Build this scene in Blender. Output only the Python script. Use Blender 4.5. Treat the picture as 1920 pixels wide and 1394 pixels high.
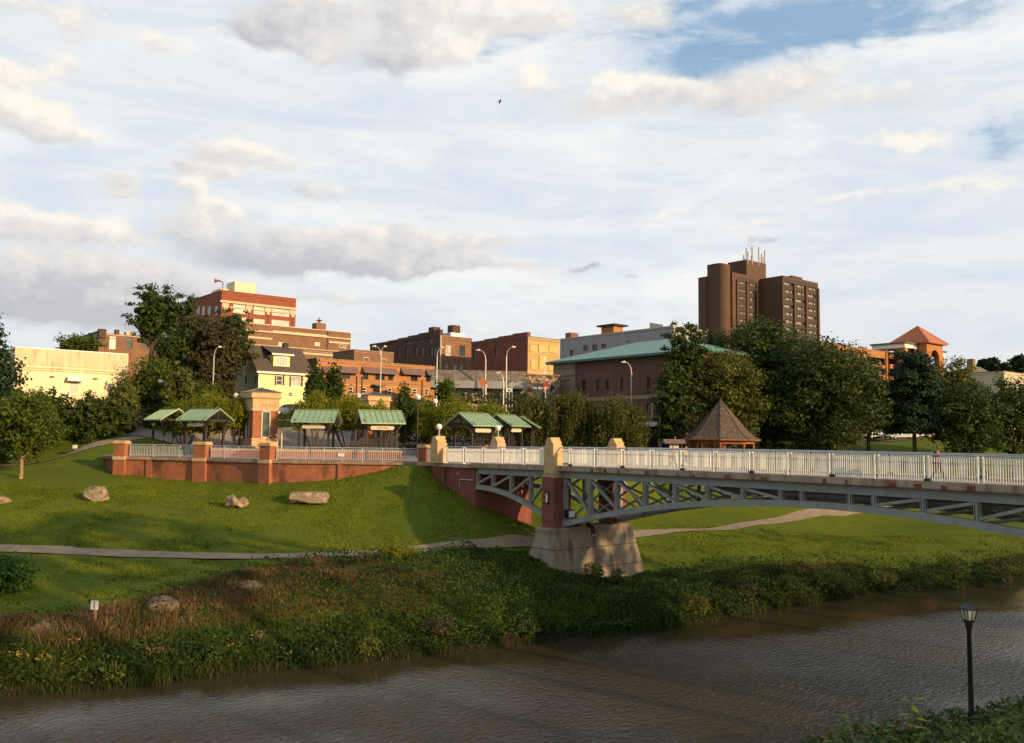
import bpy, bmesh, math, random
import numpy as np
from mathutils import Vector, Matrix
R_ = math.radians
sc = bpy.context.scene
for o in list(bpy.data.objects): bpy.data.objects.remove(o)
col = sc.collection
# ---------------------------------------------------------------- camera
F = 1650.0; PITCH = math.atan(125/F); ROLL = R_(0.65); EYE = 11.0
cam = bpy.data.objects.new('camera', bpy.data.cameras.new('camera')); col.objects.link(cam); sc.camera = cam
cam.location = (0, 0, EYE)
cam.data.sensor_width = 36; cam.data.lens = 36*F/1920; cam.data.clip_start = .1; cam.data.clip_end = 6000
camR = Matrix.Rotation(math.pi/2+PITCH, 3, 'X') @ Matrix.Rotation(ROLL, 3, 'Z')
cam.rotation_euler = camR.to_euler()
sc.render.resolution_x = 1024; sc.render.resolution_y = 743
def ray(px, py):
    d = camR @ Vector((px-960, 697-py, -F)); return d/d.y
def at(px, py, Y):                       # photo pixel at distance Y -> world point
    d = ray(px, py)*Y; return Vector((d.x, d.y, d.z+EYE))
# ---------------------------------------------------------------- sun, sky, exposure
SUN_AZ = Vector((.80, -.60)); SUN_EL = R_(14.5)
sun = bpy.data.objects.new('sun', bpy.data.lights.new('sun', 'SUN')); col.objects.link(sun)
sun.data.energy = 5.0; sun.data.angle = R_(.55); sun.data.color = (1, .69, .37)
sdir = Vector((SUN_AZ.x*math.cos(SUN_EL), SUN_AZ.y*math.cos(SUN_EL), math.sin(SUN_EL)))
sun.rotation_euler = sdir.to_track_quat('Z', 'Y').to_euler()
sc.view_settings.view_transform = 'Standard'; sc.view_settings.look = 'None'
sc.view_settings.exposure = 0.1; sc.view_settings.gamma = 1.0
world = bpy.data.worlds.new('World'); sc.world = world; world.use_nodes = True
wt = world.node_tree; wt.nodes.clear()
class G:                                 # tiny node-graph helper
    def __init__(s, t): s.t = t
    def n(s, ty, **k):
        a = s.t.nodes.new(ty)
        for q, v in k.items(): setattr(a, q, v)
        return a
    def put(s, sock, v):
        if v is None: return
        if isinstance(v, bpy.types.NodeSocket): s.t.links.new(v, sock)
        else:
            if isinstance(v, (tuple, list)) and len(v) == 3 and sock.type == 'RGBA': v = (*v, 1)
            sock.default_value = v
    def m(s, op, a, b=None, c=None, clamp=False):
        k = s.n('ShaderNodeMath', operation=op); k.use_clamp = clamp
        for i, v in enumerate((a, b, c)): s.put(k.inputs[i], v)
        return k.outputs[0]
    def vm(s, op, a, b=None):
        k = s.n('ShaderNodeVectorMath', operation=op); s.put(k.inputs[0], a); s.put(k.inputs[1], b); return k.outputs[0]
    def xyz(s, x, y, z):
        k = s.n('ShaderNodeCombineXYZ')
        for i, v in enumerate((x, y, z)): s.put(k.inputs[i], v)
        return k.outputs[0]
    def sep(s, v):
        k = s.n('ShaderNodeSeparateXYZ'); s.put(k.inputs[0], v); return k.outputs
    def mix(s, f, a, b, mode='MIX'):
        k = s.n('ShaderNodeMix', data_type='RGBA', blend_type=mode); s.put(k.inputs[0], f); s.put(k.inputs[6], a); s.put(k.inputs[7], b); return k.outputs[2]
    def noise(s, vec, scale, detail=4, rough=.55, dist=0, out=0):
        k = s.n('ShaderNodeTexNoise'); s.put(k.inputs['Vector'], vec); s.put(k.inputs['Scale'], scale)
        s.put(k.inputs['Detail'], detail); s.put(k.inputs['Roughness'], rough); s.put(k.inputs['Distortion'], dist); return k.outputs[out]
    def ss(s, v, lo, hi, o0=0., o1=1.):
        k = s.n('ShaderNodeMapRange', interpolation_type='SMOOTHSTEP'); s.put(k.inputs[0], v)
        for i, q in enumerate((lo, hi, o0, o1)): s.put(k.inputs[i+1], q)
        return k.outputs[0]
g = G(wt)
def lin(r, g_, b): return tuple(((c/255)/12.92 if c/255 <= .04045 else ((c/255+.055)/1.055)**2.4) for c in (r, g_, b))
sky = g.n('ShaderNodeTexSky', sky_type='NISHITA'); sky.sun_disc = False
sky.sun_elevation = SUN_EL; sky.sun_rotation = math.atan2(SUN_AZ.x, SUN_AZ.y); sky.air_density = 1.0; sky.dust_density = .6; sky.ozone_density = 1.5
tc = g.n('ShaderNodeTexCoord').outputs['Generated']
X, Y_, Z = g.sep(tc)
az = g.m('ARCTAN2', X, Y_); el = g.m('ARCSINE', Z)
def azel(px, py):
    d = ray(px, py).normalized(); return math.atan2(d.x, d.y), math.asin(d.z)
P = g.xyz(az, g.m('MULTIPLY', el, 1.35), 0.0)
w1 = g.noise(P, 9, 5, .6, 0, 1)          # warp colour
wv = g.vm('SUBTRACT', w1, (.5, .5, .5))
wsx, wsy, _ = g.sep(wv)
fine = g.noise(P, 34, 6, .62)
big = g.noise(g.xyz(g.m('MULTIPLY', az, 1.0), g.m('MULTIPLY', el, 2.6), .3), 3.4, 6, .6, .4)
cir = g.noise(g.xyz(g.m('ADD', az, g.m('MULTIPLY', el, .5)), g.m('MULTIPLY', el, 5.0), 2.0), 4.5, 7, .62, .7)
az2 = g.m('ADD', az, g.m('MULTIPLY', wsx, .085)); el2 = g.m('ADD', el, g.m('MULTIPLY', wsy, .055))
def blobs(lst, u, w):
    D = None; L = None
    for (px, py, rx, ry, amp, br) in lst:
        a0, e0 = azel(px, py); ax = rx/F; ay = ry/F
        du = g.m('MULTIPLY', g.m('SUBTRACT', u, a0), 1/ax); dv = g.m('MULTIPLY', g.m('SUBTRACT', w, e0), 1/ay)
        r2 = g.m('ADD', g.m('MULTIPLY', du, du), g.m('MULTIPLY', dv, dv))
        gg = g.m('MULTIPLY', g.m('EXPONENT', g.m('MULTIPLY', r2, -1.1)), amp)
        l = g.m('MULTIPLY', gg, g.m('ADD', g.m('ADD', g.m('MULTIPLY', dv, .55), g.m('MULTIPLY', du, .22)), br))
        D = gg if D is None else g.m('ADD', D, gg); L = l if L is None else g.m('ADD', L, l)
    return D, L
# base veil: pale cloud sheet with blue gaps (blue patch high on the right)
veil = g.mix(g.ss(cir, .35, .66), lin(211, 221, 231), lin(231, 233, 235))
veil = g.mix(g.ss(big, .45, .72), veil, lin(243, 243, 241))
low = g.ss(el, .0, .20)                   # toward the horizon the sheet is greyer / creamier
veil = g.mix(g.m('MULTIPLY', g.m('SUBTRACT', 1.0, low), .5), veil, lin(205, 212, 216))
BD, _ = blobs([(1560, 20, 420, 85, 1.25, 0), (1290, 110, 130, 55, .8, 0), (1900, 255, 95, 45, .95, 0), (1770, 310, 90, 40, .4, 0), (735, 25, 45, 34, .8, 0), (905, 85, 60, 50, .5, 0),
               (240, 460, 170, 30, .32, 0), (1100, 470, 120, 40, .15, 0), (1000, 620, 250, 30, .2, 0)], az2, el2)
blue = g.mix(.62, sky.outputs[0], tuple(v/.12 for v in lin(132, 180, 220)))
bl = g.ss(g.m('ADD', g.m('ADD', BD, g.m('MULTIPLY', g.m('SUBTRACT', cir, .5), 3.4)), g.m('MULTIPLY', g.m('SUBTRACT', fine, .5), .8)), .35, 1.35, 0., .86)
K = 1/.12
def kc(c): return g.vm('MULTIPLY', c, (K, K, K))
base = g.mix(bl, kc(veil), blue)
# cumulus masses: (px, py, rx, ry, amp, brightness)
CL = [(550, 42, 110, 44, 1.0, -.2), (480, 75, 70, 24, .8, -.4), (790, 55, 95, 52, 1.0, -.05), (840, 95, 55, 36, 1.2, .75), (725, 105, 75, 30, .75, -.3), (900, 15, 120, 40, .8, .35), (630, 10, 90, 22, .6, .1),
      (590, 95, 50, 24, .8, .35), (300, 98, 55, 18, .75, .5), (150, 45, 60, 36, .7, .35), (125, 118, 40, 16, .7, .4), (45, 12, 50, 16, .6, .4),
      (20, 125, 70, 20, 1.0, .6), (10, 180, 70, 26, 1.1, .4), (75, 210, 75, 24, 1.15, .45), (135, 232, 60, 14, .9, .3), (100, 245, 70, 14, .6, .1), (255, 185, 26, 9, .6, .4),
      (425, 285, 75, 24, 1.15, .35), (500, 302, 90, 12, .7, .25), (395, 325, 50, 20, 1.0, .25), (350, 315, 40, 12, .5, .0), (357, 360, 34, 28, .95, .55), (232, 335, 34, 22, 1.0, .35), (232, 362, 30, 12, .7, .4),
      (420, 402, 60, 12, .75, .5), (350, 425, 60, 24, .8, .3), (595, 346, 90, 16, .8, .15), (540, 372, 50, 8, .4, .4),
      (40, 400, 60, 28, .95, .55), (110, 430, 120, 26, 1.1, .25), (180, 432, 50, 20, .9, .5),
      (640, 445, 200, 32, 1.15, .0), (830, 450, 140, 24, 1.0, .05), (560, 480, 190, 30, 1.1, -.45), (720, 490, 210, 22, .9, -.3), (920, 505, 190, 12, .5, .1),
      (120, 500, 200, 28, 1.1, .0), (260, 520, 210, 26, .9, -.35), (60, 560, 260, 38, 1.0, -.55), (250, 590, 260, 30, .8, -.6),
      (640, 560, 220, 13, .6, .1), (860, 600, 160, 9, .4, .5), (900, 618, 130, 7, .5, .6),
      (1060, 45, 55, 26, .8, .4), (1210, 35, 65, 32, .9, .4), (1002, 145, 40, 30, 1.0, .75), (1145, 152, 60, 18, 1.0, .75), (1235, 158, 70, 16, 1.0, .7), (1170, 180, 120, 20, .7, .05),
      (960, 30, 70, 34, .7, .3), (1480, 145, 160, 36, .8, .25), (1330, 185, 120, 26, .6, .1), (1660, 185, 200, 30, .6, .15), (1100, 210, 170, 26, .5, .3),
      (1700, 270, 70, 26, .9, .9), (1820, 350, 90, 20, .7, .8), (1600, 365, 110, 11, .6, .8), (1270, 400, 90, 9, .6, .6), (1400, 425, 110, 10, .5, .6),
      (1000, 535, 80, 12, .6, .4)]
D, L = blobs(CL, az2, el2)
dens = g.m('ADD', D, g.m('MULTIPLY', g.m('SUBTRACT', fine, .5), .95))
cov = g.ss(dens, .17, .88)
shade = g.m('ADD', g.m('DIVIDE', L, g.m('ADD', D, .25)), g.m('MULTIPLY', g.m('SUBTRACT', fine, .5), 1.4))
ccol = g.mix(g.ss(shade, -.6, .15), lin(184, 185, 191), lin(222, 218, 215))
ccol = g.mix(g.ss(shade, .05, .62), ccol, lin(251, 243, 230))
allc = g.mix(g.m('MULTIPLY', cov, .84), base, kc(ccol))
# unseen sky above and behind is dimmed toward clear blue to cut fill
fill_dim = g.m('MAXIMUM', g.ss(el, .50, .95), g.ss(Y_, .25, -.35))
fill_dim = g.m('MULTIPLY', fill_dim, g.ss(fine, .2, .75, .7, .3))
allc = g.mix(fill_dim, allc, sky.outputs[0])
# small dark scud above the tower
SD, _ = blobs([(1095, 500, 55, 10, 1.0, 0), (1190, 512, 34, 8, .8, 0), (1430, 455, 55, 9, .8, 0), (1480, 480, 40, 7, .5, 0), (1680, 520, 40, 9, .5, 0), (1840, 515, 30, 7, .4, 0)], az2, el2)
scud = g.ss(g.m('ADD', SD, g.m('MULTIPLY', g.m('SUBTRACT', fine, .5), 1.2)), .45, 1.0)
allc = g.mix(g.m('MULTIPLY', scud, .6), allc, kc(g.mix(.5, lin(168, 168, 182), lin(176, 180, 196))))
# the dimmed unseen sky keeps shade under trees from going milky
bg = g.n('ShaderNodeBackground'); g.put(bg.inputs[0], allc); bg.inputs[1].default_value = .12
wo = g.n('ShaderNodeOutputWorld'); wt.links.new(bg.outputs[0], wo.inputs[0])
# ---------------------------------------------------------------- mesh helpers
class MB:
    def __init__(s): s.v = []; s.f = []; s.m = []
    def add(s, vs, fs, mi=0):
        o = len(s.v); s.v += [tuple(p) for p in vs]; s.f += [tuple(o+i for i in q) for q in fs]; s.m += [mi]*len(fs); return s
    def obox(s, c, u, v, w, mi=0):
        c = Vector(c); u = Vector(u); v = Vector(v); w = Vector(w)
        vs = [c+a*u+b*v+d*w for d in (-1, 1) for a, b in ((-1, -1), (1, -1), (1, 1), (-1, 1))]
        return s.add(vs, [(3, 2, 1, 0), (4, 5, 6, 7), (0, 1, 5, 4), (1, 2, 6, 5), (2, 3, 7, 6), (3, 0, 4, 7)], mi)
    def box(s, x0, x1, y0, y1, z0, z1, mi=0):
        return s.obox(((x0+x1)/2, (y0+y1)/2, (z0+z1)/2), ((x1-x0)/2, 0, 0), (0, (y1-y0)/2, 0), (0, 0, (z1-z0)/2), mi)
    def taper(s, x0, x1, y0, y1, z0, z1, e, mi=0):         # top inset by e (negative = flare)
        vs = [(x0, y0, z0), (x1, y0, z0), (x1, y1, z0), (x0, y1, z0), (x0+e, y0+e, z1), (x1-e, y0+e, z1), (x1-e, y1-e, z1), (x0+e, y1-e, z1)]
        return s.add(vs, [(3, 2, 1, 0), (4, 5, 6, 7), (0, 1, 5, 4), (1, 2, 6, 5), (2, 3, 7, 6), (3, 0, 4, 7)], mi)
    def beam(s, p, q, w, h, mi=0, side=None):
        p = Vector(p); q = Vector(q); d = (q-p); L = d.length; d.normalize()
        if side is None:
            side = d.cross(Vector((0, 0, 1)))
            if side.length < 1e-3: side = Vector((1, 0, 0))
        side = Vector(side).normalized(); up = side.cross(d).normalized()
        return s.obox((p+q)/2, d*L/2, side*w/2, up*h/2, mi)
    def tube(s, pts, rad, n=8, mi=0, cap=True):
        pts = [Vector(p) for p in pts]; rad = rad if isinstance(rad, (list, tuple)) else [rad]*len(pts)
        o = len(s.v); rings = []
        ref = None
        for i, p in enumerate(pts):
            d = (pts[min(i+1, len(pts)-1)]-pts[max(i-1, 0)]).normalized()
            if ref is None: ref = d.cross(Vector((0, 0, 1)) if abs(d.z) < .95 else Vector((1, 0, 0))).normalized()
            a = (ref - d*ref.dot(d)).normalized(); ref = a; b = d.cross(a)
            for k in range(n):
                t = 2*math.pi*k/n; s.v.append(tuple(p+(a*math.cos(t)+b*math.sin(t))*rad[i]))
        for i in range(len(pts)-1):
            for k in range(n):
                k2 = (k+1) % n; s.f.append((o+i*n+k, o+i*n+k2, o+(i+1)*n+k2, o+(i+1)*n+k)); s.m.append(mi)
        if cap:
            s.f.append(tuple(o+k for k in range(n))[::-1]); s.m.append(mi)
            s.f.append(tuple(o+(len(pts)-1)*n+k for k in range(n))); s.m.append(mi)
        return s
    def lathe(s, prof, n=16, c=(0, 0, 0), mi=0):
        o = len(s.v); m = len(prof)
        for (r, z) in prof:
            for k in range(n):
                t = 2*math.pi*(k+.5)/n; s.v.append((c[0]+r*math.cos(t), c[1]+r*math.sin(t), c[2]+z))
        for i in range(m-1):
            for k in range(n):
                k2 = (k+1) % n; s.f.append((o+i*n+k, o+i*n+k2, o+(i+1)*n+k2, o+(i+1)*n+k)); s.m.append(mi)
        s.f.append(tuple(o+k for k in range(n))[::-1]); s.m.append(mi); s.f.append(tuple(o+(m-1)*n+k for k in range(n))); s.m.append(mi)
        return s
    def sphere(s, c, r, n=16, m=10, mi=0, sz=1):
        return s.lathe([(max(.001, r*math.sin(math.pi*i/m)), -r*sz*math.cos(math.pi*i/m)) for i in range(m+1)], n, c, mi)
    def prism(s, poly, z0, z1, mi=0):
        n = len(poly); vs = [(x, y, z0) for x, y in poly]+[(x, y, z1) for x, y in poly]
        return s.add(vs, [tuple(range(n))[::-1], tuple(range(n, 2*n))]+[(i, (i+1) % n, n+(i+1) % n, n+i) for i in range(n)], mi)
    def xprism(s, poly, x0, x1, mi=0):                     # polygon in (y,z) run along x
        n = len(poly); vs = [(x0, a, b) for a, b in poly]+[(x1, a, b) for a, b in poly]
        return s.add(vs, [tuple(range(n))[::-1], tuple(range(n, 2*n))]+[(i, (i+1) % n, n+(i+1) % n, n+i) for i in range(n)], mi)
    def yprism(s, poly, y0, y1, mi=0):                     # polygon in (x,z) run along y
        n = len(poly); vs = [(a, y0, b) for a, b in poly]+[(a, y1, b) for a, b in poly]
        return s.add(vs, [tuple(range(n)), tuple(range(n, 2*n))[::-1]]+[(i, n+i, n+(i+1) % n, (i+1) % n) for i in range(n)], mi)
    def wall(s, o, u, L, H, ops, nrm, dep=.18, mi=0):      # wall face with real openings and reveals
        o = Vector(o); u = Vector(u); nrm = Vector(nrm); up = Vector((0, 0, 1))
        xs = sorted({0, L, *[q for a in ops for q in (a[0], a[1])]}); zs = sorted({0, H, *[q for a in ops for q in (a[2], a[3])]})
        for i in range(len(xs)-1):
            for j in range(len(zs)-1):
                cx = (xs[i]+xs[i+1])/2; cz = (zs[j]+zs[j+1])/2
                if any(a[0] < cx < a[1] and a[2] < cz < a[3] for a in ops): continue
                q = [o+u*xs[i]+up*zs[j], o+u*xs[i+1]+up*zs[j], o+u*xs[i+1]+up*zs[j+1], o+u*xs[i]+up*zs[j+1]]
                s.add(q, [(0, 1, 2, 3)], mi)
        for a in ops:
            c = [o+u*a[0]+up*a[2], o+u*a[1]+up*a[2], o+u*a[1]+up*a[3], o+u*a[0]+up*a[3]]; b = [p-nrm*dep for p in c]
            s.add(c+b, [(0, 4, 5, 1), (1, 5, 6, 2), (2, 6, 7, 3), (3, 7, 4, 0)], mi)
        return s
    def build(s, name, mats, parent=None, smooth=False, loc=None, rz=None, label=None):
        me = bpy.data.meshes.new(name); me.from_pydata(s.v, [], s.f)
        mats = mats if isinstance(mats, (list, tuple)) else [mats]
        for q in mats: me.materials.append(q)
        if len(mats) > 1: me.polygons.foreach_set('material_index', s.m)
        if smooth: me.polygons.foreach_set('use_smooth', [True]*len(me.polygons))
        me.update()
        if smooth:
            try: me.set_sharp_from_angle(angle=R_(40))
            except Exception: pass
        o = bpy.data.objects.new(name, me); col.objects.link(o)
        if parent: o.parent = parent
        if loc: o.location = loc
        if rz is not None: o.rotation_euler = (0, 0, rz)
        if label: o['label'] = label
        return o
def tag(o, label, cat, group=None, kind=None):
    if label: o['label'] = label
    if cat: o['category'] = cat
    if group: o['group'] = group
    if kind: o['kind'] = kind
    return o
def thing(name, label, cat, loc=(0, 0, 0), rz=0, group=None):
    o = bpy.data.objects.new(name, None); col.objects.link(o); o.empty_display_size = .3
    o.location = loc; o.rotation_euler = (0, 0, rz); return tag(o, label, cat, group)
def struct(o): o['kind'] = 'structure'; return o
def kids(o): return [c for c in bpy.data.objects if c.parent == o]
def dup(root, loc, rz=None, label=None, group=None):
    def cp(o, par):
        c = o.copy(); col.objects.link(c); c.parent = par
        for k in kids(o): cp(k, c)
        return c
    r = cp(root, None); r.location = loc
    if rz is not None: r.rotation_euler = (0, 0, rz)
    if label: r['label'] = label
    if group: r['group'] = group
    return r
def npmesh(name, verts, faces_n, mats, parent=None, tint=None):
    """verts (N*k,3) with k verts per face"""
    k = faces_n; n = len(verts)//k
    me = bpy.data.meshes.new(name); me.vertices.add(len(verts)); me.vertices.foreach_set('co', verts.astype(np.float32).ravel())
    me.loops.add(n*k); me.loops.foreach_set('vertex_index', np.arange(n*k, dtype=np.int32))
    me.polygons.add(n); me.polygons.foreach_set('loop_start', np.arange(0, n*k, k, dtype=np.int32))
    try: me.polygons.foreach_set('loop_total', np.full(n, k, dtype=np.int32))
    except Exception: pass
    me.materials.append(mats)
    if tint is not None:
        at_ = me.attributes.new('tint', 'FLOAT', 'FACE'); at_.data.foreach_set('value', tint.astype(np.float32))
    me.update(calc_edges=True)
    o = bpy.data.objects.new(name, me); col.objects.link(o)
    if parent: o.parent = parent
    return o
# ---------------------------------------------------------------- materials
def newmat(name):
    m = bpy.data.materials.new(name); m.use_nodes = True; t = m.node_tree; t.nodes.clear(); q = G(t)
    out = q.n('ShaderNodeOutputMaterial'); b = q.n('ShaderNodeBsdfPrincipled'); t.links.new(b.outputs[0], out.inputs[0]); return m, q, b, out
def plain(name, c, rough=.6, metal=0, spec=.4, var=.18, scale=3., bump=0, dirt=None, emit=None):
    m, q, b, out = newmat(name); tcn = q.n('ShaderNodeTexCoord').outputs['Object']
    nz = q.noise(tcn, scale, 5, .6); f = q.ss(nz, .3, .7)
    c1 = tuple(v*(1-var) for v in c); c2 = tuple(min(1, v*(1+var)) for v in c)
    cc = q.mix(f, c1, c2)
    if dirt:                                            # vertical streaks of weathering
        x, y, z = q.sep(tcn); sv = q.xyz(q.m('MULTIPLY', x, 2.2), q.m('MULTIPLY', y, 2.2), q.m('MULTIPLY', z, .25))
        cc = q.mix(q.ss(q.noise(sv, dirt[1], 4, .6), .5, .72, 0, dirt[2]), cc, dirt[0])
    q.put(b.inputs['Base Color'], cc); b.inputs['Roughness'].default_value = rough; b.inputs['Metallic'].default_value = metal
    b.inputs['Specular IOR Level'].default_value = spec
    if bump:
        bn = q.n('ShaderNodeBump'); bn.inputs['Strength'].default_value = bump; bn.inputs['Distance'].default_value = .02
        q.put(bn.inputs['Height'], q.noise(tcn, scale*8, 4, .6)); m.node_tree.links.new(bn.outputs[0], b.inputs['Normal'])
    if emit: q.put(b.inputs['Emission Color'], emit[0]); b.inputs['Emission Strength'].default_value = emit[1]
    return m
def brick(name, c1, c2, mortar, stain=None, sc_=1.0, rough=.85):
    m, q, b, out = newmat(name); tcn = q.n('ShaderNodeTexCoord').outputs['Object']; x, y, z = q.sep(tcn)
    v = q.xyz(q.m('ADD', x, y), z, 0.0); bt = q.n('ShaderNodeTexBrick'); q.put(bt.inputs['Vector'], v)
    q.put(bt.inputs['Color1'], c1); q.put(bt.inputs['Color2'], c2); q.put(bt.inputs['Mortar'], mortar)
    bt.inputs['Scale'].default_value = 1/sc_; bt.inputs['Mortar Size'].default_value = .008; bt.inputs['Brick Width'].default_value = .23; bt.inputs['Row Height'].default_value = .08
    bt.inputs['Bias'].default_value = 0
    cc = bt.outputs[0]
    nz = q.noise(tcn, .7, 5, .6); cc = q.mix(q.ss(nz, .35, .7, 0, .35), cc, tuple(v_*.62 for v_ in c1))
    nz2 = q.noise(tcn, 2.6, 4, .65); cc = q.mix(q.ss(nz2, .45, .75, 0, .4), cc, tuple(min(1, v_*1.35) for v_ in c2))
    if stain:
        sv = q.xyz(q.m('MULTIPLY', q.m('ADD', x, y), .55), q.m('MULTIPLY', z, .18), 0.)
        cc = q.mix(q.ss(q.noise(sv, 1.1, 5, .6), .5, .68, 0, stain[1]), cc, stain[0])
    q.put(b.inputs['Base Color'], cc); b.inputs['Roughness'].default_value = rough; b.inputs['Specular IOR Level'].default_value = .2
    bn = q.n('ShaderNodeBump'); bn.inputs['Strength'].default_value = .35; bn.inputs['Distance'].default_value = .01
    q.put(bn.inputs['Height'], q.m('SUBTRACT', 1.0, bt.outputs['Fac'])); m.node_tree.links.new(bn.outputs[0], b.inputs['Normal'])
    return m
def foliage(name, dark, light, trans=.25, acc=None):
    m, q, b, out = newmat(name); geo = q.n('ShaderNodeNewGeometry'); r = geo.outputs['Random Per Island']
    tcn = q.n('ShaderNodeTexCoord').outputs['Object']; nz = q.noise(tcn, .55, 3, .6)
    f = q.m('ADD', q.m('MULTIPLY', r, .6), q.m('MULTIPLY', q.m('SUBTRACT', nz, .3), .9), clamp=True)
    cc = q.mix(f, dark, light)
    if acc: cc = q.mix(q.m('GREATER_THAN', r, acc[1]), cc, acc[0])
    q.put(b.inputs['Base Color'], cc); b.inputs['Roughness'].default_value = .55; b.inputs['Specular IOR Level'].default_value = .22
    tr = q.n('ShaderNodeBsdfTranslucent'); q.put(tr.inputs[0], q.mix(.5, cc, tuple(v*1.2 for v in light)))
    mx = q.n('ShaderNodeMixShader'); mx.inputs[0].default_value = trans
    m.node_tree.links.new(b.outputs[0], mx.inputs[1]); m.node_tree.links.new(tr.outputs[0], mx.inputs[2]); m.node_tree.links.new(mx.outputs[0], out.inputs[0])
    return m
def tinted(name, stops, trans=.2):                        # colour from the per-face 'tint' attribute
    m, q, b, out = newmat(name); a = q.n('ShaderNodeAttribute', attribute_name='tint'); cr = q.n('ShaderNodeValToRGB')
    el_ = cr.color_ramp.elements
    while len(el_) < len(stops): el_.new(.5)
    for e, (p, c) in zip(el_, stops): e.position = p; e.color = (*c, 1)
    q.put(cr.inputs[0], a.outputs['Fac']); q.put(b.inputs['Base Color'], cr.outputs[0]); b.inputs['Roughness'].default_value = .6; b.inputs['Specular IOR Level'].default_value = .15
    tr = q.n('ShaderNodeBsdfTranslucent'); q.put(tr.inputs[0], cr.outputs[0]); mx = q.n('ShaderNodeMixShader'); mx.inputs[0].default_value = trans
    m.node_tree.links.new(b.outputs[0], mx.inputs[1]); m.node_tree.links.new(tr.outputs[0], mx.inputs[2]); m.node_tree.links.new(mx.outputs[0], out.inputs[0])
    return m
M = {}
M['brick_red'] = brick('brick_red', (.30, .085, .035), (.40, .13, .05), (.32, .22, .15), ((.07, .035, .025), .75))
M['brick_dk'] = brick('brick_dark_red_and_shade', (.16, .055, .035), (.20, .075, .045), (.18, .13, .1), ((.06, .03, .02), .4))
M['brick_hotel'] = brick('brick_hotel', (.25, .055, .03), (.32, .08, .04), (.3, .16, .1))
M['brick_brown'] = brick('brick_brown', (.20, .095, .05), (.26, .13, .07), (.25, .18, .12))
M['brick_orange'] = brick('brick_orange', (.40, .16, .05), (.48, .2, .07), (.4, .25, .14))
M['brick_dark_shaded'] = brick('brick_charcoal_shaded', (.085, .05, .038), (.115, .065, .048), (.12, .09, .07))
M['brick_tower'] = brick('brick_tower', (.115, .062, .042), (.145, .08, .054), (.1, .07, .05))
M['brick_church'] = brick('brick_church', (.14, .068, .05), (.18, .085, .06), (.17, .12, .1))
M['brick_side'] = brick('brick_side_red', (.20, .055, .038), (.25, .075, .05), (.2, .12, .1), ((.09, .04, .03), .5))
M['stone'] = plain('sandstone', (.55, .36, .18), .8, var=.14, scale=1.6, bump=.3, dirt=((.25, .17, .1), .9, .45))
M['stone_p'] = plain('pale_stone', (.62, .47, .3), .8, var=.1, scale=2, bump=.2)
M['coping'] = plain('coping_stone', (.30, .2, .13), .85, var=.25, scale=1.2, bump=.3, dirt=((.12, .08, .06), 1.2, .6))
M['concrete'] = plain('pier_concrete', (.27, .215, .15), .85, var=.16, scale=.8, bump=.4, dirt=((.07, .05, .045), .55, .85))
M['slab'] = plain('deck_concrete', (.36, .27, .2), .85, var=.2, scale=1.4, dirt=((.2, .07, .03), .8, .8))
M['paving'] = plain('plaza_paving', (.32, .27, .22), .85, var=.15, scale=.7)
M['asphalt'] = plain('asphalt', (.25, .21, .165), .9, var=.2, scale=.4)
M['pathm'] = plain('path_gravel', (.25, .19, .125), .92, var=.2, scale=1.5, bump=.4)
M['steel'] = plain('painted_steel_grey', (.28, .28, .26), .45, .1, .4, var=.09, scale=1.0, dirt=((.15, .13, .11), 1.2, .4))
M['railp'] = plain('railing_cream_paint', (.9, .87, .78), .45, .0, .5, var=.06)
M['rail_top'] = plain('handrail_galvanised', (.42, .43, .43), .35, .5, .5, var=.1)
M['rail_pl'] = plain('railing_pale_metal', (.58, .58, .56), .4, .3, .5, var=.06)
M['rust'] = plain('rusty_bracket', (.2, .06, .03), .8, var=.35, scale=6)
M['roof_green'] = plain('green_metal_roof', (.30, .42, .24), .42, .25, .5, var=.08, scale=.7)
M['roof_seam'] = plain('green_roof_seam', (.2, .3, .17), .45, .2, .5)
M['roof_teal'] = plain('teal_metal_roof', (.12, .27, .195), .45, .1, .5, var=.1, scale=.4)
M['roof_teal_d'] = plain('teal_fascia', (.05, .14, .1), .5)
M['timber'] = plain('dark_timber', (.045, .032, .025), .75, var=.3, scale=4)
M['timber_red'] = plain('redwood_timber', (.30, .085, .03), .7, var=.25, scale=3)
M['black'] = plain('black_metal', (.012, .011, .013), .4, .2, .5)
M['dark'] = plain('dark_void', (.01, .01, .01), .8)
M['sign_cream'] = plain('sign_board_cream', (.62, .52, .36), .6, var=.05)
M['ink'] = plain('sign_lettering', (.05, .04, .03), .7)
M['bark'] = plain('bark', (.085, .06, .042), .9, var=.35, scale=5, bump=.6)
M['bark_l'] = plain('bark_light', (.30, .19, .10), .9, var=.25, scale=5, bump=.5)
M['white'] = plain('white_paint', (.78, .76, .72), .5, var=.06)
M['cream'] = plain('cream_stucco', (.88, .73, .45), .8, var=.05, scale=.6, dirt=((.5, .36, .2), .6, .4))
M['cream_d'] = plain('cream_stucco_parapet', (.70, .54, .33), .8, var=.08, scale=.8, dirt=((.3, .2, .12), 1.0, .75))
M['yellow'] = plain('yellow_siding', (.80, .70, .32), .65, var=.04, scale=2)
M['yellow_trim'] = plain('cream_trim', (.85, .78, .6), .55, var=.04)
M['shingle'] = plain('brown_shingles', (.095, .07, .05), .9, var=.25, scale=5, bump=.4)
M['shake'] = plain('cedar_shakes', (.085, .058, .04), .92, var=.38, scale=7, bump=.8, dirt=((.42, .34, .25), 3.5, .5))
M['bronze'] = plain('bronze_metal_roof', (.10, .07, .055), .5, .3, .5)
M['plywood'] = plain('weathered_yellow_boards', (.62, .43, .15), .8, var=.12, scale=1.3, dirt=((.36, .2, .05), 1.6, .6))
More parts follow.
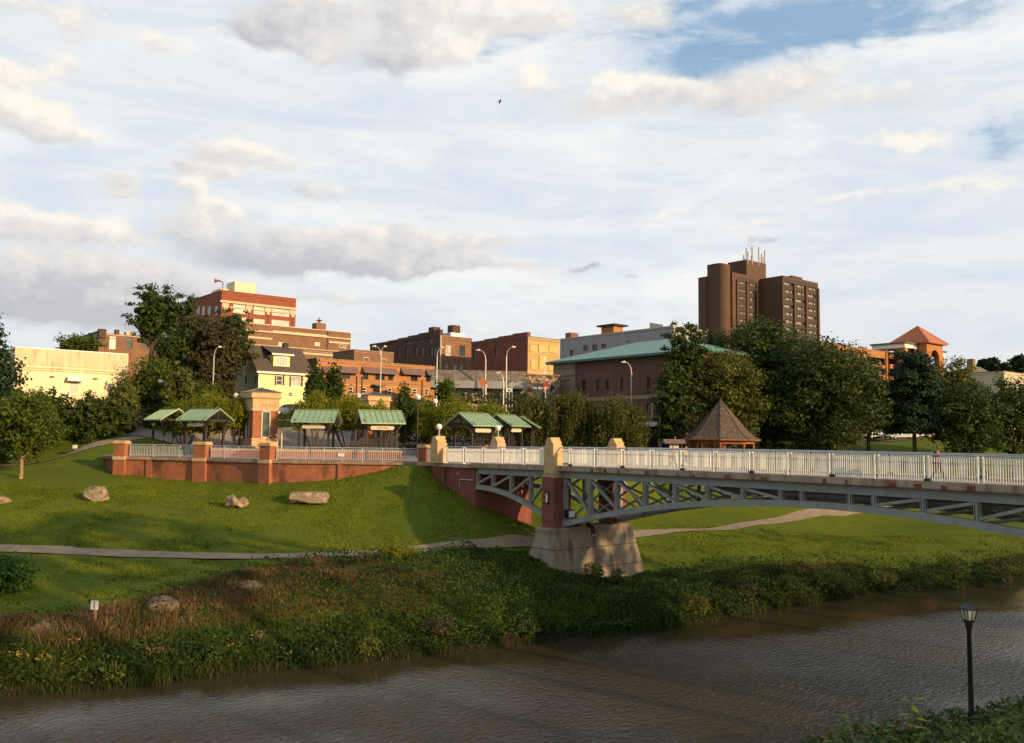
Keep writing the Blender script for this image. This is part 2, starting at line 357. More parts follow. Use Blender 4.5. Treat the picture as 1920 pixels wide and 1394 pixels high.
M['plywood_t'] = plain('tan_metal_panel', (.46, .31, .13), .7, var=.08, scale=1.3, dirt=((.36, .2, .07), 1.6, .5))
M['greywhite'] = plain('grey_white_paint', (.34, .31, .32), .8, var=.08, scale=.8, dirt=((.2, .18, .18), .8, .4))
M['tan'] = plain('tan_stucco', (.30, .225, .15), .85, var=.06)
M['awning'] = plain('brown_awning', (.17, .105, .085), .75, var=.12)
M['rubble'] = None
M['roof_orange'] = plain('terracotta_metal_roof', (.42, .13, .045), .6, var=.08, scale=.8)
M['roof_grey'] = plain('grey_shingle_roof', (.13, .12, .1), .9, var=.15, scale=2)
M['panel_dk'] = plain('dark_spandrel', (.05, .036, .032), .7, var=.1)
M['silver'] = plain('silver_roof_membrane', (.55, .54, .5), .4, .2, .5)
M['pole'] = plain('galvanised_pole', (.45, .42, .38), .45, .4, .5)
M['frame_w'] = plain('window_frame_white', (.75, .7, .62), .5, var=.04)
M['frame_d'] = plain('window_frame_dark', (.05, .04, .035), .6)
M['signwhite'] = plain('sign_white', (.75, .75, .75), .5, var=.04)
M['signred'] = plain('sign_red', (.5, .03, .03), .5, var=.04)
M['postwood'] = plain('post_wood', (.30, .13, .06), .85, var=.2)
M['rock'] = plain('limestone_boulder', (.29, .21, .135), .92, var=.4, scale=2.2, bump=1.0, dirt=((.12, .085, .06), 1.3, .6))
M['rock_d'] = plain('dark_boulder', (.12, .085, .055), .92, var=.4, scale=2.2, bump=1.0)  # darker brown stone for the boulders on the bank
def glassm(name, c, rough=.12):
    m, q, b, out = newmat(name); tcn = q.n('ShaderNodeTexCoord').outputs['Object']
    q.put(b.inputs['Base Color'], q.mix(q.ss(q.noise(tcn, .9, 2), .35, .65), tuple(v*.6 for v in c), c)); b.inputs['Roughness'].default_value = rough; b.inputs['Specular IOR Level'].default_value = .7; return m
M['glass'] = glassm('window_glass_dark', (.03, .03, .035))
M['glass_w'] = glassm('window_with_blind', (.42, .38, .32), .3)
M['glass_g'] = glassm('green_tinted_glass', (.07, .12, .09), .15)
M['glass_t'] = glassm('tower_window_glass', (.08, .07, .06), .2)
def globem():
    m, q, b, out = newmat('opal_globe'); b.inputs['Base Color'].default_value = (.85, .8, .76, 1); b.inputs['Roughness'].default_value = .2; b.inputs['Subsurface Weight'].default_value = .2; return m
M['globe'] = globem()
def rubblem():
    m, q, b, out = newmat('rubble_stone'); tcn = q.n('ShaderNodeTexCoord').outputs['Object']; v = q.n('ShaderNodeTexVoronoi'); q.put(v.inputs['Vector'], tcn); v.inputs['Scale'].default_value = 2.6
    x, y, z = q.sep(v.outputs['Color']); q.put(b.inputs['Base Color'], q.mix(q.ss(v.outputs['Distance'], .5, .75), q.mix(x, (.13, .07, .045), (.5, .36, .22)), (.05, .035, .03))); b.inputs['Roughness'].default_value = .9; return m
M['rubble'] = rubblem()
# foliage palettes
M['f_dark'] = foliage('foliage_dark_green', (.016, .034, .006), (.075, .105, .015), .24)
M['f_mid'] = foliage('foliage_mid_green', (.03, .055, .006), (.125, .16, .017), .28)
M['f_lit'] = foliage('foliage_olive_green', (.035, .055, .008), (.165, .17, .03), .28, ((.22, .2, .08), .97))
M['f_yel'] = foliage('foliage_yellow_green', (.07, .10, .006), (.29, .29, .016), .4)
M['f_conf'] = foliage('foliage_conifer', (.008, .022, .008), (.03, .06, .018), .08)
M['f_weep'] = foliage('foliage_weeping', (.026, .04, .008), (.135, .135, .026), .25)
M['f_bush'] = foliage('foliage_bright_bush', (.022, .07, .008), (.06, .14, .018), .25)
M['f_far'] = foliage('foliage_distant', (.02, .035, .02), (.035, .055, .03), .1)
M['f_brown'] = foliage('foliage_brownish', (.03, .032, .012), (.09, .075, .025), .15)
# ---------------------------------------------------------------- terrain
rv = np.array([.884, .467]); mv = np.array([-.467, .884]); W0 = np.array([1.2, 48.5])
def uv_(x, y): return (x-W0[0])*rv[0]+(y-W0[1])*rv[1], (x-W0[0])*mv[0]+(y-W0[1])*mv[1]
def xy_(u, v): return W0[0]+u*rv[0]+v*mv[0], W0[1]+u*rv[1]+v*mv[1]
wl = []
for px, py in [(0, 1303), (130, 1297), (250, 1287), (380, 1270), (500, 1257), (640, 1246), (760, 1232), (900, 1218), (1000, 1205), (1120, 1196), (1230, 1183), (1340, 1163), (1450, 1141), (1560, 1124), (1640, 1112), (1750, 1108), (1830, 1101), (1920, 1086)]:
    d = ray(px, py); t = -EYE/d.z; wl.append(uv_(d.x*t, d.y*t))
wl.sort(); WU = np.array([a for a, b in wl]); WV = np.array([b for a, b in wl])
def vwl(u): return np.interp(u, WU, WV)
CP = [(250, 893, 80), (320, 899, 79.5), (388, 902, 78.2), (450, 904, 76.5), (510, 904, 75), (600, 900, 74.5), (645, 895, 74), (720, 885, 73), (780, 874, 72.3),
      (228, 884, 82), (140, 852, 92), (40, 898, 76), (0, 868, 88), (0, 935, 70), (180, 940, 71), (445, 952, 69), (580, 940, 70), (700, 960, 68),
      (0, 1030, 58.6), (150, 1036, 57.6), (300, 1042, 57), (500, 1045, 57), (660, 1040, 58.5), (800, 1031, 61), (930, 1022, 64), (1010, 1016, 66.5), (1100, 1010, 69), (1190, 1003, 72.5), (1300, 994, 78.3), (1400, 984, 84.8), (1480, 974, 90.5), (1570, 962, 97), (1640, 951, 103),
      (820, 905, 71.5), (860, 925, 70), (897, 948, 69), (940, 985, 66.8), (960, 965, 75), (1100, 950, 85), (1250, 935, 92), (1000, 1045, 60), (1205, 1091, 62.5), (1110, 1100, 58.5), (1150, 1096, 60.5),
      (300, 1130, 46.5), (100, 1120, 47), (560, 1110, 48.5), (760, 1095, 51.5), (930, 1085, 55),
      (1300, 1060, 66), (1500, 1020, 78), (1700, 1000, 86), (1900, 985, 92), (1900, 1050, 76), (1700, 1050, 73), (1500, 1070, 66), (1400, 1085, 62.5),
      (1700, 930, 108), (1900, 935, 112), (1500, 905, 100), (1350, 888, 99), (1650, 850, 120), (1600, 862, 112), (1850, 870, 120), (1690, 823, 150), (1500, 830, 150), (1900, 830, 150)]
CP = [tuple(at(*c)) for c in CP]
# plateau under the plaza, then the bank up to the town streets
CP += [(x, y, 8.55) for x, y in [(-34, 86), (-27, 83), (-20, 80), (-12, 78), (-7, 77.5), (-30, 93), (-20, 90), (-10, 88), (0, 88), (0, 80), (5, 84), (9, 92), (-5, 96), (-18, 97), (-30, 99)]]
CP += [(-26, 106, 11.6), (-14, 106, 11.6), (-2, 106, 11.4), (8, 104, 9.6), (-32, 118, 14.6), (-12, 120, 14.6), (0, 120, 14.0), (12, 118, 13), (-45, 104, 12.5), (-62, 100, 13), (-45, 92, 9.6), (-60, 84, 9.2), (-80, 75, 8.5), (-56, 66, 6.4), (-70, 50, 3.0), (-52, 44, 2.4), (-45, 52, 3.0),
       (-90, 130, 14), (-50, 140, 14.5), (0, 150, 14), (40, 150, 12.5), (80, 150, 12.6), (130, 160, 13), (130, 120, 8), (95, 110, 5), (70, 95, 2.8), (100, 130, 9.5), (25, 115, 9.8), (25, 130, 11.5), (-110, 90, 9)]
CPn = np.array(CP)
def _tps(r2): return np.where(r2 > 0, r2*np.log(r2+1e-12), 0)
def tps_fit(P, lam=.4):
    n = len(P); xy = P[:, :2]/50; z = P[:, 2]
    K_ = _tps(((xy[:, None]-xy[None])**2).sum(-1))+np.eye(n)*lam*1e-3
    A = np.zeros((n+3, n+3)); A[:n, :n] = K_; A[:n, n] = 1; A[:n, n+1:] = xy; A[n, :n] = 1; A[n+1:, :n] = xy.T
    return np.linalg.solve(A, np.concatenate([z, [0, 0, 0]]))
for px in range(0, 1921, 160):
    d = ray(px, 1); 
ext = []
for u in np.arange(-60, 75, 9.):
    v = vwl(u); ext.append((*xy_(u, v), 0.0)); ext.append((*xy_(u, v+1.6), .95))
CPn = np.concatenate([CPn, np.array(ext)]); TW = tps_fit(CPn)
def sstep(x, a, b): t = np.clip((x-a)/(b-a), 0, 1); return t*t*(3-2*t)
def vnoise(x, y, s, seed=0):
    x = np.asarray(x, float)/s; y = np.asarray(y, float)/s; xi = np.floor(x).astype(np.int64); yi = np.floor(y).astype(np.int64); fx = x-xi; fy = y-yi
    fx = fx*fx*(3-2*fx); fy = fy*fy*(3-2*fy)
    def h(a, b):
        n = (a*374761393+b*668265263+seed*1442695041) & 0x7fffffff; n = ((n ^ (n >> 13))*1274126177) & 0x7fffffff; return ((n ^ (n >> 16)) & 0xffff)/65535.
    return (h(xi, yi)*(1-fx)+h(xi+1, yi)*fx)*(1-fy)+(h(xi, yi+1)*(1-fx)+h(xi+1, yi+1)*fx)*fy
RW = 19.0
def hz(x, y):
    x = np.atleast_1d(np.asarray(x, float)); y = np.atleast_1d(np.asarray(y, float)); shp = x.shape; x = x.ravel(); y = y.ravel()
    u, v = uv_(x, y); vv = v-vwl(u)
    xs = np.clip(x, -150, 170); ys = np.clip(y, -60, 190)
    out = np.empty_like(x)
    for i in range(0, len(x), 20000):
        a = np.stack([xs[i:i+20000], ys[i:i+20000]], 1)/50; k = _tps(((a[:, None]-CPn[None, :, :2]/50)**2).sum(-1))
        out[i:i+20000] = k@TW[:-3]+TW[-3]+a@TW[-2:]
    far = sstep(np.hypot(x, y-80), 95, 170); out = out*(1-far)+13.5*far
    out = np.clip(out, .25, 17)
    land = np.minimum(out, np.maximum(vv, 0)*1.1)
    bed = np.maximum(-1.6, vv*.7)
    nb = -(vv+RW); near = np.interp(nb, [0, 1.5, 4.5, 7, 14, 40, 400], [0, .9, 2.2, 2.8, 4.2, 5.5, 8])
    bed = np.maximum(bed, np.maximum(-1.6, -(RW+vv)*-1*0-1.6)); bed2 = np.where(vv < -RW+2.2, np.maximum(-1.6, -(vv+RW)*.7), bed)
    z = np.where(vv > 0, land, np.where(vv < -RW, near, np.maximum(bed2, -1.6)))
    z = np.where((vv <= 0) & (vv >= -RW), np.minimum(z, -.02), z)
    return z.reshape(shp)
def H1(x, y): return float(hz(x, y)[0])
def gpt(px, py, y0=30, y1=160):            # where the view ray meets the ground
    d = ray(px, py); ys = np.arange(y0, y1, .1); h = hz(d.x*ys, ys); zz = EYE+d.z*ys; i = np.argmax(zz < h)
    return Vector((d.x*ys[i], ys[i], h[i]))
def grassmat():
    m, q, b, out = newmat('lawn'); geo = q.n('ShaderNodeNewGeometry').outputs['Position']
    n1 = q.noise(geo, .12, 5, .6); n2 = q.noise(geo, .9, 6, .65); n3 = q.noise(geo, 7, 5, .7)
    cc = q.mix(q.ss(n1, .35, .65), (.078, .118, .006), (.115, .153, .008))
    cc = q.mix(q.ss(n2, .45, .72, 0, .55), cc, (.045, .066, .004))
    cc = q.mix(q.ss(n3, .35, .7, 0, .55), cc, (.165, .18, .018))
    cc = q.mix(q.ss(q.noise(geo, .33, 6, .7, .5), .63, .7, 0, .7), cc, (.21, .13, .065))
    gz_ = q.sep(geo)[2]; cc = q.mix(q.ss(gz_, .35, .8), (.035, .026, .014), cc)
    q.put(b.inputs['Base Color'], cc); b.inputs['Roughness'].default_value = .85; b.inputs['Specular IOR Level'].default_value = .12
    bn = q.n('ShaderNodeBump'); bn.inputs['Strength'].default_value = .9; bn.inputs['Distance'].default_value = .09
    q.put(bn.inputs['Height'], q.m('ADD', n3, q.m('MULTIPLY', q.noise(geo, 28, 3, .6), .5))); m.node_tree.links.new(bn.outputs[0], b.inputs['Normal']); return m
M['lawn'] = grassmat()
def axis(lo, hi, st, far):
    c = list(np.arange(lo, hi+.01, st)); s = st; a = hi
    while a < far: s *= 1.35; a += s; c.append(a)
    s = st; a = lo; l = []
    while a > -far: s *= 1.35; a -= s; l.append(a)
    return np.array(l[::-1]+c)
gx = axis(-48, 58, .8, 2500); gy = axis(24, 112, .8, 2500)
GX, GY = np.meshgrid(gx, gy); GZ = hz(GX, GY)
mask = (GZ > .4) & (GZ < 8.2); GZ = GZ+np.where(mask, (vnoise(GX, GY, 1.7, 3)-.5)*.10, 0)
nx, ny = len(gx), len(gy)
gb = MB(); gb.v = [tuple(p) for p in np.stack([GX.ravel(), GY.ravel(), GZ.ravel()], 1)]
gb.f = [(j*nx+i, j*nx+i+1, (j+1)*nx+i+1, (j+1)*nx+i) for j in range(ny-1) for i in range(nx-1)]; gb.m = [0]*len(gb.f)
ground = struct(gb.build('ground', M['lawn'], smooth=True))
# water
def watermat():
    m, q, b, out = newmat('river_water'); geo = q.n('ShaderNodeNewGeometry').outputs['Position']; x, y, z = q.sep(geo)
    uu = q.m('ADD', q.m('MULTIPLY', x, .884), q.m('MULTIPLY', y, .467)); vv = q.m('ADD', q.m('MULTIPLY', x, -.467), q.m('MULTIPLY', y, .884))
    b.inputs['Base Color'].default_value = (.044, .033, .017, 1); b.inputs['Roughness'].default_value = .05; b.inputs['IOR'].default_value = 1.5; b.inputs['Specular IOR Level'].default_value = .5
    v1 = q.xyz(q.m('ADD', uu, q.m('MULTIPLY', vv, .5)), q.m('MULTIPLY', q.m('SUBTRACT', vv, q.m('MULTIPLY', uu, .35)), 2.1), 0.)
    h = q.m('ADD', q.noise(v1, 2.3, 4, .5, .5), q.m('MULTIPLY', q.noise(v1, 6.5, 3, .5, .4), .32))
    calm = q.ss(vv, 33.0, 40, 1.0, .14)             # sheltered, smoother water beside the far bank
    patch = q.ss(q.noise(geo, .11, 3, .5), .36, .6, .3, 1.0)
    bn = q.n('ShaderNodeBump'); q.put(bn.inputs['Strength'], q.m('MULTIPLY', calm, patch)); bn.inputs['Distance'].default_value = .17
    q.put(bn.inputs['Height'], h); m.node_tree.links.new(bn.outputs[0], b.inputs['Normal']); return m
M['water'] = watermat()
wb = MB()
c = [xy_(u, v) for u, v in [(-400, -45), (400, -45), (400, 45), (-400, 45)]]
U = np.concatenate([[-300, -160], np.arange(-70, 76, 4.), [160, 300]]); V = np.array([-24., -14, -6, 1.2])
for u in U:
    for v in V:
        x, y = xy_(u, v+float(vwl(u))); wb.v.append((x, y, 0.0))
nV = len(V)
for i in range(len(U)-1):
    for j in range(nV-1): wb.f.append((i*nV+j, (i+1)*nV+j, (i+1)*nV+j+1, i*nV+j+1)); wb.m.append(0)
struct(wb.build('water', M['water']))
# paths
def drape(name, pts, w, mat, lift=.05, step=.7, nc=4):
    pts = [Vector((p[0], p[1])) for p in pts]; dense = []
    n = len(pts)
    for i in range(n-1):
        p0 = pts[max(i-1, 0)]; p1 = pts[i]; p2 = pts[i+1]; p3 = pts[min(i+2, n-1)]; k = max(1, int((p2-p1).length/step))
        for j in range(k):
            t = j/k; dense.append(.5*((2*p1)+(p2-p0)*t+(2*p0-5*p1+4*p2-p3)*t*t+(3*p1-3*p2+p3-p0)*t**3))
    dense.append(pts[-1]); rows = []
    for i, p in enumerate(dense):
        d = (dense[min(i+1, len(dense)-1)]-dense[max(i-1, 0)]).normalized(); nrm = Vector((-d.y, d.x)); ww = w if not isinstance(w, tuple) else w[0]+(w[1]-w[0])*i/len(dense)
        ww *= 1+.06*math.sin(i*.7)+.04*math.sin(i*.23)
        rows.append([p+nrm*ww*(j/nc-.5) for j in range(nc+1)])
    A = np.array([[tuple(q) for q in r] for r in rows]); Zs = hz(A[..., 0], A[..., 1])+lift; b = MB()
    for r, zr in zip(A, Zs):
        for (x, y), z in zip(r, zr): b.v.append((x, y, z))
    for i in range(len(A)-1):
        for j in range(nc): b.f.append((i*(nc+1)+j, (i+1)*(nc+1)+j, (i+1)*(nc+1)+j+1, i*(nc+1)+j+1)[::-1]); b.m.append(0)
    return b.build(name, mat, smooth=True)
PT = [Vector(tuple(at(*q))) for q in [(0, 1030, 58.6), (150, 1036, 57.6), (300, 1042, 57), (500, 1045, 57), (660, 1040, 58.5), (800, 1031, 61), (930, 1022, 64), (1060, 1012, 67.8), (1190, 1003, 72.5), (1300, 994, 78.3), (1400, 984, 84.8), (1480, 974, 90.5), (1570, 962, 97), (1640, 949, 102.5), (1700, 930, 108), (1760, 908, 114)]]
PT = [PT[0]-Vector((25, -1, 0))]+PT
struct(drape('riverside_path', PT, (1.9, 1.35), M['pathm'], .07))
P2 = [at(-120, 880, 80), at(0, 864, 84), at(90, 852, 88), at(200, 846, 92), at(262, 842, 97)]
struct(drape('footpath', P2, (3.4, 2.0), M['pathm'], .07))
struct(drape('upper_road', [(-46, 103), (-36, 101.5), (-26, 102.2), (-14, 102.3), (-4, 102), (8, 100)], 9.5, M['asphalt'], .09, 1.0, 12))
struct(drape('street', [(-120, 112), (-60, 116), (-34, 113.5), (-10, 115), (10, 118), (40, 128), (70, 150), (150, 165)], 8, M['asphalt'], .09, 1.2, 10))
struct(drape('parking_lot', [(40, 151), (60, 153), (100, 157)], 16, M['asphalt'], .09, 1.5, 12))
# ---------------------------------------------------------------- plaza and retaining wall
ZP = 8.97
WP = [(228, 856, 81), (291, 857.3, 80.5), (340, 858.5, 79.6), (388, 860, 78.7), (450, 861.3, 77), (511, 863, 75.2), (575, 864.3, 74.7), (645, 865, 74.2), (720, 866, 73), (790, 867, 72.1)]
WL = [Vector((at(a, b, c).x, c)) for a, b, c in WP]; WL[-1] = Vector((-7.45, 74.1)); WL[-2] = Vector((-10.7, 73.9)); WL[-3] = Vector((-14.1, 74.3))
WL = [WL[0]+Vector((-3.4, 5.2)), WL[0]+Vector((-1.9, 2.1))]+WL
pl = MB(); back = [Vector((4.5, 84)), Vector((3, 97)), Vector((-12, 97.6)), Vector((-30, 98)), Vector((-41, 94))]
pb = [(p.x, p.y) for p in WL]; poly = pb+[(p.x, p.y) for p in back]
pl.prism(poly, 8.3, ZP); struct(pl.build('plaza', M['paving']))
def offs(P, d):
    r = []
    for i, p in enumerate(P):
        t = (P[min(i+1, len(P)-1)]-P[max(i-1, 0)]).normalized(); r.append(p+Vector((t.y, -t.x))*d)
    return r
def strip(P, d0, d1, z0, z1, mb):
    a = offs(P, d0); b = offs(P, d1); n = len(P); o = len(mb.v)
    for i in range(n): mb.v += [(a[i].x, a[i].y, z0), (b[i].x, b[i].y, z0), (b[i].x, b[i].y, z1), (a[i].x, a[i].y, z1)]
    for i in range(n-1):
        for k in range(4): mb.f.append((o+i*4+k, o+i*4+(k+1) % 4, o+i*4+4+(k+1) % 4, o+i*4+4+k)); mb.m.append(0)
    mb.f += [(o, o+1, o+2, o+3), (o+n*4-1, o+n*4-2, o+n*4-3, o+n*4-4)]; mb.m += [0, 0]
rw = thing('retaining_wall', 'long curved red brick retaining wall below the plaza railing', 'wall', (WL[5].x, WL[5].y, 0))
def loc_(P, o): return [p-Vector((o.location.x, o.location.y)) for p in P]
WLL = loc_(WL, rw)
b = MB(); strip(WLL, .02, .42, 4.2, 8.68, b); b.build('brick_face', M['brick_red'], rw)
b = MB(); strip(WLL, .06, .62, 8.68, 8.93, b); b.build('coping', M['coping'], rw)
def wpt(px):                                # point on the wall line seen at photo column px
    t = (px-960)/F
    for i in range(len(WL)-1):
        a, b_ = WL[i], WL[i+1]; fa = a.x-t*a.y; fb = b_.x-t*b_.y
        if fa <= 0 <= fb or fb <= 0 <= fa: k = fa/(fa-fb); return a+(b_-a)*k, (b_-a).normalized()
    a, b_ = WL[-2], WL[-1]; return (b_+(b_-a).normalized()*.15, (b_-a).normalized()) if t > a.x/a.y else (WL[2], (WL[3]-WL[2]).normalized())
for px, w, top, kind in [(291, .55, 8.68, 'pilaster'), (645, .35, 8.68, 'pilaster'), (388, 1.25, 10.3, 'brick_pillar'), (511, 1.15, 10.3, 'brick_pillar'), (237, 1.0, 10.35, 'brick_pillar'), (797, .95, 10.2, 'brick_pillar')]:
    p, t = wpt(px); n_ = Vector((t.y, -t.x)); b = MB(); lp = p-Vector((rw.location.x, rw.location.y)); c_ = Vector((*(lp+n_*.32), 0)); T = Vector((*t, 0)); N_ = Vector((*n_, 0))
    Z_ = Vector((0, 0, 1))
    if kind == 'pilaster': b.obox(c_+Z_*6.42, T*w/2, N_*.24, Z_*2.25); b.build(kind, M['brick_red'], rw); continue
    b.obox(c_+Z_*6.42, T*(w/2+.04), N_*.42, Z_*2.25); b.obox(c_+Z_*9.5, T*w/2, N_*.4, Z_*.62)
    pil = b.build(kind, M['brick_red'], rw)
    b = MB(); b.obox(c_+Z_*8.8, T*(w/2+.09), N_*.5, Z_*.15); b.obox(c_+Z_*10.2, T*(w/2+.1), N_*.5, Z_*.09); b.obox(c_+Z_*10.33, T*(w/2+.02), N_*.42, Z_*.05); b.build('stone_cap', M['stone'], pil)
def rail_run(name, label, P, group=None, ht=1.07):
    o = thing(name, label, 'railing', (P[0].x, P[0].y, ZP), 0, group); q = [p-P[0] for p in P]; segs = []
    for i in range(len(q)-1):
        L = (q[i+1]-q[i]).length; n = max(1, round(L/1.9))
        for k in range(n): segs.append((q[i]+(q[i+1]-q[i])*k/n, q[i]+(q[i+1]-q[i])*(k+1)/n))
    pts = [a for a, b_ in segs]+[segs[-1][1]]
    b = MB(); b.tube([(p.x, p.y, ht) for p in pts], .032, 6); b.build('handrail', M['rail_pl'], o, True)
    for p in pts: b = MB(); b.box(p.x-.03, p.x+.03, p.y-.03, p.y+.03, -.04, ht-.02); b.build('post', M['rail_pl'], o)
    for a, c_ in segs:
        b = MB(); A = Vector((*a, 0)); C = Vector((*c_, 0)); Z_ = Vector((0, 0, 1)); b.beam(A+Z_*.93, C+Z_*.93, .03, .03); b.beam(A+Z_*.12, C+Z_*.12, .03, .03)
        n = int((C-A).length/.15)
        for k in range(1, n): p = A+(C-A)*k/n; b.box(p.x-.019, p.x+.019, p.y-.019, p.y+.019, .12, .93)
        b.build('railing_panel', M['rail_pl'], o)
RL = offs(WL, .2)
def cut(p0, p1):
    a, _ = wpt(p0); b_, _ = wpt(p1); t = [a]+[w for w in WL if a.x+.6 < w.x < b_.x-.6]+[b_]; return offs(t, .22)
gR = 'pale railings along the plaza edge'
rail_run('metal_railing', 'short pale railing bay at the left end of the plaza wall', cut(252, 374), gR)
rail_run('metal_railing', 'pale railing bay between the two middle brick pillars of the plaza wall', cut(404, 497), gR)
rail_run('metal_railing', 'longest pale railing bay, from the middle brick pillar to the bridge abutment', cut(525, 786), gR)
# ---------------------------------------------------------------- footbridge
BR = math.atan2(-.7728, .6347); NB = Vector((3.05, 61.4, 0))
dS = Vector((.6347, -.7728, 0)); dN = Vector((.7728, .6347, 0))
def bw(s, n, z): return NB+dS*s+dN*n+Vector((0, 0, z))
def zd(s): return EYE-1.84-.0002*(s-20.5)**2
S0, S1 = -13.1, 54.0; NF = 5.53
br = thing('footbridge', 'long pedestrian bridge with grey steel arched truss and cream picket railings over the river', 'bridge', NB, BR)
def srange(a, b_, st): n = max(1, round((b_-a)/st)); return [a+(b_-a)*i/n for i in range(n+1)]
def sweep(mb, ss_, n0, n1, z0f, z1f, mi=0):
    o = len(mb.v); n = len(ss_)
    for s in ss_: mb.v += [(s, n0, z0f(s)), (s, n1, z0f(s)), (s, n1, z1f(s)), (s, n0, z1f(s))]
    for i in range(n-1):
        for k in range(4): mb.f.append((o+i*4+k, o+i*4+4+k, o+i*4+4+(k+1) % 4, o+i*4+(k+1) % 4)); mb.m.append(mi)
    mb.f += [(o+3, o+2, o+1, o), (o+n*4-4, o+n*4-3, o+n*4-2, o+n*4-1)]; mb.m += [mi, mi]; return mb
ssx = srange(-9.2, S1, 1.0)
b = MB(); sweep(b, ssx, -.32, NF+.32, lambda s: zd(s)-.3, lambda s: zd(s)-.002); deck = b.build('deck', M['slab'], br)
for n0, n1 in ((-.36, -.06), (NF+.06, NF+.36)):
    b = MB(); sweep(b, ssx, n0, n1, lambda s: zd(s)-.26, lambda s: zd(s)+.07); b.build('kerb', M['slab'], br)
rng = random.Random(5)
for s in srange(-8, 40, 1.21)[1:-1]:
    if rng.random() < .55: b = MB(); w = rng.uniform(.06, .2); b.box(s-w, s+w, -.375, -.33, zd(s)-.28, zd(s)-.02-rng.random()*.1); b.build('rusty_bracket', M['rust'], deck)
def arch_main(s): return EYE-3.45-.0066*(s-20.6)**2
def arch_l(s): return EYE-3.95-.0265*(s+8.9)**2
def arch_r(s): return EYE-3.95-.0265*(50.1-s)**2
def truss(n, s_a, s_b, posts, archf, diag, parent):
    t0 = lambda s: zd(s)-.74; t1 = lambda s: zd(s)-.34
    b = MB(); sweep(b, srange(s_a, s_b, 1.), n-.06, n+.06, t0, t1)
    for zf in (t0, t1): sweep(b, srange(s_a, s_b, 1.), n-.17, n+.17, (lambda s, z=zf: z(s)-.02), (lambda s, z=zf: z(s)+.02))
    b.build('top_chord', M['steel'], parent)
    b = MB(); sweep(b, srange(s_a, s_b, .6), n-.16, n+.16, lambda s: archf(s)-.0, lambda s: archf(s)+.36); b.build('arch_chord', M['steel'], parent)
    for s in posts:
        b = MB(); b.box(s-.05, s+.05, n-.14, n+.14, archf(s)+.34, t0(s)); b.box(s-.13, s-.1+.0, n-.14, n+.14, archf(s)+.34, t0(s)); b.box(s+.1, s+.13, n-.14, n+.14, archf(s)+.34, t0(s)); b.box(s-.1, s+.1, n-.02, n+.02, archf(s)+.34, t0(s)); b.build('truss_post', M['steel'], parent)
    for sa, sb in diag:                  # from the top at sa to the bottom at sb
        b = MB(); b.beam((sa, n, t0(sa)-.05), (sb, n, archf(sb)+.42), .2, .15, 0, (0, 1, 0)); b.build('truss_diagonal', M['steel'], parent)
pm = [1.03+2.42*k for k in range(8)]+[19.25]; pm = pm+[41.2-s for s in pm[::-1]]
dl = [(pm[i], pm[i+1]) for i in range(7)]; dm = dl+[(41.2-a, 41.2-c_) for a, c_ in dl]
pl_ = [-8.9, -6.97, -4.8, -2.6]; dL = [(pl_[i+1], pl_[i]) for i in range(3)]+[(-.75, -2.6)]
for n in (.1, NF-.1):
    truss(n, .82, 40.4, pm, arch_main, dm, br)
    truss(n, -9.0, -.5, pl_, arch_l, dL, br)
    truss(n, 41.6, 50.2, [41.2-s for s in pl_], arch_r, [(41.2-a, 41.2-c_) for a, c_ in dL], br)
for s in pm[1:-1:1]:                    # lateral bracing between the two trusses
    b = MB(); b.beam((s, .2, arch_main(s)+.2), (s, NF-.2, arch_main(s)+.2), .14, .14); b.beam((s, .2, zd(s)-.6), (s, NF-.2, zd(s)-.6), .16, .3); b.build('cross_beam', M['steel'], br)
for i in range(0, 6):
    for k in (0, 1):
        sa, sb = pm[i], pm[i+1]; sa, sb = (sa, sb) if k == 0 else (41.2-sa, 41.2-sb)
        b = MB(); b.beam((sa, .25, zd(sa)-.9), (sa, NF-.25, arch_main(sa)+.35), .12, .12, 0, (1, 0, 0)); b.beam((sa, NF-.25, zd(sa)-.9), (sa, .25, arch_main(sa)+.35), .12, .12, 0, (1, 0, 0)); b.build('sway_brace', M['steel'], br)
b = MB(); b.tube([(s, 1.4, zd(s)-1.0) for s in srange(12, 40, 2)], .2, 10); b.build('service_pipe', M['steel'], br, True)
# railings of the bridge
RPs = [-12.9+2.42*k for k in range(28)]
HT = 1.3
for n in (-.2, NF+.2):
    b = MB(); b.tube([(s, n, zd(s)+HT) for s in srange(RPs[0], S1, 1.21)], .038, 8); b.tube([(s, n+(.12 if n < 0 else -.12), zd(s)+HT-.28) for s in srange(RPs[0], S1, 1.21)], .022, 6); b.build('handrail', M['rail_top'], br, True)
    for i, s in enumerate(RPs):
        if -.6 < s < 1.0: continue
        b = MB(); b.box(s-.02, s+.02, n-.045, n+.045, zd(s)-.1, zd(s)+HT-.02); b.box(s+.2, s+.24, n-.045, n+.045, zd(s)-.1, zd(s)+HT-.02); b.build('post', M['railp'], br)
        if i == len(RPs)-1: continue
        e = RPs[i+1]; b = MB(); a_ = s+.25
        if -1.6 < s < 1.0: a_ = 1.0
        if e > -.6 and s < -.6: e = -.55
        for zz in (.1, HT-.14): sweep(b, srange(a_, e-.03, .6), n-.025, n+.025, lambda q, z=zz: zd(q)+z, lambda q, z=zz: zd(q)+z+.035)
        k = int((e-a_)/.112)
        for j in range(k+1):
            q = a_+.03+(e-a_-.06)*j/max(k, 1); b.box(q-.009, q+.009, n-.03, n+.03, zd(q)+.1, zd(q)+HT-.12)
        b.build('railing_panel', M['railp'], br)
        if i % 2 == 0 and 1 < s < 52: b = MB(); b.box(s+.05, s+.3, n-.1, n+.1, zd(s)+.07, zd(s)+.2); b.build('deck_light', M['black'], br)
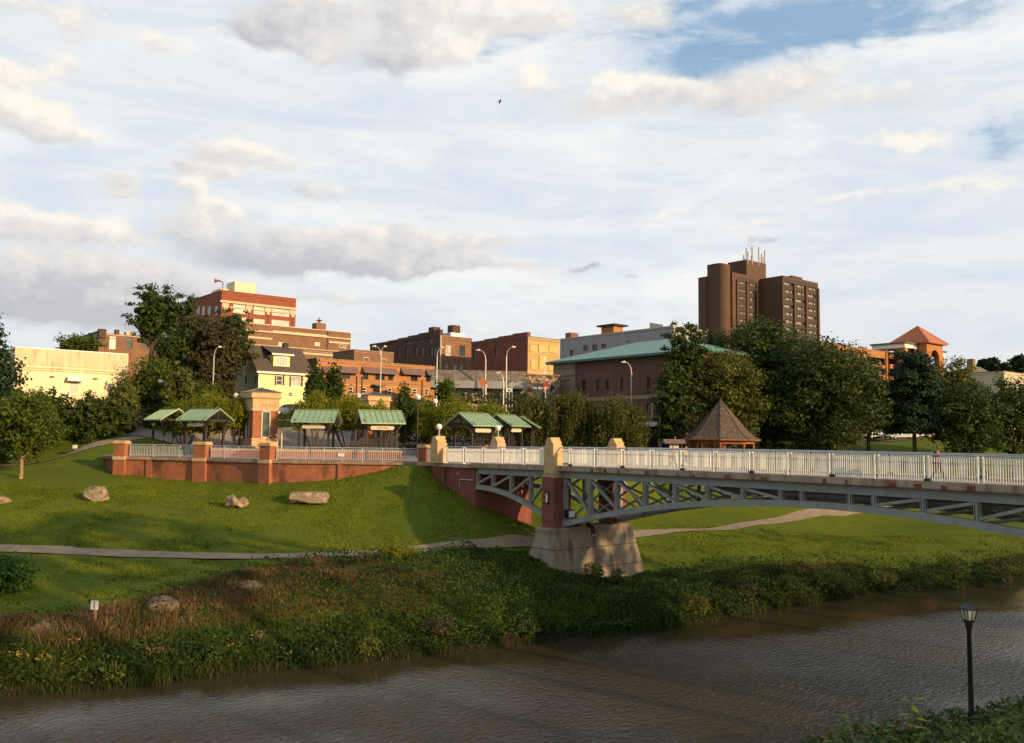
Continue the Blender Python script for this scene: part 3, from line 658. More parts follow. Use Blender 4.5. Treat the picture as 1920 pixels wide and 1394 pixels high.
# ---------------------------------------------------------------- piers
def stone_pillar(b, s0, s1, n0, n1, z0, zt):            # stepped sandstone cap
    b.box(s0, s1, n0, n1, z0, zt-.55); b.box(s0+.06, s1-.06, n0+.06, n1-.06, zt-.55, zt-.4)
    b.box(s0+.1, s1-.1, n0+.02, n1-.02, zt-.4, zt-.28); b.box(s0+.22, s1-.22, n0+.02, n1-.02, zt-.28, zt-.12); b.box(s0+.3, s1-.3, n0+.02, n1-.02, zt-.12, zt)
def make_pier(s_off, label):
    o = thing('bridge_pier', label, 'bridge pier', bw(s_off, 0, 0), BR)
    b = MB(); z1 = 4.95; z0 = .2 if s_off == 0 else 1.0
    b.taper(-.62-1.2, 1.2+1.2, -1.15-1.2, 6.5+1.2, z0-1.2, z1-.32, 1.2); b.box(-.66, 1.24, -1.19, 6.54, z1-.32, z1-.1); b.taper(-.66, 1.24, -1.19, 6.54, z1-.1, z1, .08)
    for zz in (3.55, 2.2): e = (z1-.32-zz)/(z1-.32-z0+1.2)*1.2+.012; b.add([], []); b.box(-.62-e, 1.2+e, -1.15-e, 6.5+e, zz-.02, zz+.02, 1)
    b.build('concrete_base', [M['concrete'], M['timber']], o)
    for c_ in (0, NF):
        b = MB(); b.box(-.45, .8, c_-.78, c_+.78, z1-.02, 8.35); p_ = b.build('brick_column', M['brick_side'], o)
        b = MB(); s0, s1 = -.28, .68; n0, n1 = (c_-.78, c_+.1) if c_ == 0 else (c_-.1, c_+.78); b.box(-.4, .75, c_-.72 if c_ == 0 else c_-.1, c_+.1 if c_ == 0 else c_+.72, 8.35, 8.6); stone_pillar(b, s0, s1, n0, n1, 8.6, 11.08); b.build('stone_cap', M['stone'], p_)
    return o
pier = make_pier(0, 'concrete bridge pier with brick columns and stepped stone caps on the far bank')
make_pier(41.2, 'second concrete bridge pier with brick columns on the camera side bank')
# small fixtures on the near brick column
o = thing('wall_light', 'slim white wall light in black frame on the near brick column of the pier', 'wall light', bw(.15, -.79, 6.95), BR)
b = MB(); b.box(-.13, .13, -.06, 0, -.42, .42); b.build('housing', M['black'], o); b = MB(); b.box(-.07, .07, -.1, -.05, -.3, .3); b.build('lens', M['globe'], o)
o = thing('floodlight', 'boxy black floodlight with pale lens fixed to the pier column above the seated people', 'floodlight', bw(.82, .25, 5.9), BR)
b = MB(); b.box(0, .35, -.06, .06, -.05, .05); b.box(.2, .62, -.3, .3, -.3, .28); b.build('housing', M['black'], o); b = MB(); b.box(.6, .66, -.24, .26, -.22, .22); b.build('lens', M['globe'], o)
# abutment
ab = thing('bridge_abutment', 'dark red brick abutment wall where the bridge meets the plaza', 'abutment', bw(-9, 0, 0), BR)
b = MB(); b.box(-8.2, 0, -.12, .5, 2.6, zd(-12)-.3); b.box(-8.2, 0, NF-.5, NF+.12, 2.6, zd(-12)-.3); b.box(-.5, 0, .5, NF-.5, 2.6, zd(-9)-.9); b.box(-.9, -.5, .5, NF-.5, 2.6, zd(-9)-.3); b.build('brick_wall', M['brick_side'], ab)
b = MB(); b.box(-5.5, -3.9, -.3, .0, 2.8, zd(-12)-.32); b.build('pilaster', M['brick_side'], ab)
b = MB(); b.box(-8.2, -.2, -.34, NF+.34, zd(-12)-.3, zd(-12)-.0); b.build('coping', M['slab'], ab)
for n0, n1 in ((-.78, .16), (NF-.16, NF+.78)):
    b = MB(); stone_pillar(b, -5.2, -4.2, n0, n1, zd(-12), 11.1); b.build('stone_pillar', M['stone'], ab)
b = MB(); b.box(-7.6, -6.7, NF-.2, NF+.7, 8.9, 10.2); b.box(-7.7, -6.6, NF-.3, NF+.8, 10.2, 10.36); b.build('brick_pillar', M['brick_red'], ab)
b = MB(); b.tube([(-1.6, -.16, 8.2), (-1.6, -.5, 8.2), (-1.9, -.5, 8.2)], .03, 6); b.tube([(-.1, -.2, 7.72), (-1.9, -.2, 7.72), (-1.9, -.2, 7.1)], .04, 6); b.tube([(-2.6, -.2, 7.0), (-2.6, -.2, 5.2)], .03, 6); b.build('conduit', M['rail_top'], ab)
o = thing('railing_stub', 'short cream picket railing between the brick pillar and the stone pillar at the abutment', 'railing', bw(-15.4, -.2, zd(-14)), BR)
b = MB(); b.box(0, 1.3, -.02, .02, .08, .12); b.box(0, 1.3, -.02, .02, 1.05, 1.1)
for k in range(12): b.box(.02+k*.11, .04+k*.11, -.021, .021, .1, 1.06)
b.build('railing_panel', M['railp'], o)
def globe_lamp(label, loc, h, r=.25, col_='pole', group='globe lamps round the plaza'):
    o = thing('globe_lamp', label, 'globe lamp', loc, 0, group); b = MB(); pr = .05 if h > 1 else .07
    b.lathe([(.12, 0), (.12, .08), (pr, .16), (pr, h-r*2.1), (.11, h-r*2), (.11, h-r*1.85)], 10); b.build('pole', M['steel' if h < 1.2 else 'black'], o, True)
    b = MB(); b.sphere((0, 0, h-r), r, 18, 12); b.build('globe', M['globe'], o, True); b = MB(); b.lathe([(r+.012, -.02), (r+.012, .02)], 18, (0, 0, h-r)); b.build('band', M['rail_top'], o); return o
for px, top, Y, z0, lb in [(443, 737, 92, ZP, 'white globe lamp left of the brick gate tower'), (672, 737, 97, ZP, 'white globe lamp left of the far brick gate tower'), (784, 739.5, 88, ZP, 'white globe lamp on a tall thin black pole right of the last plain shelter'),
                       (816, 748, 96, ZP, 'white globe lamp poking out of the yellow-green tree'), (300.5, 711.5, 104, None, 'white globe lamp half buried in the trees above the left shelters'), (842, 716, 116, None, 'bright white globe lamp above the hedge by the mansard building'), (1025, 784, 104, None, 'small globe lamp against the weeping trees right of the shelters')]:
    p = at(px, top, Y); z0 = H1(p.x, p.y) if z0 is None else z0; globe_lamp(lb, (p.x, p.y, z0), p.z-z0, .29 if px not in (1025,) else .2)
p = bw(-13.7, -.31, 11.1); globe_lamp('white globe lamp on the near stone pillar of the abutment', p, 1.0)
p = bw(-13.7, NF+.31, 11.1); globe_lamp('white globe lamp on the far stone pillar of the abutment', p, 1.0)
# ---------------------------------------------------------------- plaza furniture
def shelter(label, px, py, Y, alpha, sign=True, text=None, L=4.0, W=3.66):
    """px,py: photo position of the ridge end nearest the right; alpha: turn of the ridge away from the picture plane"""
    a = R_(alpha); p = at(px, py, Y); ax = Vector((-math.cos(a), math.sin(a), 0)); c = p+ax*L/2; rz = math.atan2(-math.sin(a), math.cos(a))  # local x points back along -ax
    z0 = ZP if Y < 96 else max(ZP, H1(c.x, c.y)); o = thing('market_shelter', label, 'shelter', (c.x, c.y, z0), rz, 'green roofed shelters round the plaza')
    zr = p.z-z0; ze = zr-1.12; b = MB(); hw = W/2; t = .1
    for s in (-1, 1):
        b.add([(-L/2, 0, zr), (L/2, 0, zr), (L/2, s*hw, ze), (-L/2, s*hw, ze), (-L/2, 0, zr-t), (L/2, 0, zr-t), (L/2, s*hw, ze-t), (-L/2, s*hw, ze-t)], [(0, 1, 2, 3), (7, 6, 5, 4), (0, 3, 7, 4), (1, 5, 6, 2), (3, 2, 6, 7)])
    rf = b.build('roof', M['roof_green'], o)
    b = MB()
    for k in range(9):
        x = -L/2+L*k/8
        for s in (-1, 1): b.beam((x, 0, zr+.02), (x, s*hw, ze+.02), .045, .05, 0, (1, 0, 0))
    b.beam((-L/2-.03, 0, zr+.05), (L/2+.03, 0, zr+.05), .16, .05); b.build('roof_seam', M['roof_seam'], rf)
    for sx in (-1, 1):
        for sy in (-1, 1):
            x = sx*(L/2-.65); y = sy*(hw-.75); b = MB(); b.box(x-.1, x+.1, y-.1, y+.1, 0, ze+.15); b.beam((x, y, ze-.75), (x+sx*.6, y, ze+.1), .1, .12); b.beam((x, y, ze-.7), (x, y+sy*.6, ze-.02), .1, .12, 0, (1, 0, 0)); b.build('post', M['timber'], o)
        b = MB(); x = sx*(L/2-.3); b.beam((x, -hw+.1, ze-.02), (x, hw-.1, ze-.02), .12, .2); b.beam((x, 0, ze), (x, 0, zr-.1), .12, .12, 0, (1, 0, 0)); b.beam((x, -hw+.1, ze+.02), (x, 0, zr-.2), .1, .14, 0, (1, 0, 0)); b.beam((x, hw-.1, ze+.02), (x, 0, zr-.2), .1, .14, 0, (1, 0, 0)); b.build('gable_truss', M['timber'], o)
    b = MB()
    for sy in (-1, 1): b.box(-L/2+.2, L/2-.2, sy*(hw-.75)-.07, sy*(hw-.75)+.07, ze+.02, ze+.2)
    b.build('beam', M['timber'], o)
    if sign:
        b = MB(); y = -hw+.62; n = 8; w_ = .92; h = .17; zc = ze-.45
        pts = [(w_*s+h*math.cos(t_)*s, zc+h*math.sin(t_)) for s, rg in ((1, range(-2, 3)), (-1, range(2, -3, -1))) for t_ in [k*math.pi/4 for k in rg]]
        b.yprism(pts, y-.03, y+.03); sg = b.build('sign', M['sign_cream'], o); b = MB()
        for x in (-.7, .7): b.box(x-.015, x+.015, y-.01, y+.01, zc+h, ze+.1)
        b.build('hanger', M['black'], o)
        if text: textmesh(text, .2, sg, (0, y-.035, zc-.07), (math.pi/2, 0, 0), M['ink'])
    return o
def textmesh(s, size, parent, loc, rot, mat, ext=.006, align='CENTER'):
    cu = bpy.data.curves.new('lettering', 'FONT'); cu.body = s; cu.size = size; cu.extrude = ext; cu.align_x = align; tmp = bpy.data.objects.new('lettering', cu); col.objects.link(tmp)
    dg = bpy.context.evaluated_depsgraph_get(); me = bpy.data.meshes.new_from_object(tmp.evaluated_get(dg)); bpy.data.objects.remove(tmp); me.materials.clear(); me.materials.append(mat)
    o = bpy.data.objects.new('lettering', me); col.objects.link(o); o.parent = parent; o.location = loc; o.rotation_euler = rot; return o
shelter('green roofed shelter at the far left, partly behind its neighbour', 335, 766.5, 89, 45, False)
shelter('larger green roofed shelter on the left with its open gable facing right', 413, 766.5, 84, 30, True)
shelter('green roofed shelter directly right of the big brick gate tower', 635, 769.5, 82, 0, True)
shelter('green roofed shelter in front of the smaller gate tower, its cream sign lit', 753, 771.5, 81, -20, True, 'HARTFIELD')
shelter('green roofed shelter behind the abutment with its gable end facing left', 915, 776.5, 82, -50, True)
shelter('smaller green roofed shelter just right of the far stone pillar lamp', 967, 779.5, 92, -60, True)
shelter('farthest green roofed shelter, only its right roof slope showing', 984, 783, 98, -84, False)
def gate(label, pxc, pyroof, Y, w, text=None):
    p = at(pxc, pyroof, Y); o = thing('gate_tower', label, 'brick tower', (p.x, p.y, ZP), R_(38), 'brick gate towers on the plaza'); z = p.z-ZP; k = w/2.95
    b = MB(); b.box(0, w, 0, w, 0, 1.75); b.box(-.06, w+.06, -.06, w+.06, 1.6, 1.75); b.build('stone_base', M['stone'], o)
    b = MB(); ops = [(w*.36, w*.68, 1.8, z-2.0)]; c0 = .08
    b.wall((c0, c0, 0), (1, 0, 0), w-2*c0, z-1.95, [(a[0]-c0, a[1]-c0, a[2], a[3]) for a in ops], (0, -1, 0), .2); b.wall((c0, c0, 0), (0, 1, 0), w-2*c0, z-1.95, [(a[0]-c0, a[1]-c0, a[2], a[3]) for a in ops], (-1, 0, 0), .2)
    b.add([(w-c0, c0, 0), (w-c0, w-c0, 0), (c0, w-c0, 0), (w-c0, c0, z-1.95), (w-c0, w-c0, z-1.95), (c0, w-c0, z-1.95)], [(0, 1, 4, 3), (1, 2, 5, 4)]); b.build('brick_shaft', M['brick_red'], o)
    for f in (0, 1):
        x0, x1, z0, z1 = ops[0]; b = MB(); t = .07
        for q in ((x0, x0+t, z0, z1), (x1-t, x1, z0, z1), (x0, x1, z0, z0+t), (x0, x1, z1-t, z1)):
            if f == 0: b.box(q[0], q[1], c0-.02, .2, q[2], q[3])
            else: b.box(c0-.02, .2, q[0], q[1], q[2], q[3])
        fr = b.build('window_frame', M['frame_w'], o); b = MB(); (b.box(x0, x1, .24, .27, z0, z1) if f == 0 else b.box(.24, .27, x0, x1, z0, z1)); b.build('pane', M['glass_g'], fr)
    b = MB(); b.box(.02, w-.02, .02, w-.02, z-1.95, z-1.7)
    for k_ in range(14):
        x = .05+(w-.2)*k_/13
        b.box(x, x+.1, -.05, .02, z-1.9, z-1.74); b.box(-.05, .02, x, x+.1, z-1.9, z-1.74)
    b.build('dentil_band', M['stone_p'], o)
    b = MB(); b.box(0, w, 0, w, z-1.7, z-.7); b.taper(-.1, w+.1, -.1, w+.1, z-.7, z-.6, 0); b.taper(-.25, w+.25, -.25, w+.25, z-.6, z-.5, 0); b.box(-.2, w+.1, -.12, w+.2, z-.5, z-.02); en = b.build('entablature', M['stone'], o)
    if text: textmesh(text, .5, en, (w*.62, -.02, z-1.5), (math.pi/2, 0, 0), plain('cut_letters', (.42, .25, .12), .8), .012)
    b = MB(); e = .22; c_ = w/2; zt = z+.52
    b.add([(-e, -e, z), (w+e, -e, z), (w+e, w+e, z), (-e, w+e, z), (c_, c_, zt), (-e, -e, z-.06), (w+e, -e, z-.06), (w+e, w+e, z-.06), (-e, w+e, z-.06)], [(0, 1, 4), (1, 2, 4), (2, 3, 4), (3, 0, 4), (0, 5, 6, 1), (1, 6, 7, 2), (2, 7, 8, 3), (3, 8, 5, 0), (5, 8, 7, 6)])
    for k_ in range(7):
        x = -e+(w+2*e)*(k_+.5)/7; f = 1-abs(x-c_)/(c_+e)
        b.beam((x, -e, z+.02), (x, -e+(c_+e)*f, z+.02+.52*f), .04, .04, 0, (1, 0, 0)); b.beam((-e, x, z+.02), (-e+(c_+e)*f, x, z+.02+.52*f), .04, .04, 0, (0, 1, 0))
    b.build('roof', M['bronze'], o)
gate('tall brick gate tower with carved stone top and a narrow green window, nearer one', 475, 734.5, 90, 2.85, 'NVILLE')
gate('smaller brick gate tower seen behind the shelter with the lit sign', 692, 741, 101, 2.75)
# planters, steps and handrails
for lb, px, Y, L, rz in [('brick planter wall with stone top left of the middle brick pillar', 455, 81.5, 6.5, 3), ('brick planter wall with stone top behind the long railing, left part', 545, 79.5, 3.2, 8), ('brick planter wall with stone top behind the long railing, middle part', 648, 80, 6.0, 0), ('low brick planter wall with stone top behind the long railing, right part', 722, 79.5, 3.0, -12)]:
    p = at(px, 845, Y); o = thing('planter_wall', lb, 'planter', (p.x, p.y, ZP), R_(rz), 'brick planters on the plaza'); b = MB(); b.box(-L/2, L/2, -.25, .25, 0, .62); b.build('brick_face', M['brick_red'], o); b = MB(); b.box(-L/2-.05, L/2+.05, -.32, .32, .62, .78); b.build('stone_top', M['stone'], o)
o = thing('notice_plate', 'small white notice plate on the brick planter behind the long railing', 'notice', (*at(640, 850, 79.6).xy, ZP), 0); b = MB(); b.box(-.3, .3, -.02, .02, .22, .5); b.build('plate', M['signwhite'], o)
def stair_rail(label, px, Y, L, rz, drop=.8):
    p = at(px, 830, Y); z = H1(p.x, p.y); o = thing('stair_rail', label, 'handrail', (p.x, p.y, max(z, ZP)), R_(rz), 'dark handrails behind the plaza'); n = 3
    for k in range(n+1):
        b = MB(); x = L*k/n; zz = drop*k/n; b.tube([(x, 0, zz-.3), (x, 0, zz+.95)], .035, 6); b.build('post', M['black'], o)
    b = MB(); b.tube([(0, 0, .95), (L, 0, .95+drop)], .03, 6); b.tube([(0, 0, .5), (L, 0, .5+drop)], .025, 6); b.build('rail', M['black'], o, True)
for a in [('dark handrail on the ramp behind the left shelters', 378, 94, 6, 20), ('second dark handrail between left shelters and the big gate tower', 410, 96, 5, 10, .5), ('dark handrail just right of the big gate tower', 546, 93, 2.4, -15, -.7), ('thin dark handrail under the trees right of the plain middle shelter', 640, 95, 3, 5, .3), ('dark handrail right of the smaller gate tower', 748, 96, 4, 5, .3), ('low dark rail by the tall thin lamp pole', 775, 95, 3, 0, .2)]: stair_rail(*a)
for px, Y, lb in [(551.5, 92, 'thin yellow post right of the big gate tower')]:
    p = at(528.5, 815, Y); o = thing('yellow_post', lb, 'post', (p.x, p.y, ZP)); b = MB(); b.lathe([(.06, 0), (.06, 2.6), (.03, 2.66)], 8); b.build('pole', M['yellow'], o, True)
def bench(label, px, Y, rz):
    p = at(px, 840, Y); o = thing('bench', label, 'bench', (p.x, p.y, ZP), R_(rz), 'dark benches on the plaza'); b = MB(); [b.box(-.8, .8, -.25+.13*k, -.15+.13*k, .43, .47) for k in range(4)]; b.build('seat', M['timber'], o)
    b = MB(); [b.box(-.8, .8, .27, .3, .55+.13*k, .64+.13*k) for k in range(3)]; b.build('backrest', M['timber'], o)
    for x in (-.7, .7): b = MB(); b.box(x-.03, x+.03, -.22, -.16, 0, .43); b.box(x-.03, x+.03, .24, .3, 0, .95); b.build('leg', M['black'], o)
bench('dark slatted bench in front of the yellow-green trees by the plain middle shelter', 615, 86, 5); bench('dark slatted bench left of the big gate tower', 450, 88, 20)
# ---------------------------------------------------------------- gazebo
p = at(1352, 840, 100); ZG = H1(p.x, p.y); gz = thing('gazebo', 'eight sided gazebo with tall cedar shake roof and red timber posts behind the bridge', 'gazebo', (p.x, p.y, ZG), R_(8))
ze = at(1352, 824, 100).z-ZG; zt = at(1352, 752, 100).z-ZG; prof = [(4.35, ze), (3.75, ze+.28), (2.9, ze+1.05), (1.6, ze+2.6), (.12, zt)]
b = MB()
def ring(r, z, n=8): return [(r*math.cos(2*math.pi*(k+.5)/n), r*math.sin(2*math.pi*(k+.5)/n), z) for k in range(n)]
rings = [ring(r, z) for r, z in prof]
for i in range(len(rings)-1):
    for k in range(8):
        k2 = (k+1) % 8; b.add([rings[i][k], rings[i][k2], rings[i+1][k2], rings[i+1][k]], [(0, 1, 2, 3)])
for k in range(8):
    for i in range(len(rings)-1): b.beam(Vector(rings[i][k]), Vector(rings[i+1][k]), .16, .07)
b.build('roof', M['shake'], gz)
b = MB(); b.lathe([(.14, 0), (.1, .2), (.02, .5)], 8, (0, 0, zt-.1)); b.build('finial', M['shake'], gz)
b = MB()
for (r0, z0_, r1, z1_) in ((4.3, ze-.12, 4.3, ze+.0), (3.6, ze-.5, 3.6, ze-.12)):
    A = ring(r0, z0_); B = ring(r1, z1_)
    for k in range(8): k2 = (k+1) % 8; b.beam((Vector(A[k])+Vector(B[k]))/2, (Vector(A[k2])+Vector(B[k2]))/2, .1, z1_-z0_)
b.build('fascia', M['timber_red'], gz)
for x, y, z in ring(3.55, 0): b = MB(); b.box(x-.09, x+.09, y-.09, y+.09, -.3, ze-.1); b.build('post', M['timber_red'], gz)
A = ring(3.55, 0)
for k in range(7):
    p0, p1 = Vector(A[k]), Vector(A[k+1]); b = MB(); b.beam(p0+Vector((0, 0, .95)), p1+Vector((0, 0, .95)), .08, .08); b.beam(p0+Vector((0, 0, .2)), p1+Vector((0, 0, .2)), .08, .08)
    for j in range(1, 12): q = p0+(p1-p0)*j/12; b.box(q.x-.02, q.x+.02, q.y-.02, q.y+.02, .2, .95)
    b.build('balustrade', M['timber_red'], gz)
b = MB(); b.lathe([(3.9, -1.2), (3.9, .05)], 8); b.build('floor', M['timber_red'], gz)
p = at(1266, 832, 93); z = H1(p.x, p.y); o = thing('notice_kiosk', 'pale notice board kiosk with small brown roof left of the gazebo', 'notice board', (p.x, p.y, z), R_(5)); ht = at(1266, 826, 93).z-z
b = MB(); b.box(-.62, .35, -.12, .12, 0, ht-.3); b.build('board', M['sign_cream'], o); b = MB(); b.box(-.3, -.24, -.14, -.121, .4, ht-.35); b.box(-.6, .33, -.14, -.121, ht-.36, ht-.3); b.build('notice', M['ink'], o)
b = MB(); b.xprism([(-.75, ht-.35), (.75, ht-.35), (0, ht+.12)], -1.3, 1.0); b.build('roof', M['awning'], o); b = MB(); b.box(.65, .75, -.05, .05, 0, ht-.3); b.build('post', M['timber'], o)
# ---------------------------------------------------------------- buildings
GA = math.atan2(.63, .77)
gd = Vector((math.cos(GA), math.sin(GA))); hd = Vector((-gd.y, gd.x))
def along(C, d, px):
    t = (px-960)/F; return (t*C.y-C.x)/(d.x-t*d.y)
class Bld:
    def __init__(s, name, label, px, py, Y, pr, pl_, wall, cat='building', side=None, dz0=None, rot=None, group=None, depth=None):
        s.rot = GA if rot is None else R_(rot); s.g = Vector((math.cos(s.rot), math.sin(s.rot))); s.h = Vector((-s.g.y, s.g.x))
        p = at(px, py, Y); s.C = Vector((p.x, p.y)); s.a = along(s.C, s.g, pr) if pr else depth; s.b = along(s.C, s.h, pl_) if pl_ else depth
        if s.b is None or s.b < 1: s.b = depth or 8
        s.z0 = min(H1(p.x, p.y), H1(*(s.C+s.g*s.a)), H1(*(s.C+s.h*s.b)))-.6 if dz0 is None else dz0; s.H = p.z-s.z0
        s.o = thing(name, label, cat, (p.x, p.y, s.z0), s.rot, group); s.ops = {'F': [], 'S': []}; s.wm = wall; s.sm = side or wall
    def op(s, f, x0, y0, x1, y1):
        d = s.g if f == 'F' else s.h; u0 = along(s.C, d, x0); u1 = along(s.C, d, x1); u0, u1 = min(u0, u1), max(u0, u1); um = (u0+u1)/2; Y = (s.C+d*um).y; xm = (x0+x1)/2
        return (max(u0, .05), min(u1, (s.a if f == 'F' else s.b)-.05), at(xm, y1, Y).z-s.z0, at(xm, y0, Y).z-s.z0)
    def win(s, f, x0, y0, x1, y1, st='w', mull=(1, 1), off=0):
        o = s.op(f, x0, y0, x1, y1); s.ops[f].append(o); s.wf(f, o, st, mull, off)
    def P(s, f, u, d, z): return (u, d+0.0, z) if f == 'F' else (d+0.0, u, z)
    def bx(s, mb, f, u0, u1, d0, d1, z0, z1, mi=0):
        if f == 'F': mb.box(u0, u1, d0, d1, z0, z1, mi)
        else: mb.box(d0, d1, u0, u1, z0, z1, mi)
    def wf(s, f, o, st, mull=(1, 1), off=0):
        u0, u1, z0, z1 = o; fm, gm = {'w': ('frame_w', 'glass'), 'b': ('frame_w', 'glass_w'), 'd': ('frame_d', 'glass'), 't': ('frame_d', 'glass_t'), 'p': ('plywood', 'plywood')}[st]
        t = min(.1, (u1-u0)*.12); b = MB(); d0, d1 = .06+off, .16+off
        for q in ((u0, u0+t, z0, z1), (u1-t, u1, z0, z1), (u0+t, u1-t, z0, z0+t), (u0+t, u1-t, z1-t, z1)): s.bx(b, f, q[0], q[1], d0, d1, q[2], q[3])
        nx_, nz_ = mull
        for k in range(1, nx_): u = u0+(u1-u0)*k/nx_; s.bx(b, f, u-t*.35, u+t*.35, d0+.02, d1-.005, z0+t, z1-t)
        for k in range(1, nz_): z = z0+(z1-z0)*k/nz_; s.bx(b, f, u0+t, u1-t, d0+.02, d1-.005, z-t*.35, z+t*.35)
        w = b.build('window', M[fm], s.o); b = MB(); s.bx(b, f, u0, u1, d1-.03, d1, z0, z1); b.build('pane', M[gm], w); return w
    def walls(s, roofm='asphalt', par=.5, cop=None):
        b = MB(); b.wall((0, 0, 0), (1, 0, 0), s.a, s.H, s.ops['F'], (0, -1, 0), .2); b.build('front_wall', s.wm, s.o)
        b = MB(); b.wall((0, 0, 0), (0, 1, 0), s.b, s.H, s.ops['S'], (-1, 0, 0), .2)
        b.add([(s.a, 0, 0), (s.a, s.b, 0), (0, s.b, 0), (s.a, 0, s.H), (s.a, s.b, s.H), (0, s.b, s.H)], [(0, 1, 4, 3), (1, 2, 5, 4)]); b.build('wall', s.sm, s.o)
        b = MB(); b.box(0, s.a, 0, s.b, s.H-par-.1, s.H-par); b.build('roof', M[roofm], s.o)
        if cop:
            b = MB(); w = .28
            for q in ((-.06, s.a+.06, -.06, w), (-.06, s.a+.06, s.b-w, s.b+.06), (-.06, w, w, s.b-w), (s.a-w, s.a+.06, w, s.b-w)): b.box(*q, s.H, s.H+.12)
            b.build('coping', M[cop], s.o)
    def band(s, f, y0, y1, proud, mat, name='string_course', px0=None, px1=None, ref=None):
        d = s.g if f == 'F' else s.h; L = s.a if f == 'F' else s.b; u0 = along(s.C, d, px0) if px0 else 0; u1 = along(s.C, d, px1) if px1 else L; u0, u1 = min(u0, u1), max(u0, u1)
        z1 = at(ref, y0, (s.C+d*along(s.C, d, ref)).y).z-s.z0; z0 = at(ref, y1, (s.C+d*along(s.C, d, ref)).y).z-s.z0; b = MB(); s.bx(b, f, max(0, u0)-(.0 if px0 else proud), min(L, u1), -proud, .05, z0, z1); return b.build(name, M[mat], s.o)
# cream building on the left
B = Bld('commercial_building', 'low cream stucco building with a weathered parapet behind the trees at the left', 30, 652, 100, 236, None, M['cream'], depth=10)
B.win('F', 129, 714, 146, 740, 'b', (4, 8)); B.walls('asphalt', .4, 'white')
u0, u1, z0, z1 = B.ops['F'][0]; b = MB(); b.obox(((u0+u1)/2, -.45, z1+.12), ((u1-u0)/2+.35, 0, 0), (0, .5, -.0), (0, 0, .14)); b.xprism([(-.95, z1-.1), (0, z1-.1), (0, z1+.45), (-.5, z1+.42)], u0-.35, u1+.35); b.build('awning', M['white'], B.o)
b = MB(); b.box(-.1, B.a+.1, -.1, .02, B.H-1.9, B.H-.02); b.build('parapet_panel', M['cream_d'], B.o); b = MB(); b.box(-.16, B.a+.14, -.16, .02, B.H-2.25, B.H-2.08); b.box(-.12, B.a+.12, -.12, .02, B.H-2.5, B.H-2.38); b.build('cornice', M['cream_d'], B.o)
for px in (96, 136, 177): u = along(B.C, B.g, px); b = MB(); b.box(u-.22, u+.22, -.25, 0, B.H-3.2, B.H-3.05); b.build('wall_light', M['bronze'], B.o)
for px in (60, 93, 155):
    u = along(B.C, B.g, px); b = MB(); zz = B.H-4.4
    for s in (-1, 1): b.tube([(u, -.05, zz), (u+s*.8, -.05, zz-1.7)], .018, 5)
    b.build('trellis_wire', M['pole'], B.o)
# brown brick building behind it
B = Bld('brick_building', 'old brown brick building with stepped chimneys far behind the cream building', 186, 627, 150, 330, 108, M['brick_brown'], side=M['brick_dark_shaded'])  # darker brick on the side wall puts its shade into the colour
for x in (207, 238, 268): B.win('F', x-6, 631, x+6, 655, 'b' if x == 207 else 'd', (1, 2))
for x in (118, 135, 150, 168): B.win('S', x-3, 640, x+3, 652, 'd')
B.walls('asphalt', .5, 'stone_p')
for i, px in enumerate((120, 141, 163, 181)): u = along(B.C, B.h, px); b = MB(); b.box(-.15, 1.0, u-.55, u+.55, B.H-.6, B.H+.45+.15*i); b.build('chimney', M['brick_dark_shaded'], B.o)
u = along(B.C, B.g, 218); b = MB(); b.box(u-.35, u+.35, 1, 1.8, B.H, B.H+1.15); b.build('chimney', M['brick_dark_shaded'], B.o); u = along(B.C, B.g, 243); b = MB(); b.box(u-.8, u+.8, .6, 2, B.H, B.H+.9); b.build('roof_unit', M['stone_p'], B.o)
# tall red hotel-like block
B = Bld('brick_block', 'tall red brick block with pale stone trim and cream rooftop penthouse', 416, 545, 190, 550, 352, M['brick_hotel'])
for (y0, dy) in ((0, 0), (26.6, 1), (53.2, 2), (79.8, 3)):
    for x0, x1, yt, yb, mu in ((432, 457, 568, 588, (2, 2)), (471, 492, 572, 590, (2, 2)), (505.5, 538.5, 574.5, 593, (3, 2))): B.win('F', x0, yt+y0, x1, yb+y0, 'b', mu)
for x in (365, 375, 386, 399): B.win('S', x-3, 574, x+3, 591, 'b', (1, 2)); B.win('S', x-3, 601, x+3, 618, 'b', (1, 2))
B.walls('asphalt', .6, 'brick_hotel')
b = MB(); b.box(-.35, B.a+.2, -.35, 0, B.H-2.6, B.H-2.3); b.box(-.2, B.a+.1, -.2, 0, B.H-2.3, B.H-2.1); b.build('cornice', M['stone_p'], B.o)
for k, u in enumerate((.9, B.a*.36, B.a*.615, B.a-.75)):
    for z in (B.H-3.5, ): b = MB(); b.box(u-.75, u+.75, -.14, 0, z-.15, z+.8); b.box(u-.35, u+.35, -.2, -.13, z-.8, z-.1); b.build('capital', M['stone_p'], B.o)
    b = MB(); b.box(u-.14, u+.14, -.1, 0, 4, B.H-4.3); b.build('pier_strip', M['brick_dk'], B.o)
    for y in (593.5,): b = MB(); z = B.H-6.9; b.box(u-.6, u+.6, -.12, 0, z-.15, z+.45); b.build('capital', M['stone_p'], B.o)
for z in (B.H-7.4, B.H-10.4, B.H-13.4): b = MB(); b.box(.1, B.a-.1, -.1, 0, z-.15, z+.2); b.build('string_course', M['stone_p'], B.o)
for u0, u1 in ((1.9, B.a*.36-1), (B.a*.36+1, B.a*.615-1), (B.a*.615+1, B.a-1.7)): b = MB(); b.box(u0, u1, -.1, 0, B.H-3.6, B.H-3.35); b.build('string_course', M['stone_p'], B.o)
u0 = along(B.C, B.g, 437); u1 = along(B.C, B.g, 477); zt = at(437, 526, B.C.y+u0*.63).z-B.z0
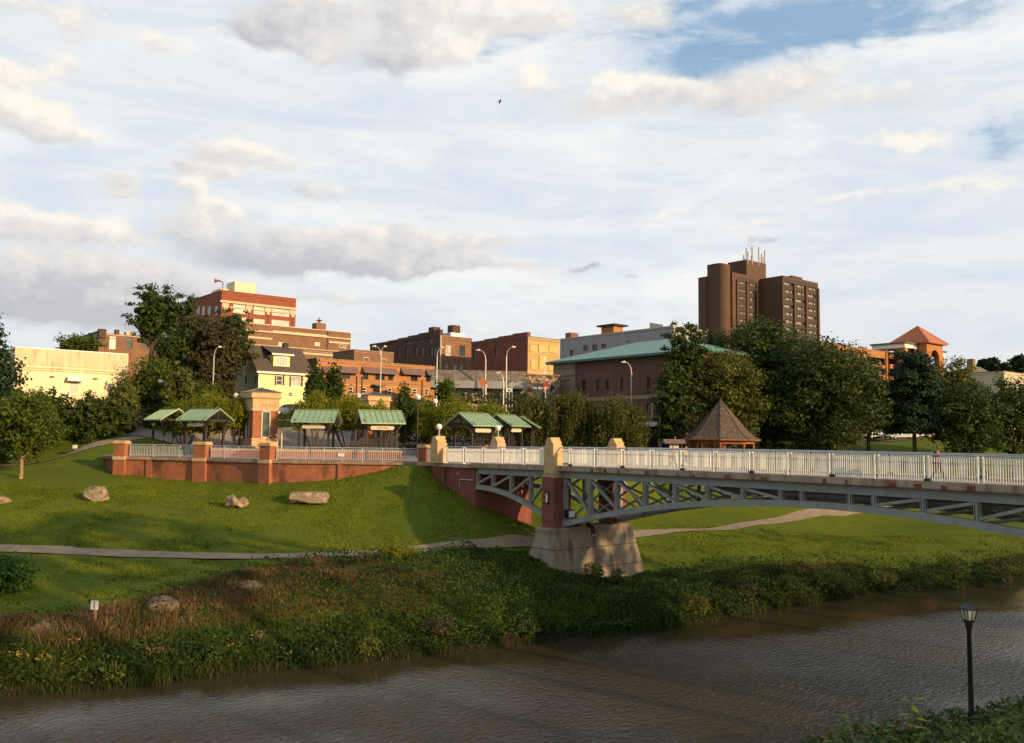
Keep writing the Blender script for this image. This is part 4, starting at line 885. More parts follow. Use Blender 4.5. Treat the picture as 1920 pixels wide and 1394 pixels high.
b = MB(); b.box(u0, u1, 1.2, 6, B.H-.6, zt); b.box(1.0, 4.5, 3.4, 8.5, B.H-.6, zt-1.6); b.build('penthouse', M['cream_d'] if 0 else plain('penthouse_cream', (.72, .62, .42), .8, var=.08), B.o)
o = thing('siren', 'horn siren on a short mast on the roof edge of the tall red block', 'siren', (B.C.x+.4*gd.x+.6*hd.x, B.C.y+.4*gd.y+.6*hd.y, B.z0+B.H), GA)
b = MB(); b.tube([(0, 0, 0), (0, 0, 1.9)], .09, 8); b.build('mast', M['frame_d'], o); b = MB(); b.tube([(0, 0, 1.9), (-.5, .3, 2.2), (-1.0, .55, 2.2)], [.1, .16, .2], 8); b.tube([(-1.0, .55, 2.2), (-1.55, .85, 2.2)], [.2, .5], 12); b.build('horn', plain('siren_red', (.2, .06, .05), .5), o)
# brown brick wing below it
B = Bld('brick_building', 'long brown brick building with pale cornice in front of the tall red block', 459, 606, 165, 655, 445, M['brick_brown'], depth=12)
for x0, x1, st in ((519.5, 529.5, 'b'), (588, 598, 'b')): B.win('F', x0, 642, x1, 649, st)
B.win('F', 634, 646.5, 643, 652, 'w'); B.win('F', 644, 647, 648, 654, 'b'); B.walls('asphalt', .4, 'stone_p')
B.band('F', 620, 622.5, .35, 'stone_p', 'cornice', ref=480); B.band('F', 632, 635.5, .12, 'stone_p', 'string_course', px0=461, px1=507, ref=480); B.band('F', 641, 644.5, .12, 'stone_p', px0=614, px1=653, ref=630)
B.band('F', 624.5, 627, .14, 'stone_p', px0=508, px1=611, ref=560)
u = along(B.C, B.g, 611); b = MB(); b.tube([(u, -.12, 1), (u, -.12, B.H)], .1, 8); b.build('drainpipe', M['bronze'], B.o)
u = along(B.C, B.g, 601); b = MB(); b.box(u-1.05, u+1.05, .5, 2.4, B.H-.2, B.H+1.5); b.lathe([(.25, 0), (.25, .5), (.7, .6), (.1, .85), (.08, 1.3)], 10, (u, 1.4, B.H+1.5)); b.build('roof_vent', M['brick_brown'], B.o)
B = Bld('brick_building', 'lower brown brick wing with a pale roof just above the yellow house', 463, 646, 150, 692, None, M['brick_brown'], depth=8); B.walls('silver', .3, 'stone_p'); B.band('F', 661.5, 665, .12, 'stone_p', ref=575)
B = Bld('brick_building', 'small flat brick box building just behind the orange brick roof', 664, 656.5, 138, 737, None, M['brick_brown'], depth=7); B.walls('silver', .2, 'brick_brown' if 0 else 'coping')
for x in (684, 717): u = along(B.C, B.g, x); b = MB(); b.tube([(u-.5, -.15, B.H-1.6), (u-.5, -.15, B.H-1.1), (u+.5, -.15, B.H-1.1), (u+.5, -.15, B.H-1.6)], .06, 6); b.build('pipe', M['white'], B.o)
# yellow house
B = Bld('yellow_house', 'yellow two storey house with brown gabled roof and a dormer', 485.5, 693, 118, 581, 441, M['yellow'], 'house', side=plain('shaded_side_siding', (.34, .36, .2), .7))  # side siding carries its shade as a greyer, darker colour
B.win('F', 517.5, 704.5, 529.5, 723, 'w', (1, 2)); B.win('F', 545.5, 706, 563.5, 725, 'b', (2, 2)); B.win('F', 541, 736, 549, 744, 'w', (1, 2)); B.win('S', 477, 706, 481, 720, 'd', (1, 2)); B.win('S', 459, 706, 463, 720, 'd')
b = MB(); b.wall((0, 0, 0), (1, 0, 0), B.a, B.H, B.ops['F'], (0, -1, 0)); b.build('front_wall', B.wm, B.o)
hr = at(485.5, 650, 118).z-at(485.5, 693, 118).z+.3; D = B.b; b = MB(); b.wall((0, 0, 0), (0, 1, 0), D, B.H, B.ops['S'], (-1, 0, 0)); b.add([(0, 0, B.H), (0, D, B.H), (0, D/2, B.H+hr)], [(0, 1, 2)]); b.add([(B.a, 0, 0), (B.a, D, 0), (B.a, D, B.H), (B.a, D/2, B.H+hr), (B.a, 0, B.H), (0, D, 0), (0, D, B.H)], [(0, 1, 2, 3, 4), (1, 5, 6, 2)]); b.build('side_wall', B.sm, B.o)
e = .45; b = MB()
for s in (0, 1):
    ye = -e if s == 0 else D+e; zE = B.H-e*hr/(D/2)
    b.add([(-e, ye, zE), (B.a+e, ye, zE), (B.a+e, D/2, B.H+hr), (-e, D/2, B.H+hr), (-e, ye, zE+.16), (B.a+e, ye, zE+.16), (B.a+e, D/2, B.H+hr+.18), (-e, D/2, B.H+hr+.18)], [(3, 2, 1, 0), (4, 5, 6, 7), (0, 1, 5, 4), (1, 2, 6, 5), (3, 0, 4, 7)])
rf = b.build('roof', M['shingle'], B.o); b = MB(); zE = B.H-e*hr/(D/2); b.box(-e-.02, B.a+e+.02, -e-.05, -e, zE-.12, zE+.15); b.build('eave_trim', M['yellow_trim'], B.o)
u0 = along(B.C, B.g, 514); u1 = along(B.C, B.g, 545); sl = hr/(D/2); zd0 = B.H+.35; yd = zd0/1.0; y_f = .55; zb_ = B.H+y_f*sl; zt_ = zb_+1.75
dm_ = MB(); dm_.box(u0, u1, y_f, D/2, zb_-.3, zt_); dmo = dm_.build('dormer', M['yellow'], B.o)
b = MB(); t_ = .1; b.box(u0+.35, u1-.35, y_f-.06, y_f-.01, zb_+.25, zt_-.2); wv_ = b.build('window', M['frame_w'], B.o); b = MB()
for k in range(4): w_ = (u1-u0-.9)/4; b.box(u0+.45+w_*k+.05, u0+.45+w_*(k+1)-.05, y_f-.075, y_f-.061, zb_+.38, zt_-.32)
b.build('pane', M['glass_w'], wv_)
b = MB(); b.add([(u0-.4, y_f-.4, zt_), (u1+.4, y_f-.4, zt_), (u1+.4, D/2, B.H+hr+.2), (u0-.4, D/2, B.H+hr+.2), (u0-.4, y_f-.4, zt_+.14), (u1+.4, y_f-.4, zt_+.14), (u1+.4, D/2, B.H+hr+.3), (u0-.4, D/2, B.H+hr+.3)], [(3, 2, 1, 0), (4, 5, 6, 7), (0, 1, 5, 4), (1, 2, 6, 5), (3, 0, 4, 7), (2, 3, 7, 6)]); b.build('dormer_roof', M['shingle'], B.o)
b = MB(); b.box(u0-.42, u1+.42, y_f-.46, y_f-.4, zt_-.08, zt_+.15); b.build('dormer_trim', M['yellow_trim'], B.o)
for (a0, a1) in ((514.5, 517.3), (529.7, 532.5), (542, 545.2), (563.8, 567)): oo = B.op('F', a0, 704.5 if a0 < 540 else 706, a1, 723 if a0 < 540 else 725); b = MB(); b.box(oo[0], oo[1], -.05, -.005, oo[2], oo[3]); b.build('shutter', M['frame_d'], B.o)
b = MB(); b.box(-.03, .14, -.03, .0, 0, B.H-.2); b.build('corner_trim', M['yellow_trim'], B.o)
u = along(B.C, B.g, 556); b = MB(); b.box(u-.35, u+.35, D/2-.3, D/2+.4, B.H+hr-.5, B.H+hr+.9); b.build('chimney', M['timber'], B.o); b = MB(); b.box(-.06, 0, D/2-.9, D/2+.9, B.H+.5, B.H+1.5); b.build('gable_vent', M['frame_w'], B.o)
# orange brick building with awnings
B = Bld('brick_building', 'orange brick two storey building with brown window awnings', 594, 672.5, 125, 815, 573, M['brick_orange'], side=M['brick_dk'])  # side wall's shadow is put into the colour by a darker brick
up = [(610, 618), (641, 656), (680, 690), (703, 721), (727, 737), (770, 783), (798, 808)]
for i, (x0, x1) in enumerate(up): k = (x0-594)/221; B.win('F', x0, 696+k*9, x1, 709+k*8, 'd', (2 if x1-x0 > 12 else 1, 1))
for x0, x1 in ((654, 662), (679, 687), (727.5, 735), (774, 782), (797, 804)): k = (x0-594)/221; B.win('F', x0, 724+k*6.5, x1, 737+k*4, 'w', (1, 2))
B.win('F', 699, 729, 713, 745, 'd'); B.walls('asphalt', .35, 'brick_orange' if 0 else 'coping')
for x0, x1 in ((602, 614), (632, 668), (677, 741), (750, 791), (797, 815)):
    oo = B.op('F', x0, 688+(x0-594)/221*7, min(x1, 814), 699+(x0-594)/221*6); b = MB(); b.xprism([(0, oo[2]), (-.95, oo[2]-.05), (-.95, oo[2]+.1), (-.1, oo[3]+.1), (0, oo[3]+.1)], oo[0], oo[1]); b.build('awning', M['awning'], B.o)
B.band('F', 713, 715, .06, 'brick_red' if 0 else 'coping', ref=650); B.band('F', 721.5, 723, .05, 'stone', ref=660)
for x in (668, 678, 791): u = along(B.C, B.g, x); b = MB(); b.tube([(u, -.1, 3), (u, -.1, B.H-2.2)], .09, 6); b.build('drainpipe', M['bronze'], B.o)
oo = B.op('F', 696, 722, 717, 725); b = MB(); b.box(oo[0], oo[1], -1.2, 0, oo[2], oo[3]); b.build('porch_roof', M['bronze'], B.o)
# dark long brick building, arched building
B = Bld('brick_building', 'long dark brick building with a sawtooth parapet and a lit narrow end in the centre', 826, 630, 150, 884, 692, M['brick_brown'], side=M['brick_dark_shaded'])  # long side is painted darker than the lit end to hold its shade
for x in (746, 762, 779, 790, 808, 814): B.win('S', x-3.2, 651, x+3.2, 669, 'd', (1, 2))
for x in (722, 730): B.win('S', x-2, 647, x+2, 652, 'd')
for x in (763, 789, 806): B.win('S', x-3, 638, x+3, 644, 'd')
for x0, x1 in ((835, 845), (860, 871)): B.win('F', x0, 648, x1, 668, 'b' if x0 < 850 else 'd', (2, 2))
for x0, x1 in ((850, 856), (862, 868)): B.win('F', x0, 684, x1, 693, 'b')
B.win('F', 834, 683, 839, 691, 'b', (1, 2)); B.walls('asphalt', .5, 'coping')
n = 7; hh = B.b/n
for k in range(n): b = MB(); b.box(-.12, .5, k*hh, (k+1)*hh-.02, B.H, B.H+1.1-.16*k if k < 5 else B.H+.35); b.build('parapet_step', M['brick_dark_shaded'], B.o)
for px, w_ in ((801, .8),): u = along(B.C, B.h, px); b = MB(); b.box(.6, 2, u-w_, u+w_, B.H, B.H+1.9); b.build('chimney', M['brick_dark_shaded'], B.o)
u = along(B.C, B.g, 862); b = MB(); b.box(u-.8, u+.8, 1.2, 2.8, B.H-.2, B.H+2.3); b.build('chimney', M['brick_dark_shaded'], B.o); b = MB(); b.box(u-1.5, u+1.6, .8, 3.2, B.H-.2, B.H+.9); b.build('roof_unit', M['white'], B.o)
b = MB(); b.tube([(-.02, -.15, 0), (-.02, -.15, B.H)], .14, 6); b.build('drainpipe', M['stone_p'], B.o)
B = Bld('brick_building', 'dull red brick building whose end wall is covered in yellow boards', 990, 632, 135, 1049, 883, M['plywood_t'], side=M['brick_side'])
for x, y0, y1 in ((889, 656, 671), (929.5, 652, 667)): B.win('S', x-2.2, y0, x+2.2, y1, 'd', (1, 2))
B.walls('asphalt', .3, 'coping')
n = 4
for k in range(n): b = MB(); b.box(-.14, .5, k*B.b/n, (k+1)*B.b/n-.03, B.H+.12, B.H+.75-.14*k); b.build('parapet_step', M['brick_side'], B.o)
for (x0, y0, x1, y1) in ((993, 648, 1006, 660), (1009, 648, 1026, 661), (1029, 650, 1046, 662), (995, 676, 1007, 694), (1028, 680, 1044, 695), (1010, 668, 1025, 694)):
    oo = B.op('F', x0, y0, x1, y1); b = MB(); b.box(oo[0], oo[1], -.12, 0, oo[2], oo[3]); b.build('board_panel', M['plywood'], B.o)
for y in (645.5, 664): B.band('F', y, y+1.2, .08, 'plywood', 'trim', ref=1015)
B.band('F', 697, 703, .3, 'stone', 'cornice', ref=1015)
# low stone building with mansard
B = Bld('mansard_building', 'low dark building with a stained mansard roof and rubble stone walls behind the hedge', 822, 722, 121, 979, None, M['rubble'], rot=6, depth=6)
for x0, x1 in ((836, 848), (857, 868), (876, 883)): B.win('F', x0, 722, x1, 745, 'd')
B.win('F', 894, 720, 910, 746, 'd'); B.win('F', 925, 730, 941, 750, 'w'); B.walls('asphalt', 0)
zt2 = at(822, 693, 121).z-B.z0; b = MB(); b.xprism([(-1.4, B.H-.35), (B.b, B.H-.35), (B.b, zt2), (.55, zt2), (-1.3, B.H+.5)], -1, B.a+.6); b.build('mansard_roof', plain('stained_mansard', (.15, .12, .09), .85, var=.3, scale=1.2, dirt=((.36, .28, .16), 1.3, .7)), B.o)
b = MB(); b.box(-1.1, B.a+.7, -1.5, -1.38, B.H-.45, B.H+.55); b.build('fascia', M['steel'], B.o)
B = Bld('stone_annex', 'rubble stone shopfront with a dark window below the yellow boards', 975, 703, 122, 1050, None, M['rubble'], rot=12, depth=6); B.win('F', 998, 719, 1020, 742, 'd', (2, 1)); B.walls('asphalt', 0, 'coping')
oo = B.ops['F'][0]; textmesh('the den', .55, B.o, ((oo[0]+oo[1])/2, -.02+.1, oo[2]+.9), (math.pi/2, 0, 0), M['signwhite'])
# grey-white building
B = Bld('warehouse', 'pale grey painted building with small shuttered windows behind the green roof', 1262, 612, 150, 1330, 1050, M['greywhite'], side=M['greywhite'], depth=30)
for x0, y0, x1, y1 in ((1069, 656.5, 1074, 667), (1094, 648, 1103, 658), (1111, 646.5, 1120, 657), (1128, 645, 1137, 653), (1175, 640, 1181, 642)): B.win('S', x0, y0, x1, y1, 'd', (1, 3))
B.walls('asphalt', .3, 'greywhite' if 0 else 'stone_p')
u = along(B.C, B.h, 1132); b = MB(); b.box(1, 3.5, u-1.6, u+1.6, B.H-.3, B.H+1.6); b.build('roof_hut', M['brick_orange'], B.o); b = MB(); b.box(.4, 4.2, u-2.3, u+2.3, B.H+1.6, B.H+1.9); b.build('hut_roof', M['timber'], B.o)
u = along(B.C, B.h, 1045 if 0 else 1058); b = MB(); b.box(1, 3, u-.8, u+.8, B.H-.3, B.H+1.3); b.build('vent_box', M['brick_brown'], B.o)
p0 = at(1243, 604, 158); lc = Vector((p0.x, p0.y))-B.C; lx = lc.dot(B.g); ly = lc.dot(B.h); b = MB(); zt = p0.z-B.z0
b.add([(lx, ly-.0, B.H-.5), (lx+3.2, ly, B.H-.5), (lx+3.2, ly+3.2, B.H-.5), (lx, ly+3.2, B.H-.5), (lx, ly, zt-.5), (lx+3.2, ly, zt-1.2), (lx+3.2, ly+3.2, zt-.6), (lx, ly+3.2, zt+.2)], [(0, 1, 5, 4), (1, 2, 6, 5), (2, 3, 7, 6), (3, 0, 4, 7), (4, 5, 6, 7)]); b.build('skylight_hut', plain('hut_panels', (.5, .47, .42), .6, var=.06), B.o)
# church with the green roof
B = Bld('church', 'brown brick church with a teal hipped metal roof and a tan end panel', 1256, 661, 112, 1330, 1040, M['brick_church'], depth=16)
for x, y0, y1 in ((1095, 713, 733), (1121.5, 712, 732.5), (1139.5, 711.5, 731.5), (1167.5, 710, 731), (1187, 709, 730), (1217, 707, 729), (1240, 706, 728)): B.win('S', x-3.3, y0, x+3.3, y1, 'd', (1, 2))
for x0, y0, x1, y1 in ((1162, 749, 1174, 753), (1186, 757, 1192, 760), (1213, 757, 1221, 775)): B.win('S', x0, y0, x1, y1, 'd')
B.walls('asphalt', 0)
up0 = along(B.C, B.h, 1080); zb2 = 1.5; b = MB(); b.box(-.14, .02, up0, B.b+.14, zb2, B.H-.02); pn = b.build('tan_panel', M['tan'], B.o)
b = MB(); b.box(-.16, -.13, up0, B.b+.14, B.H-1.08, B.H-1.0); b.build('reveal_line', M['brick_church'], B.o)
B.band('S', 744, 751, .1, 'tan', 'string_course', px0=1079, px1=1256, ref=1140)
for px in (1225, 1249): u = along(B.C, B.h, px); b = MB(); b.box(-.16, 0, u-.2, u+.2, 0, B.H-6.4); b.build('pilaster', M['tan'], B.o)
uc = along(B.C, B.h, 1061); rm = M['ink']
for s, dz in (('Grace Community', 0), ('Church inc', -.58)): textmesh(s, .56, pn, (-.16, uc, B.H-2.3+dz), (math.pi/2, 0, -math.pi/2), rm, .01)
e = 1.0; a_, D = B.a, B.b; hr = 2.5; b = MB(); r0, r1 = D*.36, D-6.; W_ = 10.5
b.add([(-e, -e-5, B.H), (W_+e, -e-5, B.H), (W_+e, D+e, B.H), (-e, D+e, B.H), (W_/2, 3, B.H+hr), (W_/2, D-11.5, B.H+hr)], [(0, 1, 4), (1, 2, 5, 4), (2, 3, 5), (3, 0, 4, 5), (0, 3, 2, 1)]); b.build('roof', M['roof_teal'], B.o)
b = MB(); b.box(-e-.05, W_+e+.05, -e-5.05, D+e+.05, B.H-.32, B.H-.01); b.build('fascia', M['roof_teal_d'], B.o)
b = MB(); b.add([(W_, -5, 0), (W_, D, 0), (0, -5, 0), (0, 0, 0), (W_, -5, B.H-.32), (W_, D, B.H-.32), (0, -5, B.H-.32), (0, 0, B.H-.32), (0, D, 0), (0, D, B.H-.32)], [(0, 1, 5, 4), (2, 0, 4, 6), (3, 2, 6, 7), (1, 8, 9, 5)]); b.build('nave_wall', M['brick_church'], B.o)
p = at(1215, 812, 108); z = H1(p.x, p.y); o = thing('entrance_canopy', 'low grey entrance canopy with pale columns beside the church under the dark pine', 'canopy', (p.x, p.y, z), R_(-50)); zt = at(1215, 796, 108).z-z
b = MB(); b.xprism([(-1.6, zt-.3), (1.6, zt-.3), (1.6, zt-.1), (0, zt+.4), (-1.6, zt-.1)], -3, 3.5); b.build('roof', M['silver'], o)
for x in (-2.6, 3.0):
    for y in (-1.3, 1.3): b = MB(); b.box(x-.16, x+.16, y-.16, y+.16, 0, zt-.3); b.build('column', M['tan'], o)
b = MB(); b.box(-3, 3.2, 1.6, 1.7, 0, zt-.3); b.build('dark_rear_sheet', M['dark'], o)  # black sheet stands in for the shade under the canopy
# high-rise tower
T = Bld('tower_block', 'brown brick high-rise with window bands and rooftop aerials, tallest building on the right', 1468, 517.5, 330, 1538, 1428, M['brick_tower'], 'tower block')
nz = 13; rows = [526+14.1*k for k in range(10)]; ops = []
for k in range(10):
    yy = 529.5+14.05*k
    for j, (x0, x1) in enumerate(((1471.5, 1490), (1493.5, 1512.5), (1515.5, 1534))):
        o0 = T.op('F', 1471.5, yy+.4, 1490, yy+6.4); o1 = T.op('F', x0, yy, x1, yy+6); oo = (o1[0], o1[1], o0[2], o0[3]); T.ops['F'].append(oo); T.wf('F', oo, 't', (4, 1), .25)
T.walls('asphalt', .5, 'brick_tower' if 0 else 'panel_dk')
for i in range(10):
    oo = T.ops['F'][i*3]; z = oo[3]+.1; b = MB(); b.box(.7, T.a-.4, -.06, 0, z, z+1.35); b.build('spandrel', M['panel_dk'], T.o)
    z_ = oo[2]; b = MB()
    for j in range(3):
        q = T.ops['F'][i*3+j]; w_ = (q[1]-q[0])/6; [b.box(q[0]+w_*kk+.1, q[0]+w_*(kk+1)-.12, .3, .34, q[2]+.25, q[3]-.25) for kk in ((2, 3, 5) if (i+j) % 3 else (1, 2, 3))]
    b.build('blind', M['glass_w'], T.o)
for px in (1469.5, 1491.8, 1514, 1536.5): u = along(T.C, T.g, px); b = MB(); b.box(u-.5, u+.5, -.7, 0, 0, T.H-2.2); b.build('pilaster', M['brick_tower'], T.o)
yl = T.b; b = MB(); wl_ = MB(); zt = T.H+.6; opsL = []
for k in range(7):
    zc = T.ops['F'][k*3][2]; zh = T.ops['F'][k*3][3]
    opsL += [(3.4, 7.9, zc-.1, zh-.1), (9.7, 14.4, zc, zh)]
b.wall((-17.5, yl, 0), (1, 0, 0), 17.5, zt, opsL, (0, -1, 0), .3); b.add([(-17.5, yl, 0), (-17.5, yl+16, 0), (-17.5, yl, zt), (-17.5, yl+16, zt)], [(0, 1, 3, 2)]); b.box(-17.4, 5, yl+.3, yl+16, 0, zt-.5) if 0 else b.box(-17.4, 5, yl+1.2, yl+16, 0, zt-.1); b.build('left_wing', M['brick_tower'], T.o)
for (u0, u1, z0, z1) in opsL:
    b = MB(); b.box(-17.5+u0, -17.5+u1, yl+.3, yl+.4, z0, z1); w_ = b.build('window', M['glass_t'], T.o); b = MB(); d = (u1-u0)/6; [b.box(-17.5+u0+d*kk+.1, -17.5+u0+d*(kk+1)-.1, yl+.25, yl+.29, z0+.3, z1-.3) for kk in (2, 3, 5)]; b.build('blind', M['glass_w'], w_)
for u in (2.7, 8.8, 15.1): b = MB(); b.box(-17.5+u-.45, -17.5+u+.45, yl-.6, yl, 0, zt-2.4); b.build('pilaster', M['brick_tower'], T.o)
for k in range(8):
    zc = T.ops['F'][k*3][3]; b = MB(); b.box(-14.4, -2.9, yl-.06, yl, zc+.1, zc+1.5); b.build('spandrel', M['panel_dk'], T.o)
b = MB(); b.lathe([(2.9, 0), (2.9, zt+2.7)], 24, (-19.4, yl+3.1, 0)); b.prism([(-21.5, yl+3.3), (-20.6, yl+2.5), (-17.6, yl+2.5), (-17.6, yl+8.5), (-21.5, yl+8.5)], 0, zt+3.4); b.build('stair_tower', M['brick_tower'], T.o, True); b = MB(); b.box(-21.9, -17.6, yl+8.6, yl+12.4, 0, zt-1.2); b.build('end_wing', M['brick_tower'], T.o)
b = MB(); b.box(-5.5, 7.2, yl+2.2, yl+11, T.H-1, T.H+7.4); ph = b.build('lift_penthouse', M['brick_tower'], T.o); b = MB(); b.box(14, 21, 5, 9, T.H-.6, T.H+2.6); b.build('roof_plant', M['brick_tower'], T.o)
def mast(x, y, h, r=.12, yagi=False, pan=False, name='aerial'):
    b = MB(); b.tube([(x, y, T.H+6), (x, y, T.H+7.4+h)], r, 6)
    if yagi:
        for k in range(5): z = T.H+7.4+h-1-k*1.1; w_ = 1.2+.5*(k % 2); b.tube([(x-w_*.77, y+w_*.63, z), (x+w_*.77, y-w_*.63, z)], .06, 5)
    if pan: b.box(x-.25, x+.25, y-.2, y+.2, T.H+7.6, T.H+7.4+h)
    b.build(name, M['pole'], T.o)
mast(-3.2, yl+2.6, 12.5, .08); mast(.5, yl+4, 11, .1, True); mast(2.0, yl+5, 9, .1)
for x, y, h in ((-5.3, yl+2.3, 4.5), (-4.4, yl+2.2, 3.2), (-1.6, yl+2.2, 5.6), (-1.0, yl+3, 2.2), (2.6, yl+2.2, 6.0), (4.6, yl+2.3, 3.6), (5.8, yl+2.3, 2.6), (7.0, yl+2.5, 5.4), (7.1, yl+5, 3.6), (-1.8, yl+6, 3)): mast(x, y, h, .1, False, True, 'panel_antenna')
# parking structure with pyramid-roofed tower
B = Bld('parking_garage', 'orange brick parking garage with open decks behind the dark trees on the right', 1535, 643, 150, 1690, None, M['brick_orange'], depth=12)
for k, (x0, x1) in enumerate(((1540, 1563), (1566, 1618), (1628, 1662), (1668, 1686))):
    for j in range(3): dz = 20*j; B.ops['F'].append(B.op('F', x0, 668+dz+(x0-1535)*.03, x1, 680+dz+(x0-1535)*.03))
B.walls('asphalt', 1.0, 'coping')
b = MB(); b.box(.2, B.a-.2, 2.5, 2.8, 0, B.H-1.2); b.build('dark_backing', M['dark'], B.o)  # black sheet stands in for the unlit depth of the decks
for px in (1564.5, 1622, 1665): u = along(B.C, B.g, px); b = MB(); b.box(u-.45, u+.45, -.25, 0, 0, B.H+.4); b.build('pilaster', M['brick_orange'], B.o)
p = at(1737.5, 641, 164); pz = p.z; z0 = 13.2; o = thing('stair_pavilion', 'brick stair tower with a terracotta pyramid roof and an arched opening', 'tower', (p.x, p.y, z0), GA); z = pz-z0; w = 6.4; e = .75
b = MB(); b.add([(-e, -e, z), (w+e, -e, z), (w+e, w+e, z), (-e, w+e, z), (w/2, w/2, z+3.5), (-e, -e, z-.25), (w+e, -e, z-.25), (w+e, w+e, z-.25), (-e, w+e, z-.25)], [(0, 1, 4), (1, 2, 4), (2, 3, 4), (3, 0, 4), (0, 5, 6, 1), (1, 6, 7, 2), (2, 7, 8, 3), (3, 8, 5, 0), (5, 8, 7, 6)])
for c_ in ((-e, -e), (w+e, -e), (w+e, w+e), (-e, w+e)): b.beam((*c_, z+.02), (w/2, w/2, z+3.52), .18, .12)
b.build('roof', M['roof_orange'], o)
def archw(f):
    b = MB(); n = 10; r = 1.75; cx = w/2; zc = z-3.1; zb = z-7.0; T_ = .5
    pts = [(cx+r*math.cos(math.pi*k/n), zc+r*math.sin(math.pi*k/n)) for k in range(n+1)]
    out = [(w, 0), (w, z-.25), (0, z-.25), (0, 0)]
    P = lambda u, d, zz: (u, d, zz) if f == 'F' else ((d, u, zz) if f == 'S' else ((u, w-d, zz) if f == 'B' else (w-d, u, zz)))
    for d in (0, T_):
        quads = [[(pts[k][0], pts[k][1]), (pts[k+1][0], pts[k+1][1]), (pts[k+1][0], z-.25), (pts[k][0], z-.25)] for k in range(n)]
        quads += [[(cx+r, 0), (w, 0), (w, z-.25), (cx+r, z-.25)], [(0, 0), (cx-r, 0), (cx-r, z-.25), (0, z-.25)], [(cx-r, 0), (cx+r, 0), (cx+r, zb), (cx-r, zb)]]
        for q in quads: b.add([P(u, d, zz) for u, zz in q], [(0, 1, 2, 3)])
    edge = [(cx+r, zb)]+pts+[(cx-r, zb)]
    for k in range(len(edge)-1): b.add([P(edge[k][0], 0, edge[k][1]), P(edge[k+1][0], 0, edge[k+1][1]), P(edge[k+1][0], T_, edge[k+1][1]), P(edge[k][0], T_, edge[k][1])], [(0, 1, 2, 3)])
    b.build('arched_wall', M['brick_orange'], o)
for f in 'FSBR': archw(f)
for (x0, x1, y0, y1, dz) in ((-4.6, 0, 2, 8, .55), (w, w+3.6, 1.5, 7, 1.3)):
    b = MB(); b.box(x0-.5, x1+.4, y0-.5, y1+.5, z-dz, z-dz+.3); b.build('pergola_roof', M['roof_grey'], o); b = MB(); b.box(x0-.2, x1, y0-.2, y1+.2, z-dz-.75, z-dz); b.box(x0-.2, x1, y0+.8, y1-.8, z-dz-.76, z-dz-.74); b.build('pergola_beam', M['yellow_trim'], o)
    for x in ((x0+.5, x1-1.2) if x0 < 0 else (x1-.6,)):
        for y in (y0+.4, y1-.4): b = MB(); b.box(x-.55, x+.55, y-.55, y+.55, 0, z-dz-.75); b.build('pergola_column', M['brick_orange'], o)
# far right houses
B = Bld('brick_house', 'brick house with grey hipped roof and chimney, partly hidden at the right', 1812, 706, 150, 1874, 1796, M['brick_orange'], 'house', depth=9)
B.walls('asphalt', 0); b = MB(); e = .6; a_, D = B.a, B.b; hr = at(1812, 690, 150).z-at(1812, 706, 150).z+.6
b.add([(-e, -e, B.H), (a_+e, -e, B.H), (a_+e, D+e, B.H), (-e, D+e, B.H), (a_*.25, D/2, B.H+hr), (a_*.6, D/2, B.H+hr)], [(0, 1, 5, 4), (1, 2, 5), (2, 3, 4, 5), (3, 0, 4), (0, 3, 2, 1)]); b.build('roof', M['roof_grey'], B.o); b = MB(); b.box(a_*.1, a_*.1+1.0, D/2-1.4, D/2-.4, B.H, B.H+hr+1.0); b.build('chimney', M['brick_brown'], B.o)
B = Bld('commercial_building', 'pale cream flat roofed building at the right edge', 1882, 697, 140, 1990, None, plain('pale_cream_wall', (.55, .47, .33), .8, var=.05), depth=10)
for x0, x1 in ((1893, 1902), (1912, 1919)): B.win('F', x0, 726, x1, 742, 'd', (1, 2))
B.walls('asphalt', .3, 'coping')
# ---------------------------------------------------------------- lamps and signs in the town
def cobra(label, px, ytop, Y, armpx, zb=None, double=False, h_arm=1.2):
    p = at(px, ytop, Y); z0 = H1(p.x, p.y) if zb is None else zb; h = p.z-z0; o = thing('street_lamp', label, 'street lamp', (p.x, p.y, z0), 0, 'tall grey street lamps in the town')
    b = MB(); b.tube([(0, 0, 0), (0, 0, h-h_arm)], [.11, .075], 8); b.build('pole', M['pole'], o, True)
    for L in ([armpx] if not double else [armpx, -armpx*.5]):
        a = L*Y/F; s = 1 if a > 0 else -1; b = MB(); b.tube([(0, 0, h-h_arm-.1), (a*.12, 0, h-h_arm*.5), (a*.45, 0, h-h_arm*.12), (a*.8, 0, h)], .045, 6); b.build('arm', M['pole'], o, True)
        b = MB(); b.tube([(a*.75, 0, h-.03), (a*.85, 0, h+.03), (a*1.05+s*.25, 0, h-.02)], [.05, .15, .07], 8); b.build('lamp_head', M['frame_w'], o, True)
for a in [('grey street lamp rising from the trees in front of the tall dark tree', 402, 651, 108, 10), ('double armed grey street lamp in front of the orange brick building', 715, 650, 116, -13, None, True), ('grey street lamp at the corner of the long dark building', 820, 652, 118, 9), ('grey street lamp in front of the dull red brick wall, head pointing left', 911, 657, 119, -14),
          ('tall grey street lamp left of the yellow boards, its head pointing right', 950, 651, 117, 13), ('short grey street lamp in front of the mansard building', 944.5, 700, 106, -10), ('pale street lamp against the yellow boarded wall', 1021.5, 662, 124, -8), ('grey street lamp in front of the church wall', 1184, 679.5, 106, -14)]: cobra(*a)
